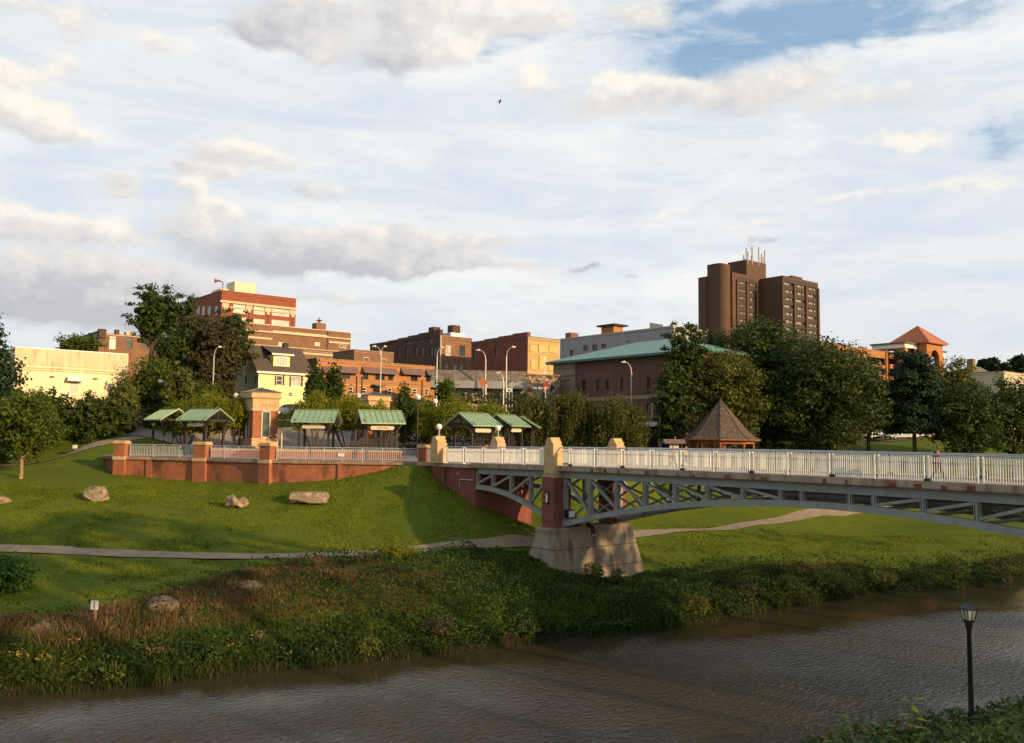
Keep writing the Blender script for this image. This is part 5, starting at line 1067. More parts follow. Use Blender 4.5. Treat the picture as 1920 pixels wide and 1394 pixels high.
def road_sign(label, px, py, Y, kind, r=.38):
    p = at(px, py, Y); z0 = H1(p.x, p.y); o = thing('road_sign', label, 'road sign', (p.x, p.y, z0), R_(-3)); z = p.z-z0; b = MB(); b.tube([(0, 0, 0), (0, 0, z+.2)], .035, 6); b.build('post', M['pole'], o)
    b = MB()
    if kind == 'round': b.tube([(0, -.05, z), (0, -.09, z)], r, 20); b.build('sign_face', M['signred'], o); b = MB(); b.tube([(0, -.092, z), (0, -.1, z)], r*.78, 20); q = b.build('white_disc', M['signwhite'], o); b = MB(); b.box(-r*.6, r*.6, -.115, -.1, z-r*.17, z+r*.17); b.build('bar', M['signred'], o)
    elif kind == 'stop': b.tube([(0, -.05, z), (0, -.09, z)], r, 8); b.build('sign_face', M['signred'], o)
    elif kind == 'box': b.box(-r, r, -.09, -.05, z-r*.8, z+r*.8); b.build('sign_face', M['signwhite'], o); b = MB(); b.box(-r*.5, r*.5, -.11, -.09, z-r*.5, z+r*.3); b.build('symbol', plain('sign_blue', (.1, .13, .3), .5), o)
    else: b.obox((0, -.07, z), (r*.75, 0, r*.75), (0, .02, 0), (-r*.75, 0, r*.75)); b.build('sign_face', plain('sign_orange', (.5, .16, .05), .6) if kind == 'orange' else M['pole'], o)
road_sign('round red and white no entry sign in front of the mansard building', 912, 724, 112, 'round', .26*1.0)
road_sign('orange diamond road sign beside the no entry sign', 906, 717, 114, 'orange', .42); road_sign('grey back of a diamond sign right of the tall street lamp', 960.5, 722, 112, 'grey', .34); road_sign('white notice sign low beside the tall street lamp', 955, 732, 112, 'box', .3); road_sign('small red sign by the stone shopfront', 1022.5, 722, 110, 'stop', .3)
# foreground lantern lamp
p = at(1822, 1372, 25.6); zb = H1(p.x, p.y); pt_ = at(1824.5, 1129, 25.6); o = thing('lantern_lamp', 'black lantern street lamp on the near bank in the bottom right corner', 'street lamp', (p.x, p.y, zb), R_(14)); h = pt_.z-zb
b = MB(); b.lathe([(.16, -.3), (.16, .25), (.11, .35), (.075, .5), (.058, h-.8), (.07, h-.78), (.09, h-.72), (.105, h-.57)], 14); b.build('pole', M['black'], o, True)
def lt(mb, e): mb.v = [(x*.72, y*.72, h-(h-z)*.8) for x, y, z in mb.v]; return mb
b = MB(); b.taper(-.13, .13, -.13, .13, h-.72, h-.62, -.02); lt(b, 0).build('lantern_base', M['black'], o)
b = MB(); b.taper(-.145, .145, -.145, .145, h-.62, h-.27, -.075); lt(b, 0).build('glass', plain('frosted_lantern_glass', (.42, .40, .33), .35, var=.1), o)
b = MB()
for s in (-1, 1):
    for t in (-1, 1): b.beam((.15*s, .15*t, h-.62), (.225*s, .225*t, h-.27), .03, .03)
    b.beam((0, .152*s, h-.62), (0, .226*s, h-.27), .02, .02); b.beam((.152*s, 0, h-.62), (.226*s, 0, h-.27), .02, .02, 0, (0, 1, 0))
lt(b, 0).build('glazing_bar', M['black'], o)
b = MB(); b.taper(-.27, .27, -.27, .27, h-.27, h-.23, 0); b.taper(-.26, .26, -.26, .26, h-.23, h-.1, .14); b.taper(-.12, .12, -.12, .12, h-.1, h-.04, .05); b.lathe([(.02, 0), (.035, .03), (.01, .07)], 8, (0, 0, h-.05)); lt(b, 0).build('lantern_roof', M['black'], o)
# sign board on its post on the river bank
p = gpt(177, 1176); zt = at(177, 1127, p.y).z; o = thing('bank_sign', 'small white notice on a brown wooden post in the bank weeds', 'sign', p, R_(-12)); h = zt-p.z
b = MB(); b.box(-.055, .055, -.05, .05, -.3, h); b.build('post', M['postwood'], o); b = MB(); b.box(-.2, .2, -.075, -.05, h-.4, h+.02); b.build('board', M['signwhite'], o); b = MB(); b.box(-.035, .035, -.08, -.075, h-.38, h-.02); b.build('stripe', M['postwood'], o)
p = at(140, 851, 92); z = H1(p.x, p.y); o = thing('path_marker', 'short pale bollard marker beside the footpath at the far left', 'bollard', (p.x, p.y, z)); b = MB(); b.lathe([(.14, -.2), (.14, .42)], 8); b.build('post', M['postwood'], o); b = MB(); b.box(-.17, .17, -.17, .17, .42, .78); b.build('cap', M['frame_w'], o)
# ---------------------------------------------------------------- boulders
def boulder(label, px, py, w, h, seed, mat='rock', rz=0, tilt=0, cut=False, flat_=False, sub=4):
    p = gpt(px, py); s = p.y/F; W = w*s*.9; Hh = h*s*.92; bm = bmesh.new(); bmesh.ops.create_icosphere(bm, subdivisions=sub, radius=1); rg = random.Random(seed); pl_s = []
    for k in range(13):
        d = Vector((rg.gauss(0, 1), rg.gauss(0, 1), rg.gauss(0, .9))).normalized(); pl_s.append((d, rg.uniform(.62, .92)))
    off = [rg.uniform(0, 50) for _ in range(3)]
    from mathutils import noise
    for v in bm.verts:
        q = v.co.copy()
        for d, r in pl_s:
            e = q.dot(d)-r
            if e > 0: q -= d*e
        q *= 1+.16*noise.noise(q*2.2+Vector(off))+.07*noise.noise(q*6+Vector(off))
        if flat_: q = Vector((math.copysign(min(.93, abs(q.x)*1.45), q.x), math.copysign(min(.9, abs(q.y)*1.4), q.y), math.copysign(min(.62, abs(q.z)*1.35), q.z)+.06*q.x))*(1+.05*noise.noise(q*4))
        if cut: q.z *= 1-.45*math.exp(-((q.x-.05)/.28)**2)
        q.z = q.z*1.12+.75; v.co = Vector((q.x*W/2*1.08, q.y*W/2*.8, max(-.25, q.z)*Hh/1.75))
    me = bpy.data.meshes.new('boulder'); bm.to_mesh(me); bm.free(); me.materials.append(M[mat]); o = bpy.data.objects.new('boulder', me); col.objects.link(o); o.location = (p.x, p.y, p.z-.14); o.rotation_euler = (tilt, 0, rz)
    return tag(o, label, 'boulder', 'limestone boulders on the grass and the bank')
boulder('large hump shaped pale boulder on the lawn, second from the left', 181, 938, 54, 30, 3)
boulder('pale boulder cut off by the left edge of the lawn', -2, 943, 54, 18, 5)
boulder('split pale boulder with a dark hollow in its top, below the brick pillar', 444, 952, 42, 29, 8, cut=True, rz=.3, tilt=.1)
boulder('flat faced long boulder below the longest railing bay', 581, 940, 74, 26, 12, flat_=True)
boulder('slanted grey boulder sunk in the brown bank weeds', 305, 1146, 76, 30, 17, 'rock_d', .2); boulder('low reddish boulder half hidden in weeds below the path', 462, 1106, 56, 22, 21, 'rock_d'); boulder('dull boulder in the weeds left of the white bank notice', 77, 1180, 50, 22, 25, 'rock_d')
# ---------------------------------------------------------------- foliage
def leafcloud(rg, centers, radii, leaf, dens, flat=.8, up=.35, hang=0., shell=(.55, 1.05)):
    out = []
    for c, r in zip(centers, radii):
        r3 = np.array([r, r, r*flat]) if np.isscalar(r) else np.array(r); n = max(6, int(dens*4*math.pi*(r3.mean()**2)/(leaf*leaf)))
        d = rg.normal(size=(n, 3)); d /= np.linalg.norm(d, axis=1)[:, None]; d[:, 2] = np.where(d[:, 2] < -.55, d[:, 2]*.5, d[:, 2])
        rad = rg.uniform(shell[0], shell[1], n)*(1+.18*np.sin(d[:, 0]*7+c[0])*np.sin(d[:, 1]*6+c[1])*1.0)
        P_ = np.array(c)+d*rad[:, None]*r3; nm = d*.75+rg.normal(size=(n, 3))*.5+np.array([0, 0, up]); nm /= np.linalg.norm(nm, axis=1)[:, None]
        t = rg.normal(size=(n, 3))+np.array([0, 0, -hang]); t -= nm*(t*nm).sum(1)[:, None]; t /= np.linalg.norm(t, axis=1)[:, None]; bt = np.cross(nm, t)
        L = leaf*rg.uniform(.5, 1.25, n)[:, None]; w = .42+.2*rg.random((n, 1))
        if hang:
            k = 9; m = n//k; A = P_[:m]; P_ = (A[:, None]+np.stack([rg.normal(0, .05, (m, k)), rg.normal(0, .05, (m, k)), -np.arange(k)[None]*.17*rg.uniform(.5, 1.3, (m, 1))], 2)).reshape(-1, 3); t, bt, nm, L, w = t[:len(P_)], bt[:len(P_)], nm[:len(P_)], L[:len(P_)]*.8, w[:len(P_)]
        out.append(np.stack([P_-t*L*.62, P_-bt*L*w+nm*L*.06, P_+t*L*.62, P_+bt*L*w+nm*L*.06], 1).reshape(-1, 3))
    return np.concatenate(out)
def lobes(rg, n, R, z0, z1, style):
    C = []; Rd = []; H = z1-z0; zc = (z0+z1)/2
    for k in range(n):
        f = (k+.5)/n; th = k*2.39996+rg.uniform(-.5, .5)
        if style in ('round', 'wide'):
            zz = -1+2*f; rr = math.sqrt(max(0, 1-zz*zz)); m = rg.uniform(.55, .86); C.append((R*m*rr*math.cos(th), R*m*rr*math.sin(th), zc+H/2*zz*.82)); Rd.append(R*rg.uniform(.2, .36))
        elif style == 'column':
            zz = -1+2*f; rr = (1-abs(zz)**2.2)*.62; C.append((R*rr*math.cos(th), R*rr*math.sin(th), zc+H/2*zz*.9)); Rd.append((R*.42, R*.42, R*.75))
        elif style == 'cone':
            rr = (1-f)**.8; m = rg.uniform(.35, .8); C.append((R*m*rr*math.cos(th), R*m*rr*math.sin(th), z0+H*(.04+.93*f))); Rd.append((max(.4, R*.42*rr+.3), max(.4, R*.42*rr+.3), .22*R*rr+.4))
        elif style in ('pine', 'bpine'):
            nt = 7 if style == 'pine' else 9; tier = int(f*nt)/nt; rr = (1-tier)**(.7 if style == 'pine' else .38); m = rg.uniform(.4, .85); C.append((R*m*rr*math.cos(th), R*m*rr*math.sin(th), z0+H*(.05+.9*tier)+rg.uniform(-.6, .6)*H*.06)); q = rg.uniform(.6, 1.15); Rd.append(((R*.34*rr+.5)*q, (R*.34*rr+.5)*q, (H*.045+.3)*q))
        elif style == 'locust':
            zz = -1+2*f; rr = math.sqrt(max(0, 1-zz*zz*.8)); m = rg.uniform(.4, 1.0); C.append((R*m*rr*math.cos(th), R*m*rr*math.sin(th), zc+H/2*zz*.85)); q = R*rg.uniform(.13, .26); Rd.append((q*1.25, q*1.25, q*.72))
        elif style == 'umbrella':
            rr = math.sqrt(f); C.append((R*rr*.86*math.cos(th), R*rr*.86*math.sin(th), z0+H*(.35+.45*(1-rr*rr))+rg.uniform(-.15, .15)*H)); Rd.append((R*.26, R*.26, H*.27))
        elif style == 'weep':
            zz = -1+2*f; rr = math.sqrt(max(0, 1-max(zz, -.2)**2)); m = rg.uniform(.4, .85); C.append((R*m*rr*math.cos(th), R*m*rr*math.sin(th), zc+H/2*zz*.78)); Rd.append((R*.2, R*.2, H*.17))
    return C, Rd
TN = 0
def tree(name, label, px, top, bot, hw, Y, style, mat, leaf=.34, dens=.5, nl=26, z0=None, bark='bark', trunk=.22, multi=0, cat='tree', group=None, depth=1., seedk=0, core=True):
    global TN; TN += 1; rg = np.random.default_rng(100+TN+seedk*1000); rr = random.Random(TN+seedk)
    p = at(px, bot, Y); zt = at(px, top, Y).z; zb = at(px, bot, Y).z; z0 = H1(p.x, p.y) if z0 is None else z0; R = hw*Y/F
    o = thing(name, label, cat, (p.x, p.y, z0), 0, group); c0, c1 = zb-z0, zt-z0; C, Rd = lobes(rr, nl, R, c0, c1, style)
    v = leafcloud(rg, C, Rd, leaf*.84, dens, .8, .35, 1.6 if style == 'weep' else 0., (.35, 1.08) if style != 'locust' else (.2, 1.1))
    if core:                                # loose inner leaves so the crown is not hollow
        n = int(900*max(1, R/4)**1.3); d = rg.normal(size=(n, 3)); d /= np.linalg.norm(d, axis=1)[:, None]; d *= (rg.random(n)**.4)[:, None]; k = .62
        if style in ('cone', 'pine', 'bpine'): zz = rg.random(n)**1.5; q = d[:, :2]*R*.6*(1-zz)[:, None]; P_ = np.concatenate([q, (c0+(c1-c0)*zz*.95)[:, None]], 1)
        else: P_ = d*np.array([R*k, R*k, (c1-c0)/2*k*1.1])+np.array([0, 0, (c0+c1)/2])
        t = rg.normal(size=(n, 3)); t /= np.linalg.norm(t, axis=1)[:, None]; s = rg.normal(size=(n, 3)); s /= np.linalg.norm(s, axis=1)[:, None]; L = leaf*1.5
        v = np.concatenate([v, np.stack([P_-t*L, P_-s*L*.6, P_+t*L, P_+s*L*.6], 1).reshape(-1, 3)])
    if depth != 1.: v[:, 1] *= depth
    npmesh('crown', v, 4, M[mat], o)
    if trunk:
        b = MB()
        if multi:
            for k in range(multi):
                a = k*2*math.pi/multi+rr.random(); e = Vector((math.cos(a)*R*.5, math.sin(a)*R*.5*depth, c0+(c1-c0)*.3)); b.tube([(0.1*math.cos(a), .1*math.sin(a), -.3), (e.x*.25, e.y*.25, c0*.45), (e.x*.7, e.y*.7, c0*.95+.2), tuple(e)], [trunk*.5, trunk*.4, trunk*.3, trunk*.15], 6)
        else:
            zt_ = c0+(c1-c0)*(.85 if style in ('cone', 'pine', 'bpine') else .5); b.tube([(0, 0, -.4), (.04, .02, max(.3, c0*.5)), (0.02, 0, max(c0, .6)+.3), (0, 0, zt_)], [trunk*1.35, trunk, trunk*.85, trunk*.25], 8)
            for i in range(min(len(C), 12)):
                c_ = C[(i*5) % len(C)]; zs = c0+(zt_-c0)*rr.uniform(.1, .8) if c0 < zt_ else c0; b.tube([(0, 0, zs*.8), (c_[0]*.5, c_[1]*.5*depth, (zs*.8+c_[2])/2), (c_[0], c_[1]*depth, c_[2])], [trunk*.45, trunk*.28, trunk*.08], 5)
        b.build('trunk', M[bark], o, True)
    return o
gT = 'trees behind the plaza'; gP = 'trees on the park slope at the right'
tree('conifer_tree', 'tall dark conifer cut off by the left edge', -44, 545, 860, 112, 86, 'cone', 'f_conf', .34, .7, 90, cat='tree')
tree('young_tree', 'round topped young tree with thin pale trunk on the lawn at the left', 40, 722, 868, 74, 76, 'round', 'f_mid', .26, .55, 34, z0=H1(*at(40, 898, 76).xy), bark='bark_l', trunk=.15)
tree('bushy_tree', 'dark broad bush behind the young tree, under the cream wall', 92, 722, 850, 62, 96, 'round', 'f_dark', .3, .6, 24, trunk=.1)
tree('bushy_tree', 'dark bush under the white awning of the cream building', 165, 728, 845, 52, 97, 'round', 'f_dark', .3, .6, 24, trunk=.1)
tree('bushy_tree', 'dark bush left of the far left shelter', 218, 752, 846, 48, 99, 'round', 'f_dark', .3, .55, 22, trunk=.1)
tree('bushy_tree', 'small spiky bush showing above the cream building parapet', 150, 628, 665, 46, 118, 'round', 'f_mid', .3, .5, 16)
tree('round_tree', 'olive leafed tree right of the cream building', 226, 706, 820, 42, 100, 'round', 'f_lit', .3, .55, 26, group=gT)
tree('round_tree', 'bright green tree below the old brown brick building', 285, 664, 790, 60, 106, 'round', 'f_mid', .32, .55, 30, group=gT)
tree('round_tree', 'olive green tree in the gap between the bright green tree and the street lamp', 334, 682, 815, 42, 101, 'round', 'f_lit', .3, .55, 28, group=gT)
tree('round_tree', 'dark tree behind the far left shelter', 292, 752, 850, 46, 103, 'round', 'f_dark', .3, .55, 22, group=gT)
tree('round_tree', 'small green tree around the foot of the left street lamp', 392, 712, 790, 40, 104, 'round', 'f_mid', .3, .5, 22, group=gT)
tree('locust_tree', 'tall dark spreading tree, highest crown on the left skyline', 284, 526, 660, 50, 126, 'locust', 'f_dark', .36, .75, 44, trunk=.4)
tree('locust_tree', 'dark tree half covering the side wall of the tall red block', 340, 540, 690, 44, 128, 'locust', 'f_dark', .36, .75, 44, trunk=.4)
tree('locust_tree', 'wide dark tree in front of the tall red block, branches reaching right', 395, 588, 740, 72, 116, 'locust', 'f_brown', .34, .85, 60, trunk=.4)
tree('locust_tree', 'dark brownish tree left of the yellow house', 432, 570, 700, 44, 119, 'locust', 'f_dark', .34, .7, 36, trunk=.3)
tree('bushy_tree', 'dark undergrowth tree against the shaded side of the yellow house', 400, 668, 800, 56, 112, 'round', 'f_brown', .34, .5, 26, trunk=.2)
tree('round_tree', 'deep green tree between the left street lamp and the tall spreading tree', 330, 606, 730, 56, 114, 'round', 'f_dark', .34, .55, 30, trunk=.3)
gC = 'yellow-green multi-stemmed trees on the plaza'
tree('crape_myrtle', 'yellow-green spreading tree behind the left shelters', 392, 742, 830, 66, 92, 'umbrella', 'f_yel', .2, 1.0, 34, trunk=.22, multi=6, group=gC)
tree('crape_myrtle', 'yellow-green tree touching the left side of the big gate tower', 446, 750, 815, 40, 92, 'umbrella', 'f_yel', .2, 1.0, 26, trunk=.2, multi=5, group=gC)
tree('crape_myrtle', 'yellow-green tree right of the big gate tower', 590, 742, 818, 52, 91, 'umbrella', 'f_yel', .2, 1.0, 30, trunk=.22, multi=6, group=gC)
tree('crape_myrtle', 'broad yellow-green tree behind the gap between the two middle shelters', 655, 744, 822, 62, 93, 'umbrella', 'f_yel', .2, 1.0, 32, trunk=.24, multi=7, group=gC)
tree('crape_myrtle', 'yellow-green tree whose tips cover the top of the smaller gate tower', 716, 756, 815, 38, 90, 'umbrella', 'f_yel', .2, 1.0, 20, trunk=.18, multi=5, group=gC)
tree('crape_myrtle', 'bright yellow-green tree behind the abutment shelter', 848, 750, 832, 62, 92, 'umbrella', 'f_yel', .2, 1.0, 34, trunk=.22, multi=6, group=gC)
tree('crape_myrtle', 'low yellow-green tree right of the abutment shelter roof', 915, 762, 830, 52, 96, 'umbrella', 'f_yel', .2, 1.0, 26, trunk=.2, multi=5, group=gC)
tree('columnar_tree', 'upright dark green tree before the orange brick building, left one of the pair', 590, 683, 770, 26, 108, 'column', 'f_dark', .28, .6, 14, trunk=.15, group=gT)
tree('columnar_tree', 'upright dark green tree before the orange brick building, right one of the pair', 625, 684, 770, 24, 109, 'column', 'f_dark', .28, .6, 14, trunk=.15, group=gT)
tree('round_tree', 'dark tree right of the smaller gate tower', 757, 722, 832, 26, 94, 'column', 'f_dark', .28, .6, 18, trunk=.15, group=gT)
tree('round_tree', 'green tree behind the tall thin lamp pole', 800, 735, 838, 30, 98, 'round', 'f_mid', .28, .55, 22, trunk=.15, group=gT)
tree('round_tree', 'leafy green tree beside the bright globe lamp', 835, 705, 770, 26, 106, 'round', 'f_mid', .28, .5, 20, trunk=.15, group=gT)
def hedge(label, pxa, pxb, top, Y, zb, mat, w=2.2, lf=.24):
    a = at(pxa, top, Y); c_ = at(pxb, top+3, Y+1); rg = np.random.default_rng(int(pxa)); n = max(3, int((c_-a).length/1.1)); C = [(0+(c_.x-a.x)*k/n, (c_.y-a.y)*k/n+rg.uniform(-.3, .3), (a.z-zb)*h_) for k in range(n+1) for h_ in (.25, .78)]
    v = leafcloud(rg, C, [(1.0, w/2, (a.z-zb)*.32)]*len(C), lf, .5); o = npmesh('hedge', v, 4, M[mat]); o.location = (a.x, a.y, zb); return tag(o, label, 'hedge', 'hedges behind the plaza')
p = at(900, 740, 110); tree('crape_myrtle', 'low yellow-green tree squeezed behind the far left shelter', 345, 750, 830, 40, 95, 'umbrella', 'f_yel', .2, 1.0, 22, trunk=.2, multi=5, group=gC)
tree('crape_myrtle', 'yellow-green tree between the tall thin lamp pole and the abutment lamp', 800, 758, 830, 34, 94, 'umbrella', 'f_yel', .2, 1.0, 20, trunk=.2, multi=5, group=gC)
hedge('long dark clipped hedge below the mansard building', 850, 985, 737, 108, 13.0, 'f_dark')
hedge('lower dark hedge right of the long clipped one', 980, 1045, 747, 108, 12.6, 'f_dark'); hedge('dark hedge behind the big gate tower and the yellow house', 400, 560, 772, 107, 11.5, 'f_dark'); hedge('dark hedge in front of the orange brick building', 560, 790, 762, 109, 12.0, 'f_dark')
hedge('low dark shrub row behind the middle shelters', 760, 960, 815, 101, 9.0, 'f_dark'); hedge('low shrub row between the gate towers', 540, 600, 800, 110, 12.2, 'f_dark')
gW = 'weeping trees behind the bridge'
tree('weeping_tree', 'drooping olive tree right of the farthest shelter', 1000, 738, 842, 58, 100, 'weep', 'f_weep', .24, .9, 80, trunk=.2, group=gW)
tree('weeping_tree', 'largest drooping tree, centred below the tan church panel', 1068, 730, 850, 70, 101, 'weep', 'f_weep', .24, .9, 100, trunk=.25, group=gW)
tree('weeping_tree', 'drooping tree just left of the church canopy', 1155, 738, 850, 66, 99, 'weep', 'f_weep', .24, .9, 100, trunk=.22, group=gW)
tree('tall_tree', 'tall dark feathery tree hiding the right end of the church', 1286, 592, 790, 52, 106, 'locust', 'f_dark', .3, 1.0, 60, trunk=.35, group=gP)
tree('round_tree', 'dark tree skirt left of the gazebo roof, under the tall feathery tree', 1262, 672, 835, 50, 104, 'locust', 'f_dark', .3, .9, 50, trunk=.25, group=gP)
tree('round_tree', 'dark tree between the tall feathery tree and the olive one', 1322, 640, 840, 46, 112, 'round', 'f_dark', .3, .6, 30, trunk=.25, group=gP)
tree('round_tree', 'light olive tree rising behind the gazebo roof', 1366, 648, 845, 82, 108, 'round', 'f_lit', .3, .6, 46, trunk=.3, group=gP)
tree('round_tree', 'big dark tree in front of the tower block base', 1430, 592, 800, 96, 116, 'round', 'f_dark', .36, .6, 50, trunk=.4, group=gP)
tree('round_tree', 'dark tree left of the tower block base, above the church roof end', 1330, 610, 740, 56, 118, 'round', 'f_dark', .36, .6, 26, trunk=.3, group=gP)
tree('round_tree', 'huge dark rounded tree directly above the middle of the bridge', 1545, 634, 862, 122, 110, 'round', 'f_dark', .34, .6, 60, trunk=.4, group=gP)
tree('round_tree', 'lighter green tree on the right flank of the huge dark one', 1628, 662, 830, 52, 118, 'round', 'f_mid', .32, .5, 30, trunk=.25, group=gP)
tree('round_tree', 'shadowy tree behind the right side of the gazebo', 1452, 700, 850, 52, 114, 'round', 'f_dark', .34, .55, 28, trunk=.3, group=gP)
tree('spruce_tree', 'layered dark spruce in front of the parking garage', 1714, 648, 812, 66, 114, 'bpine', 'f_conf', .3, 1.0, 110, trunk=.28, group=gP)
tree('round_tree', 'olive tree beneath the terracotta pyramid roof', 1790, 664, 815, 60, 124, 'round', 'f_lit', .32, .55, 30, trunk=.25, group=gP)
tree('round_tree', 'dark rounded tree at the right, lowest branches behind the railing', 1815, 712, 862, 80, 112, 'round', 'f_dark', .32, .6, 40, trunk=.3, group=gP)
tree('round_tree', 'dark tree reaching the right edge of the picture', 1900, 700, 862, 70, 116, 'round', 'f_dark', .32, .6, 36, trunk=.3, group=gP)
tree('round_tree', 'dark tree at the left end of the parked cars', 1470, 690, 850, 60, 124, 'round', 'f_dark', .34, .55, 30, trunk=.3, group=gP)
gF = 'distant trees on the right skyline'
for i, (px, tp, hw) in enumerate([(1845, 671, 15), (1862, 668, 16), (1886, 679, 12), (1912, 662, 20)]): tree('distant_tree', ['leftmost distant tree beside the grey roofed house', 'distant tree just right of the leftmost one', 'smallest distant tree, over the cream building', 'distant tree touching the right edge of the frame'][i], px, tp, 705, hw, 230, 'round', 'f_far', .7, .5, 14, trunk=.3, group=gF, z0=20)
# bank shrubs
M['f_under2'] = foliage('bank_leafage', (.015, .035, .006), (.06, .10, .014), .22)
tree('bank_shrub', 'bright green leafy shrub at the left edge above the bank', 8, 1036, 1152, 60, 48, 'round', 'f_bush', .16, .55, 40, trunk=.06, cat='shrub')
tree('sapling', 'thin leafy sapling beside the path, taller one', 735, 990, 1050, 15, 57, 'column', 'f_yel', .11, .22, 14, trunk=.04, cat='sapling', core=False); tree('sapling', 'thin leafy sapling beside the path, shorter one on the left', 682, 1015, 1055, 13, 56, 'column', 'f_yel', .11, .22, 10, trunk=.04, cat='sapling', core=False)
for i, (px, py, hw, h_, lb) in enumerate([(1112, 1085, 24, 30, 'leafy shrub climbing the foot of the concrete pier'), (1160, 1100, 20, 34, 'spiky shrub at the right foot of the concrete pier'), (1790, 1082, 34, 40, 'rounded dark shrub by the water under the bridge at the right'), (1555, 1112, 40, 40, 'dark bushy clump at the waterline right of the pier')]):
    q = gpt(px, py); tree('bank_shrub', lb, px, py-h_, py, hw, q.y, 'round', 'f_mid', .14, .5, 20, trunk=.05, cat='shrub', z0=q.z-.1, core=False)
gB = 'small bushes along the far waterline'
for i, (px, py, hw, h_, mt, lb) in enumerate([(215, 1275, 26, 26, 'f_mid', 'small green bush at the waterline in the far left third'), (395, 1240, 34, 36, 'f_under2', 'leafy bush on the bank between the two pink clumps'), (690, 1228, 30, 34, 'f_lit', 'olive bush at the waterline left of the pier'), (820, 1190, 40, 30, 'f_brown', 'brownish bush halfway up the bank left of the pier'), (985, 1192, 30, 26, 'f_dark', 'dark low bush at the waterline below the pier'),
        (1300, 1150, 34, 36, 'f_lit', 'olive bush at the waterline right of the pier'), (1395, 1122, 30, 34, 'f_brown', 'brown topped bush on the bank further right'), (1480, 1120, 34, 42, 'f_mid', 'green bush left of the dark waterline clump'), (1650, 1098, 34, 26, 'f_lit', 'low olive bush right of the dark waterline clump'), (1868, 1080, 26, 34, 'f_brown', 'brown bush near the right edge by the water'), (745, 1050, 40, 26, 'f_yel', 'yellowish bush beside the riverside path')]):
    q = gpt(px, py); tree('bank_bush', lb, px, py-h_, py, hw, q.y, 'round', mt, .11, .45, 26, trunk=.04, cat='bush', z0=q.z-.1, core=False, group=gB, bark='bark')
# unseen trees added on the near bank, sized to shade lawn, bank and pier
def shade_tree(label, pc, q, topz, R):
    x = q*.8+pc*.6; y = -q*.6+pc*.8; z0 = H1(x, y); rg = np.random.default_rng(int(pc*10)); rr = random.Random(int(pc)); o = thing('unseen_shade_tree', label, 'tree', (x, y, z0), 0, 'unseen trees added on the near bank for shade')
    C, Rd = lobes(rr, 26, R, topz-z0-R*1.9, topz-z0, 'round'); npmesh('crown', leafcloud(rg, C, Rd, .9, .55), 4, M['f_mid'], o); b = MB(); b.tube([(0, 0, -.5), (0, 0, topz-z0-R)], [.45, .2], 8)
    b.build('trunk', M['bark'], o, True)
for i, (pc, q, tz, R) in enumerate([(2, 34, 29, 5.5), (9, 26, 29, 5.5), (16, 32, 30, 5.5), (22, 27, 30, 5.2), (28.5, 33, 30.5, 5), (34, 28, 30, 4.4), (37.6, 36, 28.5, 3.2), (44.2, 34, 17, 3.2), (48.5, 30, 21, 3.4), (53, 30, 22.2, 3.4), (57.5, 31, 22.3, 3.6), (63, 30, 16.5, 4), (71, 28, 14, 4), (78, 27, 11.5, 3.6)]):
    shade_tree('broad unseen tree added on the near bank to cast shade', pc, q, tz, R)
# ---------------------------------------------------------------- bank vegetation (stuff)
def in_base(x, y):
    s = (x-NB.x)*dS.x+(y-NB.y)*dS.y; n = (x-NB.x)*dN.x+(y-NB.y)*dN.y; return (s > -1.6) & (s < 2.1) & (n > -2.2) & (n < 7.6)
def blades(name, label, N, ufun, hfun, wfun, tfun, mat, seed, lean=.3, cat='weeds'):
    rg = np.random.default_rng(seed); u = rg.uniform(-50, 70, N); v = rg.uniform(0, 1, N); v = ufun(u, v, rg); x, y = xy_(u, v+vwl(u)); vis = (np.abs(x/y) < .64) & (y > 20) & ~in_base(x, y); keep, hh = hfun(x, y, u, v, rg); k = vis & keep; x, y, u, v, hh = x[k], y[k], u[k], v[k], hh[k]
    z = np.maximum(hz(x, y), -.02)-.03; n = len(x); a = rg.uniform(0, 2*math.pi, n); w = wfun(rg, n); d = np.stack([np.cos(a), np.sin(a), 0*a], 1)*w[:, None]; tip = np.stack([rg.normal(0, lean, n)*hh, rg.normal(0, lean, n)*hh, hh], 1); B_ = np.stack([x, y, z], 1)
    mid = tip*.6+np.stack([0*a, 0*a, hh*.05], 1); V = np.stack([B_-d*.5, B_+d*.5, B_+mid+d*.45, B_+tip], 1).reshape(-1, 3)
    o = npmesh(name, V, 4, mat, tint=tfun(x, y, u, v, rg)); tag(o, label, cat, kind='stuff'); return o
M['weeds'] = tinted('weed_blades', [(0, (.025, .045, .007)), (.3, (.055, .075, .011)), (.5, (.095, .08, .022)), (.75, (.15, .088, .036)), (1, (.22, .15, .075))])
M['ivy'] = tinted('ground_cover_leaves', [(0, (.016, .036, .006)), (.5, (.042, .075, .009)), (.85, (.075, .11, .014)), (1, (.15, .12, .035))])
def near_pier(x, y):
    s = (x-NB.x)*dS.x+(y-NB.y)*dS.y; n = (x-NB.x)*dN.x+(y-NB.y)*dN.y; d = np.hypot(np.maximum(0, np.abs(s-1.5)-3), np.maximum(0, np.abs(n-2.6)-5)); return .3+.7*sstep(d, 0, 4)
def upper(x, y): return np.where(x < -9, np.interp(x, [-40, -30, -22, -15, -9], [3.5, 4.0, 6.5, 11.5, 13]), np.interp(x, [-9, -2, 2, 8, 14, 22, 30, 45], [13, 12.5, 12.5, 9.5, 6.5, 4.6, 3.8, 3.2]))
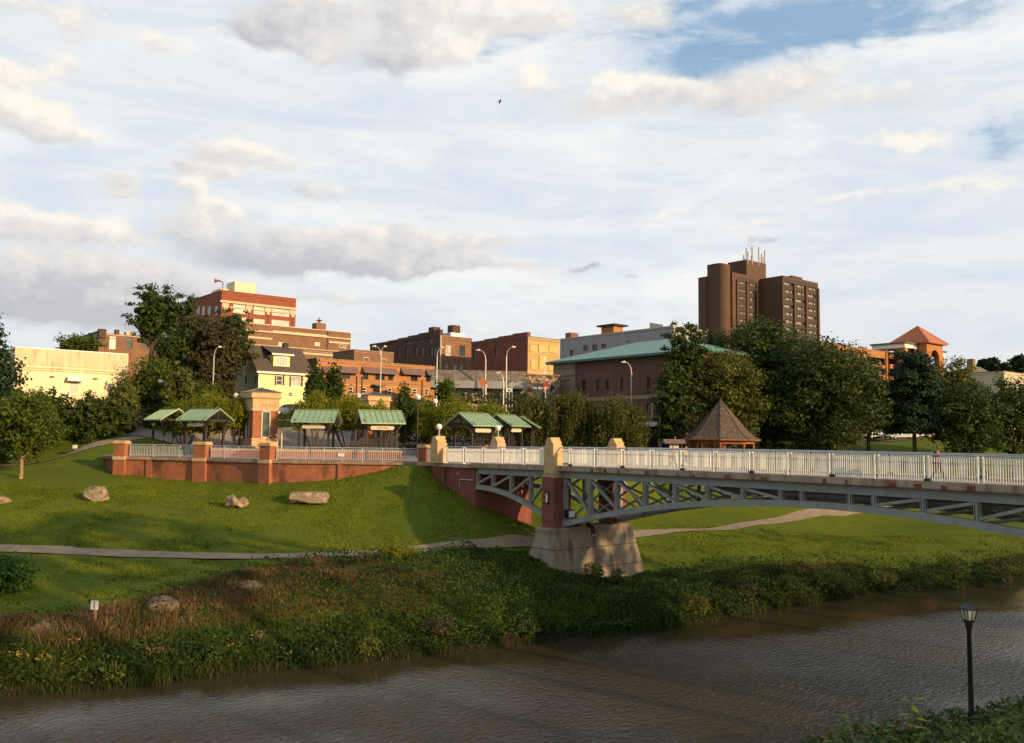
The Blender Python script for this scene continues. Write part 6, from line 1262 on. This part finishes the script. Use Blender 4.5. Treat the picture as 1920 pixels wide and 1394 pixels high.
def hf_weed(x, y, u, v, rg):
    up_ = upper(x, y); cl = vnoise(x, y, 1.3, 7); c2 = vnoise(x, y, 3.7, 9); k = (v > -.25) & (v < up_+1.6*(c2-.5)) & (cl > .16*rg.random(len(x))*1.5); fall = np.clip((up_-v)/1.5, .25, 1); h = (.16+1.15*cl*c2+.3*rg.random(len(x))**2)*fall*np.where(v < 2.4, .35+.8*vnoise(x, y, 2.1, 31)**1.5, 1)*(.72+.3*sstep(x, -10, -25))*near_pier(x, y); iv = np.exp(-((x-2)/7.5)**2)*(v > 1.5); k &= rg.random(len(x)) > iv*.82
    return k, h*(1-.35*iv)
def tf_weed(x, y, u, v, rg):
    br = sstep(v, 1.5, 4.2)*sstep(-x, -4, 5)*.95+sstep(x, 14, 24)*sstep(v, 1.2, 3)*.7; return np.clip(.12+br*(.35+.55*vnoise(x, y, 2.6, 4))+rg.normal(0, .14, len(x))+.25*(vnoise(x, y, .9, 5)-.5), 0, 1)
blades('bank_weeds', 'tall brown and green weeds covering the river bank', 330000, lambda u, v, rg: v*14.8-.3, hf_weed, lambda rg, n: rg.uniform(.022, .06, n), tf_weed, M['weeds'], 1)
def hf_ivy(x, y, u, v, rg):
    iv = np.exp(-((x-3)/9.5)**2)+.12+.45*(v < 2.4); up_ = upper(x, y)+.6; k = (v > 0) & (v < up_) & (rg.random(len(x)) < iv); return k, (vnoise(x, y, .95, 11)**1.3*.75+.25*vnoise(x, y, 2.8, 12)+.12)*near_pier(x, y)
def leafstuff(name, label, N, hf, size, mat, seed, tf, vmax, cat='ground cover'):
    rg = np.random.default_rng(seed); u = rg.uniform(-50, 70, N); v = rg.uniform(0, 1, N)*vmax; x, y = xy_(u, v+vwl(u)); vis = (np.abs(x/y) < .64) & (y > 20) & ~in_base(x, y); k, h = hf(x, y, u, v, rg); k &= vis; x, y, u, v, h = x[k], y[k], u[k], v[k], h[k]; z = hz(x, y)+h*rg.random(len(x))**.45; n = len(x)
    P_ = np.stack([x, y, z], 1); nm = rg.normal(size=(n, 3))*.6+np.array([0, -.2, .8]); nm /= np.linalg.norm(nm, axis=1)[:, None]; t = rg.normal(size=(n, 3)); t -= nm*(t*nm).sum(1)[:, None]; t /= np.linalg.norm(t, axis=1)[:, None]; bt = np.cross(nm, t); L = size*rg.uniform(.6, 1.4, n)[:, None]
    o = npmesh(name, np.stack([P_-t*L, P_-bt*L*.6, P_+t*L, P_+bt*L*.6], 1).reshape(-1, 3), 4, mat, tint=tf(x, y, v, rg)); return tag(o, label, cat, kind='stuff')
leafstuff('ground_cover', 'dense dark green creeper around the pier and along the bank', 260000, hf_ivy, .085, M['ivy'], 2, lambda x, y, v, rg: np.clip(.35+.5*(vnoise(x, y, 1.1, 6)-.5)+rg.normal(0, .22, len(x)), 0, 1), 14.5)
# short lawn tufts
def hf_lawn(x, y, u, v, rg): return (v > 3.0) & (v > upper(x, y)-1.5) & (y < 84) & (hz(x, y) < 8.6), .05+.07*rg.random(len(x))
M['tuft'] = tinted('lawn_tufts', [(0, (.066, .10, .004)), (.5, (.13, .165, .006)), (1, (.18, .205, .014))])
def offpath(f):
    pts = np.array([(q.x, q.y) for q in PT])
    def g_(x, y, u, v, rg):
        k, h = f(x, y, u, v, rg); d = np.full(len(x), 99.)
        for a, c_ in zip(pts[:-1], pts[1:]):
            ab_ = c_-a; t = np.clip(((x-a[0])*ab_[0]+(y-a[1])*ab_[1])/(ab_@ab_), 0, 1); d = np.minimum(d, np.hypot(x-a[0]-t*ab_[0], y-a[1]-t*ab_[1]))
        return k & (d > 1.15+.25*rg.random(len(x))), h
    return g_
blades('lawn_tufts', 'short mown grass of the park lawn', 330000, lambda u, v, rg: 3+v*38, offpath(hf_lawn), lambda rg, n: rg.uniform(.05, .12, n), lambda x, y, u, v, rg: np.clip(.45+.9*(vnoise(x, y, 2.2, 8)-.5)+.5*(vnoise(x, y, .6, 3)-.5)+rg.normal(0, .15, len(x)), 0, 1), M['tuft'], 4, .5, 'grass')
# flower clumps
def flowers(label, px, py, r, colr, n, seed):
    q = gpt(px, py); rg = np.random.default_rng(seed); o = thing('flower_clump', label, 'flowers', q); P_ = rg.normal(size=(n, 3))*np.array([r, r*.7, r*.35])+np.array([0, 0, .55]); v = []
    t = rg.normal(size=(n, 3)); t /= np.linalg.norm(t, axis=1)[:, None]; s = rg.normal(size=(n, 3)); s /= np.linalg.norm(s, axis=1)[:, None]; npmesh('blossom', np.stack([P_-t*.05, P_-s*.05, P_+t*.05, P_+s*.05], 1).reshape(-1, 3), 4, M[colr], o)
    b = MB(); [b.tube([(p_[0]*.5, p_[1]*.5, -.1), tuple(p_)], .008, 3, cap=False) for p_ in P_[:40]]; b.build('stem', M['f_mid'], o)
M['pinkf'] = plain('pink_blossom', (.30, .11, .12), .7); M['yelf'] = plain('yellow_blossom', (.4, .24, .03), .7)
for i, a in enumerate([('largest pink flower clump near the water, left half', 292, 1243, .28, 'pinkf', 70), ('dull pink flower clump below the white bank notice', 133, 1228, .4, 'pinkf', 30), ('small pink flower clump between the slanted boulder and the pier', 487, 1217, .2, 'pinkf', 34), ('yellow flowers by the water at the far left', 40, 1253, .25, 'yelf', 26), ('yellow flowers just right of the far left ones', 76, 1258, .25, 'yelf', 28), ('small yellow flower clump near the waterline in the middle left', 443, 1232, .22, 'yelf', 18)]): flowers(*a, i)
# near bank plants, bottom right
M['f_under'] = foliage('undergrowth', (.008, .022, .004), (.06, .11, .014), .25, ((.1, .05, .02), .95))
def near_plants():
    rg = np.random.default_rng(9); N = 34000; x = rg.uniform(6.5, 22, N); y = rg.uniform(17, 33, N); u, v = uv_(x, y); nb = -(v-vwl(u)+RW); c = vnoise(x, y, 1.4, 21); px_ = x/y*F+960; k = (nb > 5.0+1.6*c) & (nb < 12) & (px_ > 1490) & (px_ < 1960); x, y, nb, c = x[k], y[k], nb[k], c[k]; h = (.3+.9*c)*np.clip((nb-3.6)/2, .3, 1); z = hz(x, y)+h*rg.random(len(x))**.5; n = len(x); P_ = np.stack([x, y, z], 1)
    nm = rg.normal(size=(n, 3))*.55+np.array([0, -.1, .9]); nm /= np.linalg.norm(nm, axis=1)[:, None]; t = rg.normal(size=(n, 3)); t -= nm*(t*nm).sum(1)[:, None]; t /= np.linalg.norm(t, axis=1)[:, None]; bt = np.cross(nm, t); L = .075*rg.uniform(.4, 1.9, n)[:, None]
    o = npmesh('near_undergrowth', np.stack([P_-t*L, P_-bt*L*.5, P_+t*L, P_+bt*L*.5], 1).reshape(-1, 3), 4, M['f_under']); tag(o, 'leafy green undergrowth on the near bank round the lantern lamp', 'undergrowth', kind='stuff')
near_plants()
def stem_plant(label, px, py, Y, h, leaves, mat, lf=.16, group='tall stems on the near bank'):
    p = at(px, py, Y); z = H1(p.x, p.y); o = thing('leafy_stem', label, 'plant', (p.x, p.y, z), 0, group); top = p.z-z; rr = random.Random(px); b = MB(); b.tube([(0, 0, -.1), (.04, 0, top*.6), (.1, 0, top)], [.02, .014, .006], 5); b.build('stem', M['f_mid'], o); vs = []
    for k in range(leaves):
        f = 1-.55*k/leaves; a = k*2.4; c_ = Vector((.04+.05*f, 0, top*f)); d = Vector((math.cos(a), math.sin(a), rr.uniform(-.1, .45))).normalized(); s = d.cross(Vector((0, 0, 1))).normalized(); L = lf*rr.uniform(.8, 1.4); n_ = s.cross(d)
        pts = [(0, 0), (.3, .24), (.65, .27), (1, 0), (.65, -.27), (.3, -.24)]; vs.append([c_+d*L*(q[0]+.25)+s*L*q[1]*1.1-n_*L*.18*q[0]**2 for q in pts])
    npmesh('leaf', np.array([tuple(q) for l in vs for q in l]), 6, M[mat], o)
stem_plant('tall thin plant with pale broad leaves left of the lantern lamp', 1703, 1312, 23.5, 2, 9, 'f_yel', .26); stem_plant('dark red tinged sprig at the bottom of the picture', 1522, 1362, 24.5, 1, 9, 'f_brown', .26)
stem_plant('feathery upright sprig in the near undergrowth', 1577, 1338, 24, 1.5, 46, 'f_mid', .13); stem_plant('leafy stem right of the lantern lamp', 1886, 1334, 23, 1.5, 12, 'f_dark', .22); stem_plant('broad leaved stem between the feathery sprig and the pale leaved plant', 1650, 1362, 23, 1, 12, 'f_bush', .25)
# ---------------------------------------------------------------- cars
def car(label, px, py, Y, rz, colr, L=4.5, group='parked cars', van=False):
    p = at(px, py, Y); z = H1(p.x, p.y)+.09; z = max(z, p.z) if abs(p.z-z) < 1.5 else z; o = thing('parked_car', label, 'car', (p.x, p.y, z), R_(rz), group); hw = .87; rh = 1.75 if van else 1.44; h = L/2
    m = plain('car_paint', colr, .25, .3, .6, var=.03); prof = [(-h, .35), (-h+.02, .78), (-h+.35, .92), (-h+1.0, .98), (h-.75, 1.0), (h-.05, .92), (h, .6), (h-.02, .3), (-h+.1, .25)]
    b = MB(); n = len(prof); rows = []
    for y, kx in ((-hw, .985), (-hw+.06, 1), (hw-.06, 1), (hw, .985)): rows.append([(x*kx, y, zz if 0 < i < n-2 else zz) for i, (x, zz) in enumerate(prof)])
    for j in range(3):
        for i in range(n): i2 = (i+1) % n; b.add([rows[j][i], rows[j][i2], rows[j+1][i2], rows[j+1][i]], [(0, 1, 2, 3)])
    b.add(rows[0], [tuple(range(n))]); b.add(rows[3], [tuple(range(n))[::-1]])
    cab = [(-h+.85, .96), (-h+1.6, rh-.04), (-h+2.3, rh), (h-1.25, rh), (h-.35, .98)]; top = [(-h+1.66, rh-.05), (-h+2.3, rh+.012), (h-1.25, rh+.012), (h-1.15, rh-.06)]
    b.yprism([(a, c_) for a, c_ in top]+[(h-1.3, rh-.1), (-h+1.8, rh-.1)], -.62, .62); body = b.build('body', m, o)
    b = MB(); A = [(x, -.84, zz) if zz < 1.05 else (x, -.62, zz) for x, zz in cab]; C_ = [(x, -y, zz) for x, y, zz in A]; b.add(A, [tuple(range(5))]); b.add(C_, [tuple(range(5))[::-1]]); [b.add([A[i], A[i+1], C_[i+1], C_[i]], [(0, 3, 2, 1)]) for i in (0, 1, 2, 3)]; b.build('glasshouse', M['glass'], o)
    b = MB()
    for s in (-1, 1):
        for x in (-h+1.75, .15, h-1.0): b.beam((x, s*.86, 1.0), (x+(.12 if x < 0 else -.15)*0, s*.635, rh-.02), .07, .03, 0, (1, 0, 0))
    b.build('door_pillar', m, o)
    for x in (-h+.85, h-.85):
        for s in (-1, 1): b = MB(); b.tube([(x, s*.68, .33), (x, s*.89, .33)], .33, 16); w_ = b.build('wheel', M['black'], o); b = MB(); b.tube([(x, s*.885, .33), (x, s*.9, .33)], .2, 12); b.build('rim', M['pole'], w_)
    for s in (-1, 1): b = MB(); b.box(-h-.01, -h+.12, s*.6-.16, s*.6+.16, .6, .75); b.build('headlight', M['frame_w'], o); b = MB(); b.box(h-.1, h+.01, s*.66-.12, s*.66+.12, .68, .86); b.build('tail_light', M['signred'], o)
    return o
gc = 'cars parked beyond the trees at the right'
car('white hatchback seen between the trees, left of the silver car', 1643, 822, 148, 8, (.7, .7, .7), 4.2, gc); car('silver white car parked side on between the trees', 1692, 823, 146, 3, (.62, .6, .56), 4.8, gc); car('white car with a red tail light behind the spruce trunk', 1724, 824, 147, 0, (.75, .74, .7), 4.4, gc)
car('dark car half hidden at the left end of the parked row', 1622, 826, 150, 5, (.05, .05, .06), 4.3, gc)
gs = 'cars on the street behind the plaza'
car('white car parked in front of the yellow house', 541, 750, 112, 30, (.75, .73, .7), 4.4, gs); car('red car glimpsed behind the smaller gate tower', 758, 818, 101, 10, (.3, .02, .02), 4.3, gs); car('white and red car glimpsed left of the abutment lamp', 800, 822, 100, 0, (.55, .3, .25), 4.3, gs); car('pale car behind the yellow-green trees right of the farthest shelter', 1000, 812, 104, 0, (.5, .5, .5), 4.3, gs)
# ---------------------------------------------------------------- people
def skinned(name, joints, edges, mats, parent, root=0, sub=1):
    me = bpy.data.meshes.new(name); me.from_pydata([j[:3] for j in joints], edges, []); ob = bpy.data.objects.new(name, me); col.objects.link(ob); sm = ob.modifiers.new('s', 'SKIN'); ob.modifiers.new('d', 'SUBSURF').levels = sub; sm.use_smooth_shade = True
    for i, j in enumerate(joints): r = j[3] if len(j) > 3 else .05; r = r if isinstance(r, tuple) else (r, r); me.skin_vertices[0].data[i].radius = r; me.skin_vertices[0].data[i].use_root = i == root
    dg = bpy.context.evaluated_depsgraph_get(); nm = bpy.data.meshes.new_from_object(ob.evaluated_get(dg)); bpy.data.objects.remove(ob); nm.materials.clear(); nm.materials.append(mats); o = bpy.data.objects.new(name, nm); col.objects.link(o); o.parent = parent; return o
SK = plain('skin', (.48, .24, .15), .55, var=.05)
def person(label, loc, rz, pose, shirt, pants, shoes, hair, sk=SK, shorts=False, sleeves=True, longhair=False):
    o = thing('person', label, 'person', loc, rz); J = pose; E = [('pel', 'belly'), ('belly', 'chest'), ('chest', 'neck'), ('neck', 'jaw'), ('jaw', 'head'), ('head', 'crown')]
    for s in 'LR': E += [('chest', 'sh'+s), ('sh'+s, 'el'+s), ('el'+s, 'wr'+s), ('wr'+s, 'ha'+s), ('pel', 'hip'+s), ('hip'+s, 'kn'+s), ('kn'+s, 'an'+s), ('an'+s, 'to'+s)]
    rad = dict(pel=(.13, .1), belly=(.125, .095), chest=(.15, .1), neck=.05, jaw=.062, head=.085, crown=.07)
    for s in 'LR': rad.update({'sh'+s: .058, 'el'+s: .042, 'wr'+s: .028, 'ha'+s: (.038, .018), 'hip'+s: .082, 'kn'+s: .056, 'an'+s: .038, 'to'+s: (.038, .028)})
    names = list(J); pts = [(*J[n], rad[n]) for n in names]; ix = {n: i for i, n in enumerate(names)}; ed = [(ix[a], ix[c_]) for a, c_ in E]
    for s in 'LR':                          # five separate fingers
        h_ = Vector(J['ha'+s]); w_ = Vector(J['wr'+s]); d = (h_-w_).normalized(); sd = d.cross(Vector((0, 1, .2))).normalized()
        for k, (off_, ln) in enumerate(((-.028, .06), (-.01, .075), (.01, .072), (.028, .055))):
            a = h_+sd*off_; i0 = len(pts); pts += [(*(a+d*.02), .009), (*(a+d*(.02+ln*.5)), .0085), (*(a+d*(.02+ln)+Vector((0, 0, -.012))), .007)]; ed += [(ix['ha'+s], i0), (i0, i0+1), (i0+1, i0+2)]
        i0 = len(pts); a = w_+(h_-w_)*.5; pts += [(*(a-sd*.045), .01), (*(a-sd*.062+d*.04), .008)]; ed += [(ix['ha'+s], i0), (i0, i0+1)]
    skinned('body', pts, ed, sk, o, ix['pel'])
    def cloth(name, keys, eds, mat, grow, cutw=None):
        ks = list(keys); pp = []
        for k in ks:
            q = Vector(J[k]); r = rad[k]; r = r if isinstance(r, tuple) else (r, r); pp.append((*q, (r[0]+grow, r[1]+grow)))
        skinned(name, pp, [(ks.index(a), ks.index(c_)) for a, c_ in eds], mat, o)
    ka = ['pel', 'belly', 'chest', 'shL', 'shR']+(['elL', 'elR'] if sleeves else []); cloth('shirt', ka, [('pel', 'belly'), ('belly', 'chest'), ('chest', 'shL'), ('chest', 'shR')]+([('shL', 'elL'), ('shR', 'elR')] if sleeves else []), shirt, .014)
    kp = ['pel', 'hipL', 'hipR', 'knL', 'knR']+([] if shorts else ['anL', 'anR']); cloth('trousers', kp, [('pel', 'hipL'), ('pel', 'hipR'), ('hipL', 'knL'), ('hipR', 'knR')]+([] if shorts else [('knL', 'anL'), ('knR', 'anR')]), pants, .016)
    for s in 'LR': a = Vector(J['an'+s]); t = Vector(J['to'+s]); skinned('shoe', [(*(a+Vector((0, 0, -.03))), .045), (*((a+t)/2), .045), (*t, (.045, .03))], [(0, 1), (1, 2)], shoes, o)
    hd_ = Vector(J['head']); cr = Vector(J['crown']); f = Vector(J['face']) if 'face' in J else Vector((0, -1, 0))
    hp = [(*(cr+Vector((0, 0, .012))-f*.01), .082), (*(hd_-f*.035+Vector((0, 0, .02))), .088), (*(hd_-f*.06-Vector((0, 0, .07))), .06)]; he = [(0, 1), (1, 2)]
    if longhair: hp.append((*(hd_-f*.08-Vector((0, 0, .26))), .06)); he.append((2, 3))
    skinned('hair', hp, he, hair, o)
    sx = f.cross(Vector((0, 0, 1))).normalized(); b = MB()
    for s in (-1, 1): b.sphere(tuple(hd_+f*.078+sx*s*.03+Vector((0, 0, .0))), .011, 8, 6)
    b.build('eye', M['ink'], o); b = MB(); b.tube([tuple(hd_+f*.08+Vector((0, 0, .0))), tuple(hd_+f*.105-Vector((0, 0, .035)))], [.008, .014], 6); b.build('nose', sk, o, True); b = MB(); b.beam(hd_+f*.078-sx*.022-Vector((0, 0, .06)), hd_+f*.078+sx*.022-Vector((0, 0, .06)), .012, .008); b.build('mouth', plain('lips', (.3, .1, .08), .6), o); b = MB()
    for s in (-1, 1): b.sphere(tuple(hd_+sx*s*.088-Vector((0, 0, .01))), .022, 8, 6, 0, 1.3)
    b.build('ear', sk, o, True); return o
walk = dict(pel=(0, 0, .95), belly=(0, -.01, 1.1), chest=(0, -.02, 1.33), neck=(0, -.05, 1.5), jaw=(0, -.08, 1.57), head=(0, -.09, 1.63), crown=(0, -.085, 1.7), shL=(.19, -.02, 1.41), elL=(.24, .12, 1.16), wrL=(.24, .05, .94), haL=(.24, .02, .87), shR=(-.19, -.02, 1.41), elR=(-.25, -.08, 1.15), wrR=(-.22, -.26, 1.02), haR=(-.2, -.33, 1.0), hipL=(.1, -.02, .9), knL=(.11, -.17, .5), anL=(.11, -.34, .11), toL=(.12, -.5, .05), hipR=(-.1, 0, .9), knR=(-.11, .02, .49), anR=(-.11, .3, .14), toR=(-.12, .17, .03))
dk = plain('dark_clothes', (.022, .022, .026), .8); dkr = plain('maroon_shorts', (.06, .018, .02), .8); hr1 = plain('brown_hair', (.045, .02, .012), .8); wh = plain('pale_shoes', (.6, .62, .66), .6)
def onbridge(px, n):
    t = (px-960)/F; ox, oy = NB.x+dN.x*n, NB.y+dN.y*n; s = (t*oy-ox)/(dS.x-t*dS.y); return s, bw(s, n, zd(s))
s_, q = onbridge(1755, .9); person('walking person in dark top and dark trousers on the bridge at the right', q, BR+math.pi/2, walk, dk, dkr, dk, hr1, sk=plain('shaded_skin', (.2, .09, .05), .55), shorts=False)  # shade on the head is put into the darker skin colour
w2 = dict(walk); s_, q = onbridge(1285, 4.4); person('person with reddish hair mostly hidden behind the railing left of the gazebo', q, BR+math.pi/2+.2, {k: tuple(c_*.86 for c_ in v) for k, v in walk.items()}, plain('pink_top', (.5, .25, .25), .8), plain('denim', (.05, .08, .14), .8), wh, plain('auburn_hair', (.2, .035, .025), .7))
s_, q = onbridge(1262, 4.8); person('second person behind the railing beneath the notice kiosk, in dark clothes', q, BR+math.pi/2-.1, {k: tuple(c_*.8 for c_ in v) for k, v in walk.items()}, plain('plum_top', (.14, .05, .08), .8), dk, dk, hr1)
# seated pair on the pier ledge; local -y is outward over the river face
sit = dict(pel=(0, .04, .1), belly=(0, .15, .26), chest=(0, .13, .48), neck=(0, .09, .65), jaw=(0, .06, .72), head=(0, .05, .78), crown=(0, .05, .85), shL=(.19, .12, .56), elL=(.25, .02, .33), wrL=(.2, -.12, .14), haL=(.2, -.2, .12), shR=(-.19, .12, .56), elR=(-.26, .1, .31), wrR=(-.27, .06, .1), haR=(-.28, .0, .05), hipL=(.09, .05, .09), knL=(.11, -.38, -.06), anL=(.12, -.42, -.52), toL=(.12, -.56, -.6), hipR=(-.09, .02, .09), knR=(-.11, -.38, -.07), anR=(-.1, -.43, -.52), toR=(-.1, -.57, -.6))
def onledge(px):
    t = (px-960)/F; s = 1.2; ox, oy = NB.x+dS.x*s, NB.y+dS.y*s; n = (t*oy-ox)/(dN.x-t*dN.y); return bw(s, n, 4.95)
person('seated person in black trousers and pale shoes dangling legs over the concrete pier', onledge(1106), BR+math.pi/2, sit, plain('purple_top', (.16, .13, .28), .8), plain('black_trousers', (.008, .008, .01), .85), wh, hr1, sleeves=False, longhair=True)
sit2 = dict(sit); sit2.update(knL=(.13, -.2, .42), anL=(.14, -.3, .08), toL=(.15, -.42, .04), knR=(-.12, -.18, .42), anR=(-.12, -.26, .08), toR=(-.12, -.4, .04), wrL=(.18, -.2, .36), haL=(.14, -.27, .36), elL=(.24, -.02, .34)); sit2 = {k: (v[0], v[1]+.35, v[2]) for k, v in sit2.items()}
person('long haired person in grey sitting with knees up beside the dangling one', onledge(1090), BR+math.pi/2, sit2, plain('grey_top', (.09, .1, .1), .8), plain('grey_trousers', (.07, .07, .07), .8), dk, plain('dark_brown_hair', (.03, .015, .012), .8), longhair=True)
# bird
p = at(937, 191, 68); o = thing('bird', 'small dark bird flying high in the cloudy sky', 'bird', p, R_(10)); b = MB(); b.tube([(-.14, 0, -.03), (-.06, 0, 0), (.04, 0, .01), (.12, 0, .02), (.17, 0, .015)], [.008, .03, .038, .02, .004], 8); b.build('body', M['black'], o, True)
for s in (-1, 1): b = MB(); b.add([(-.05, s*.02, .02), (.07, s*.02, .02), (.09, s*.17, .05+.03*s), (.0, s*.34, .0-.1*s), (-.06, s*.17, .03), (-.05, s*.02, .01), (.07, s*.02, .01), (.09, s*.17, .04+.03*s), (-.06, s*.17, .02)], [(0, 1, 2, 4), (4, 2, 3), (8, 7, 6, 5), (3, 7, 8)]); b.build('wing', M['black'], o)
b = MB(); b.add([(-.13, -.02, -.03), (-.13, .02, -.03), (-.24, .05, -.05), (-.24, -.05, -.05)], [(0, 1, 2, 3)]); b.build('tail', M['black'], o)
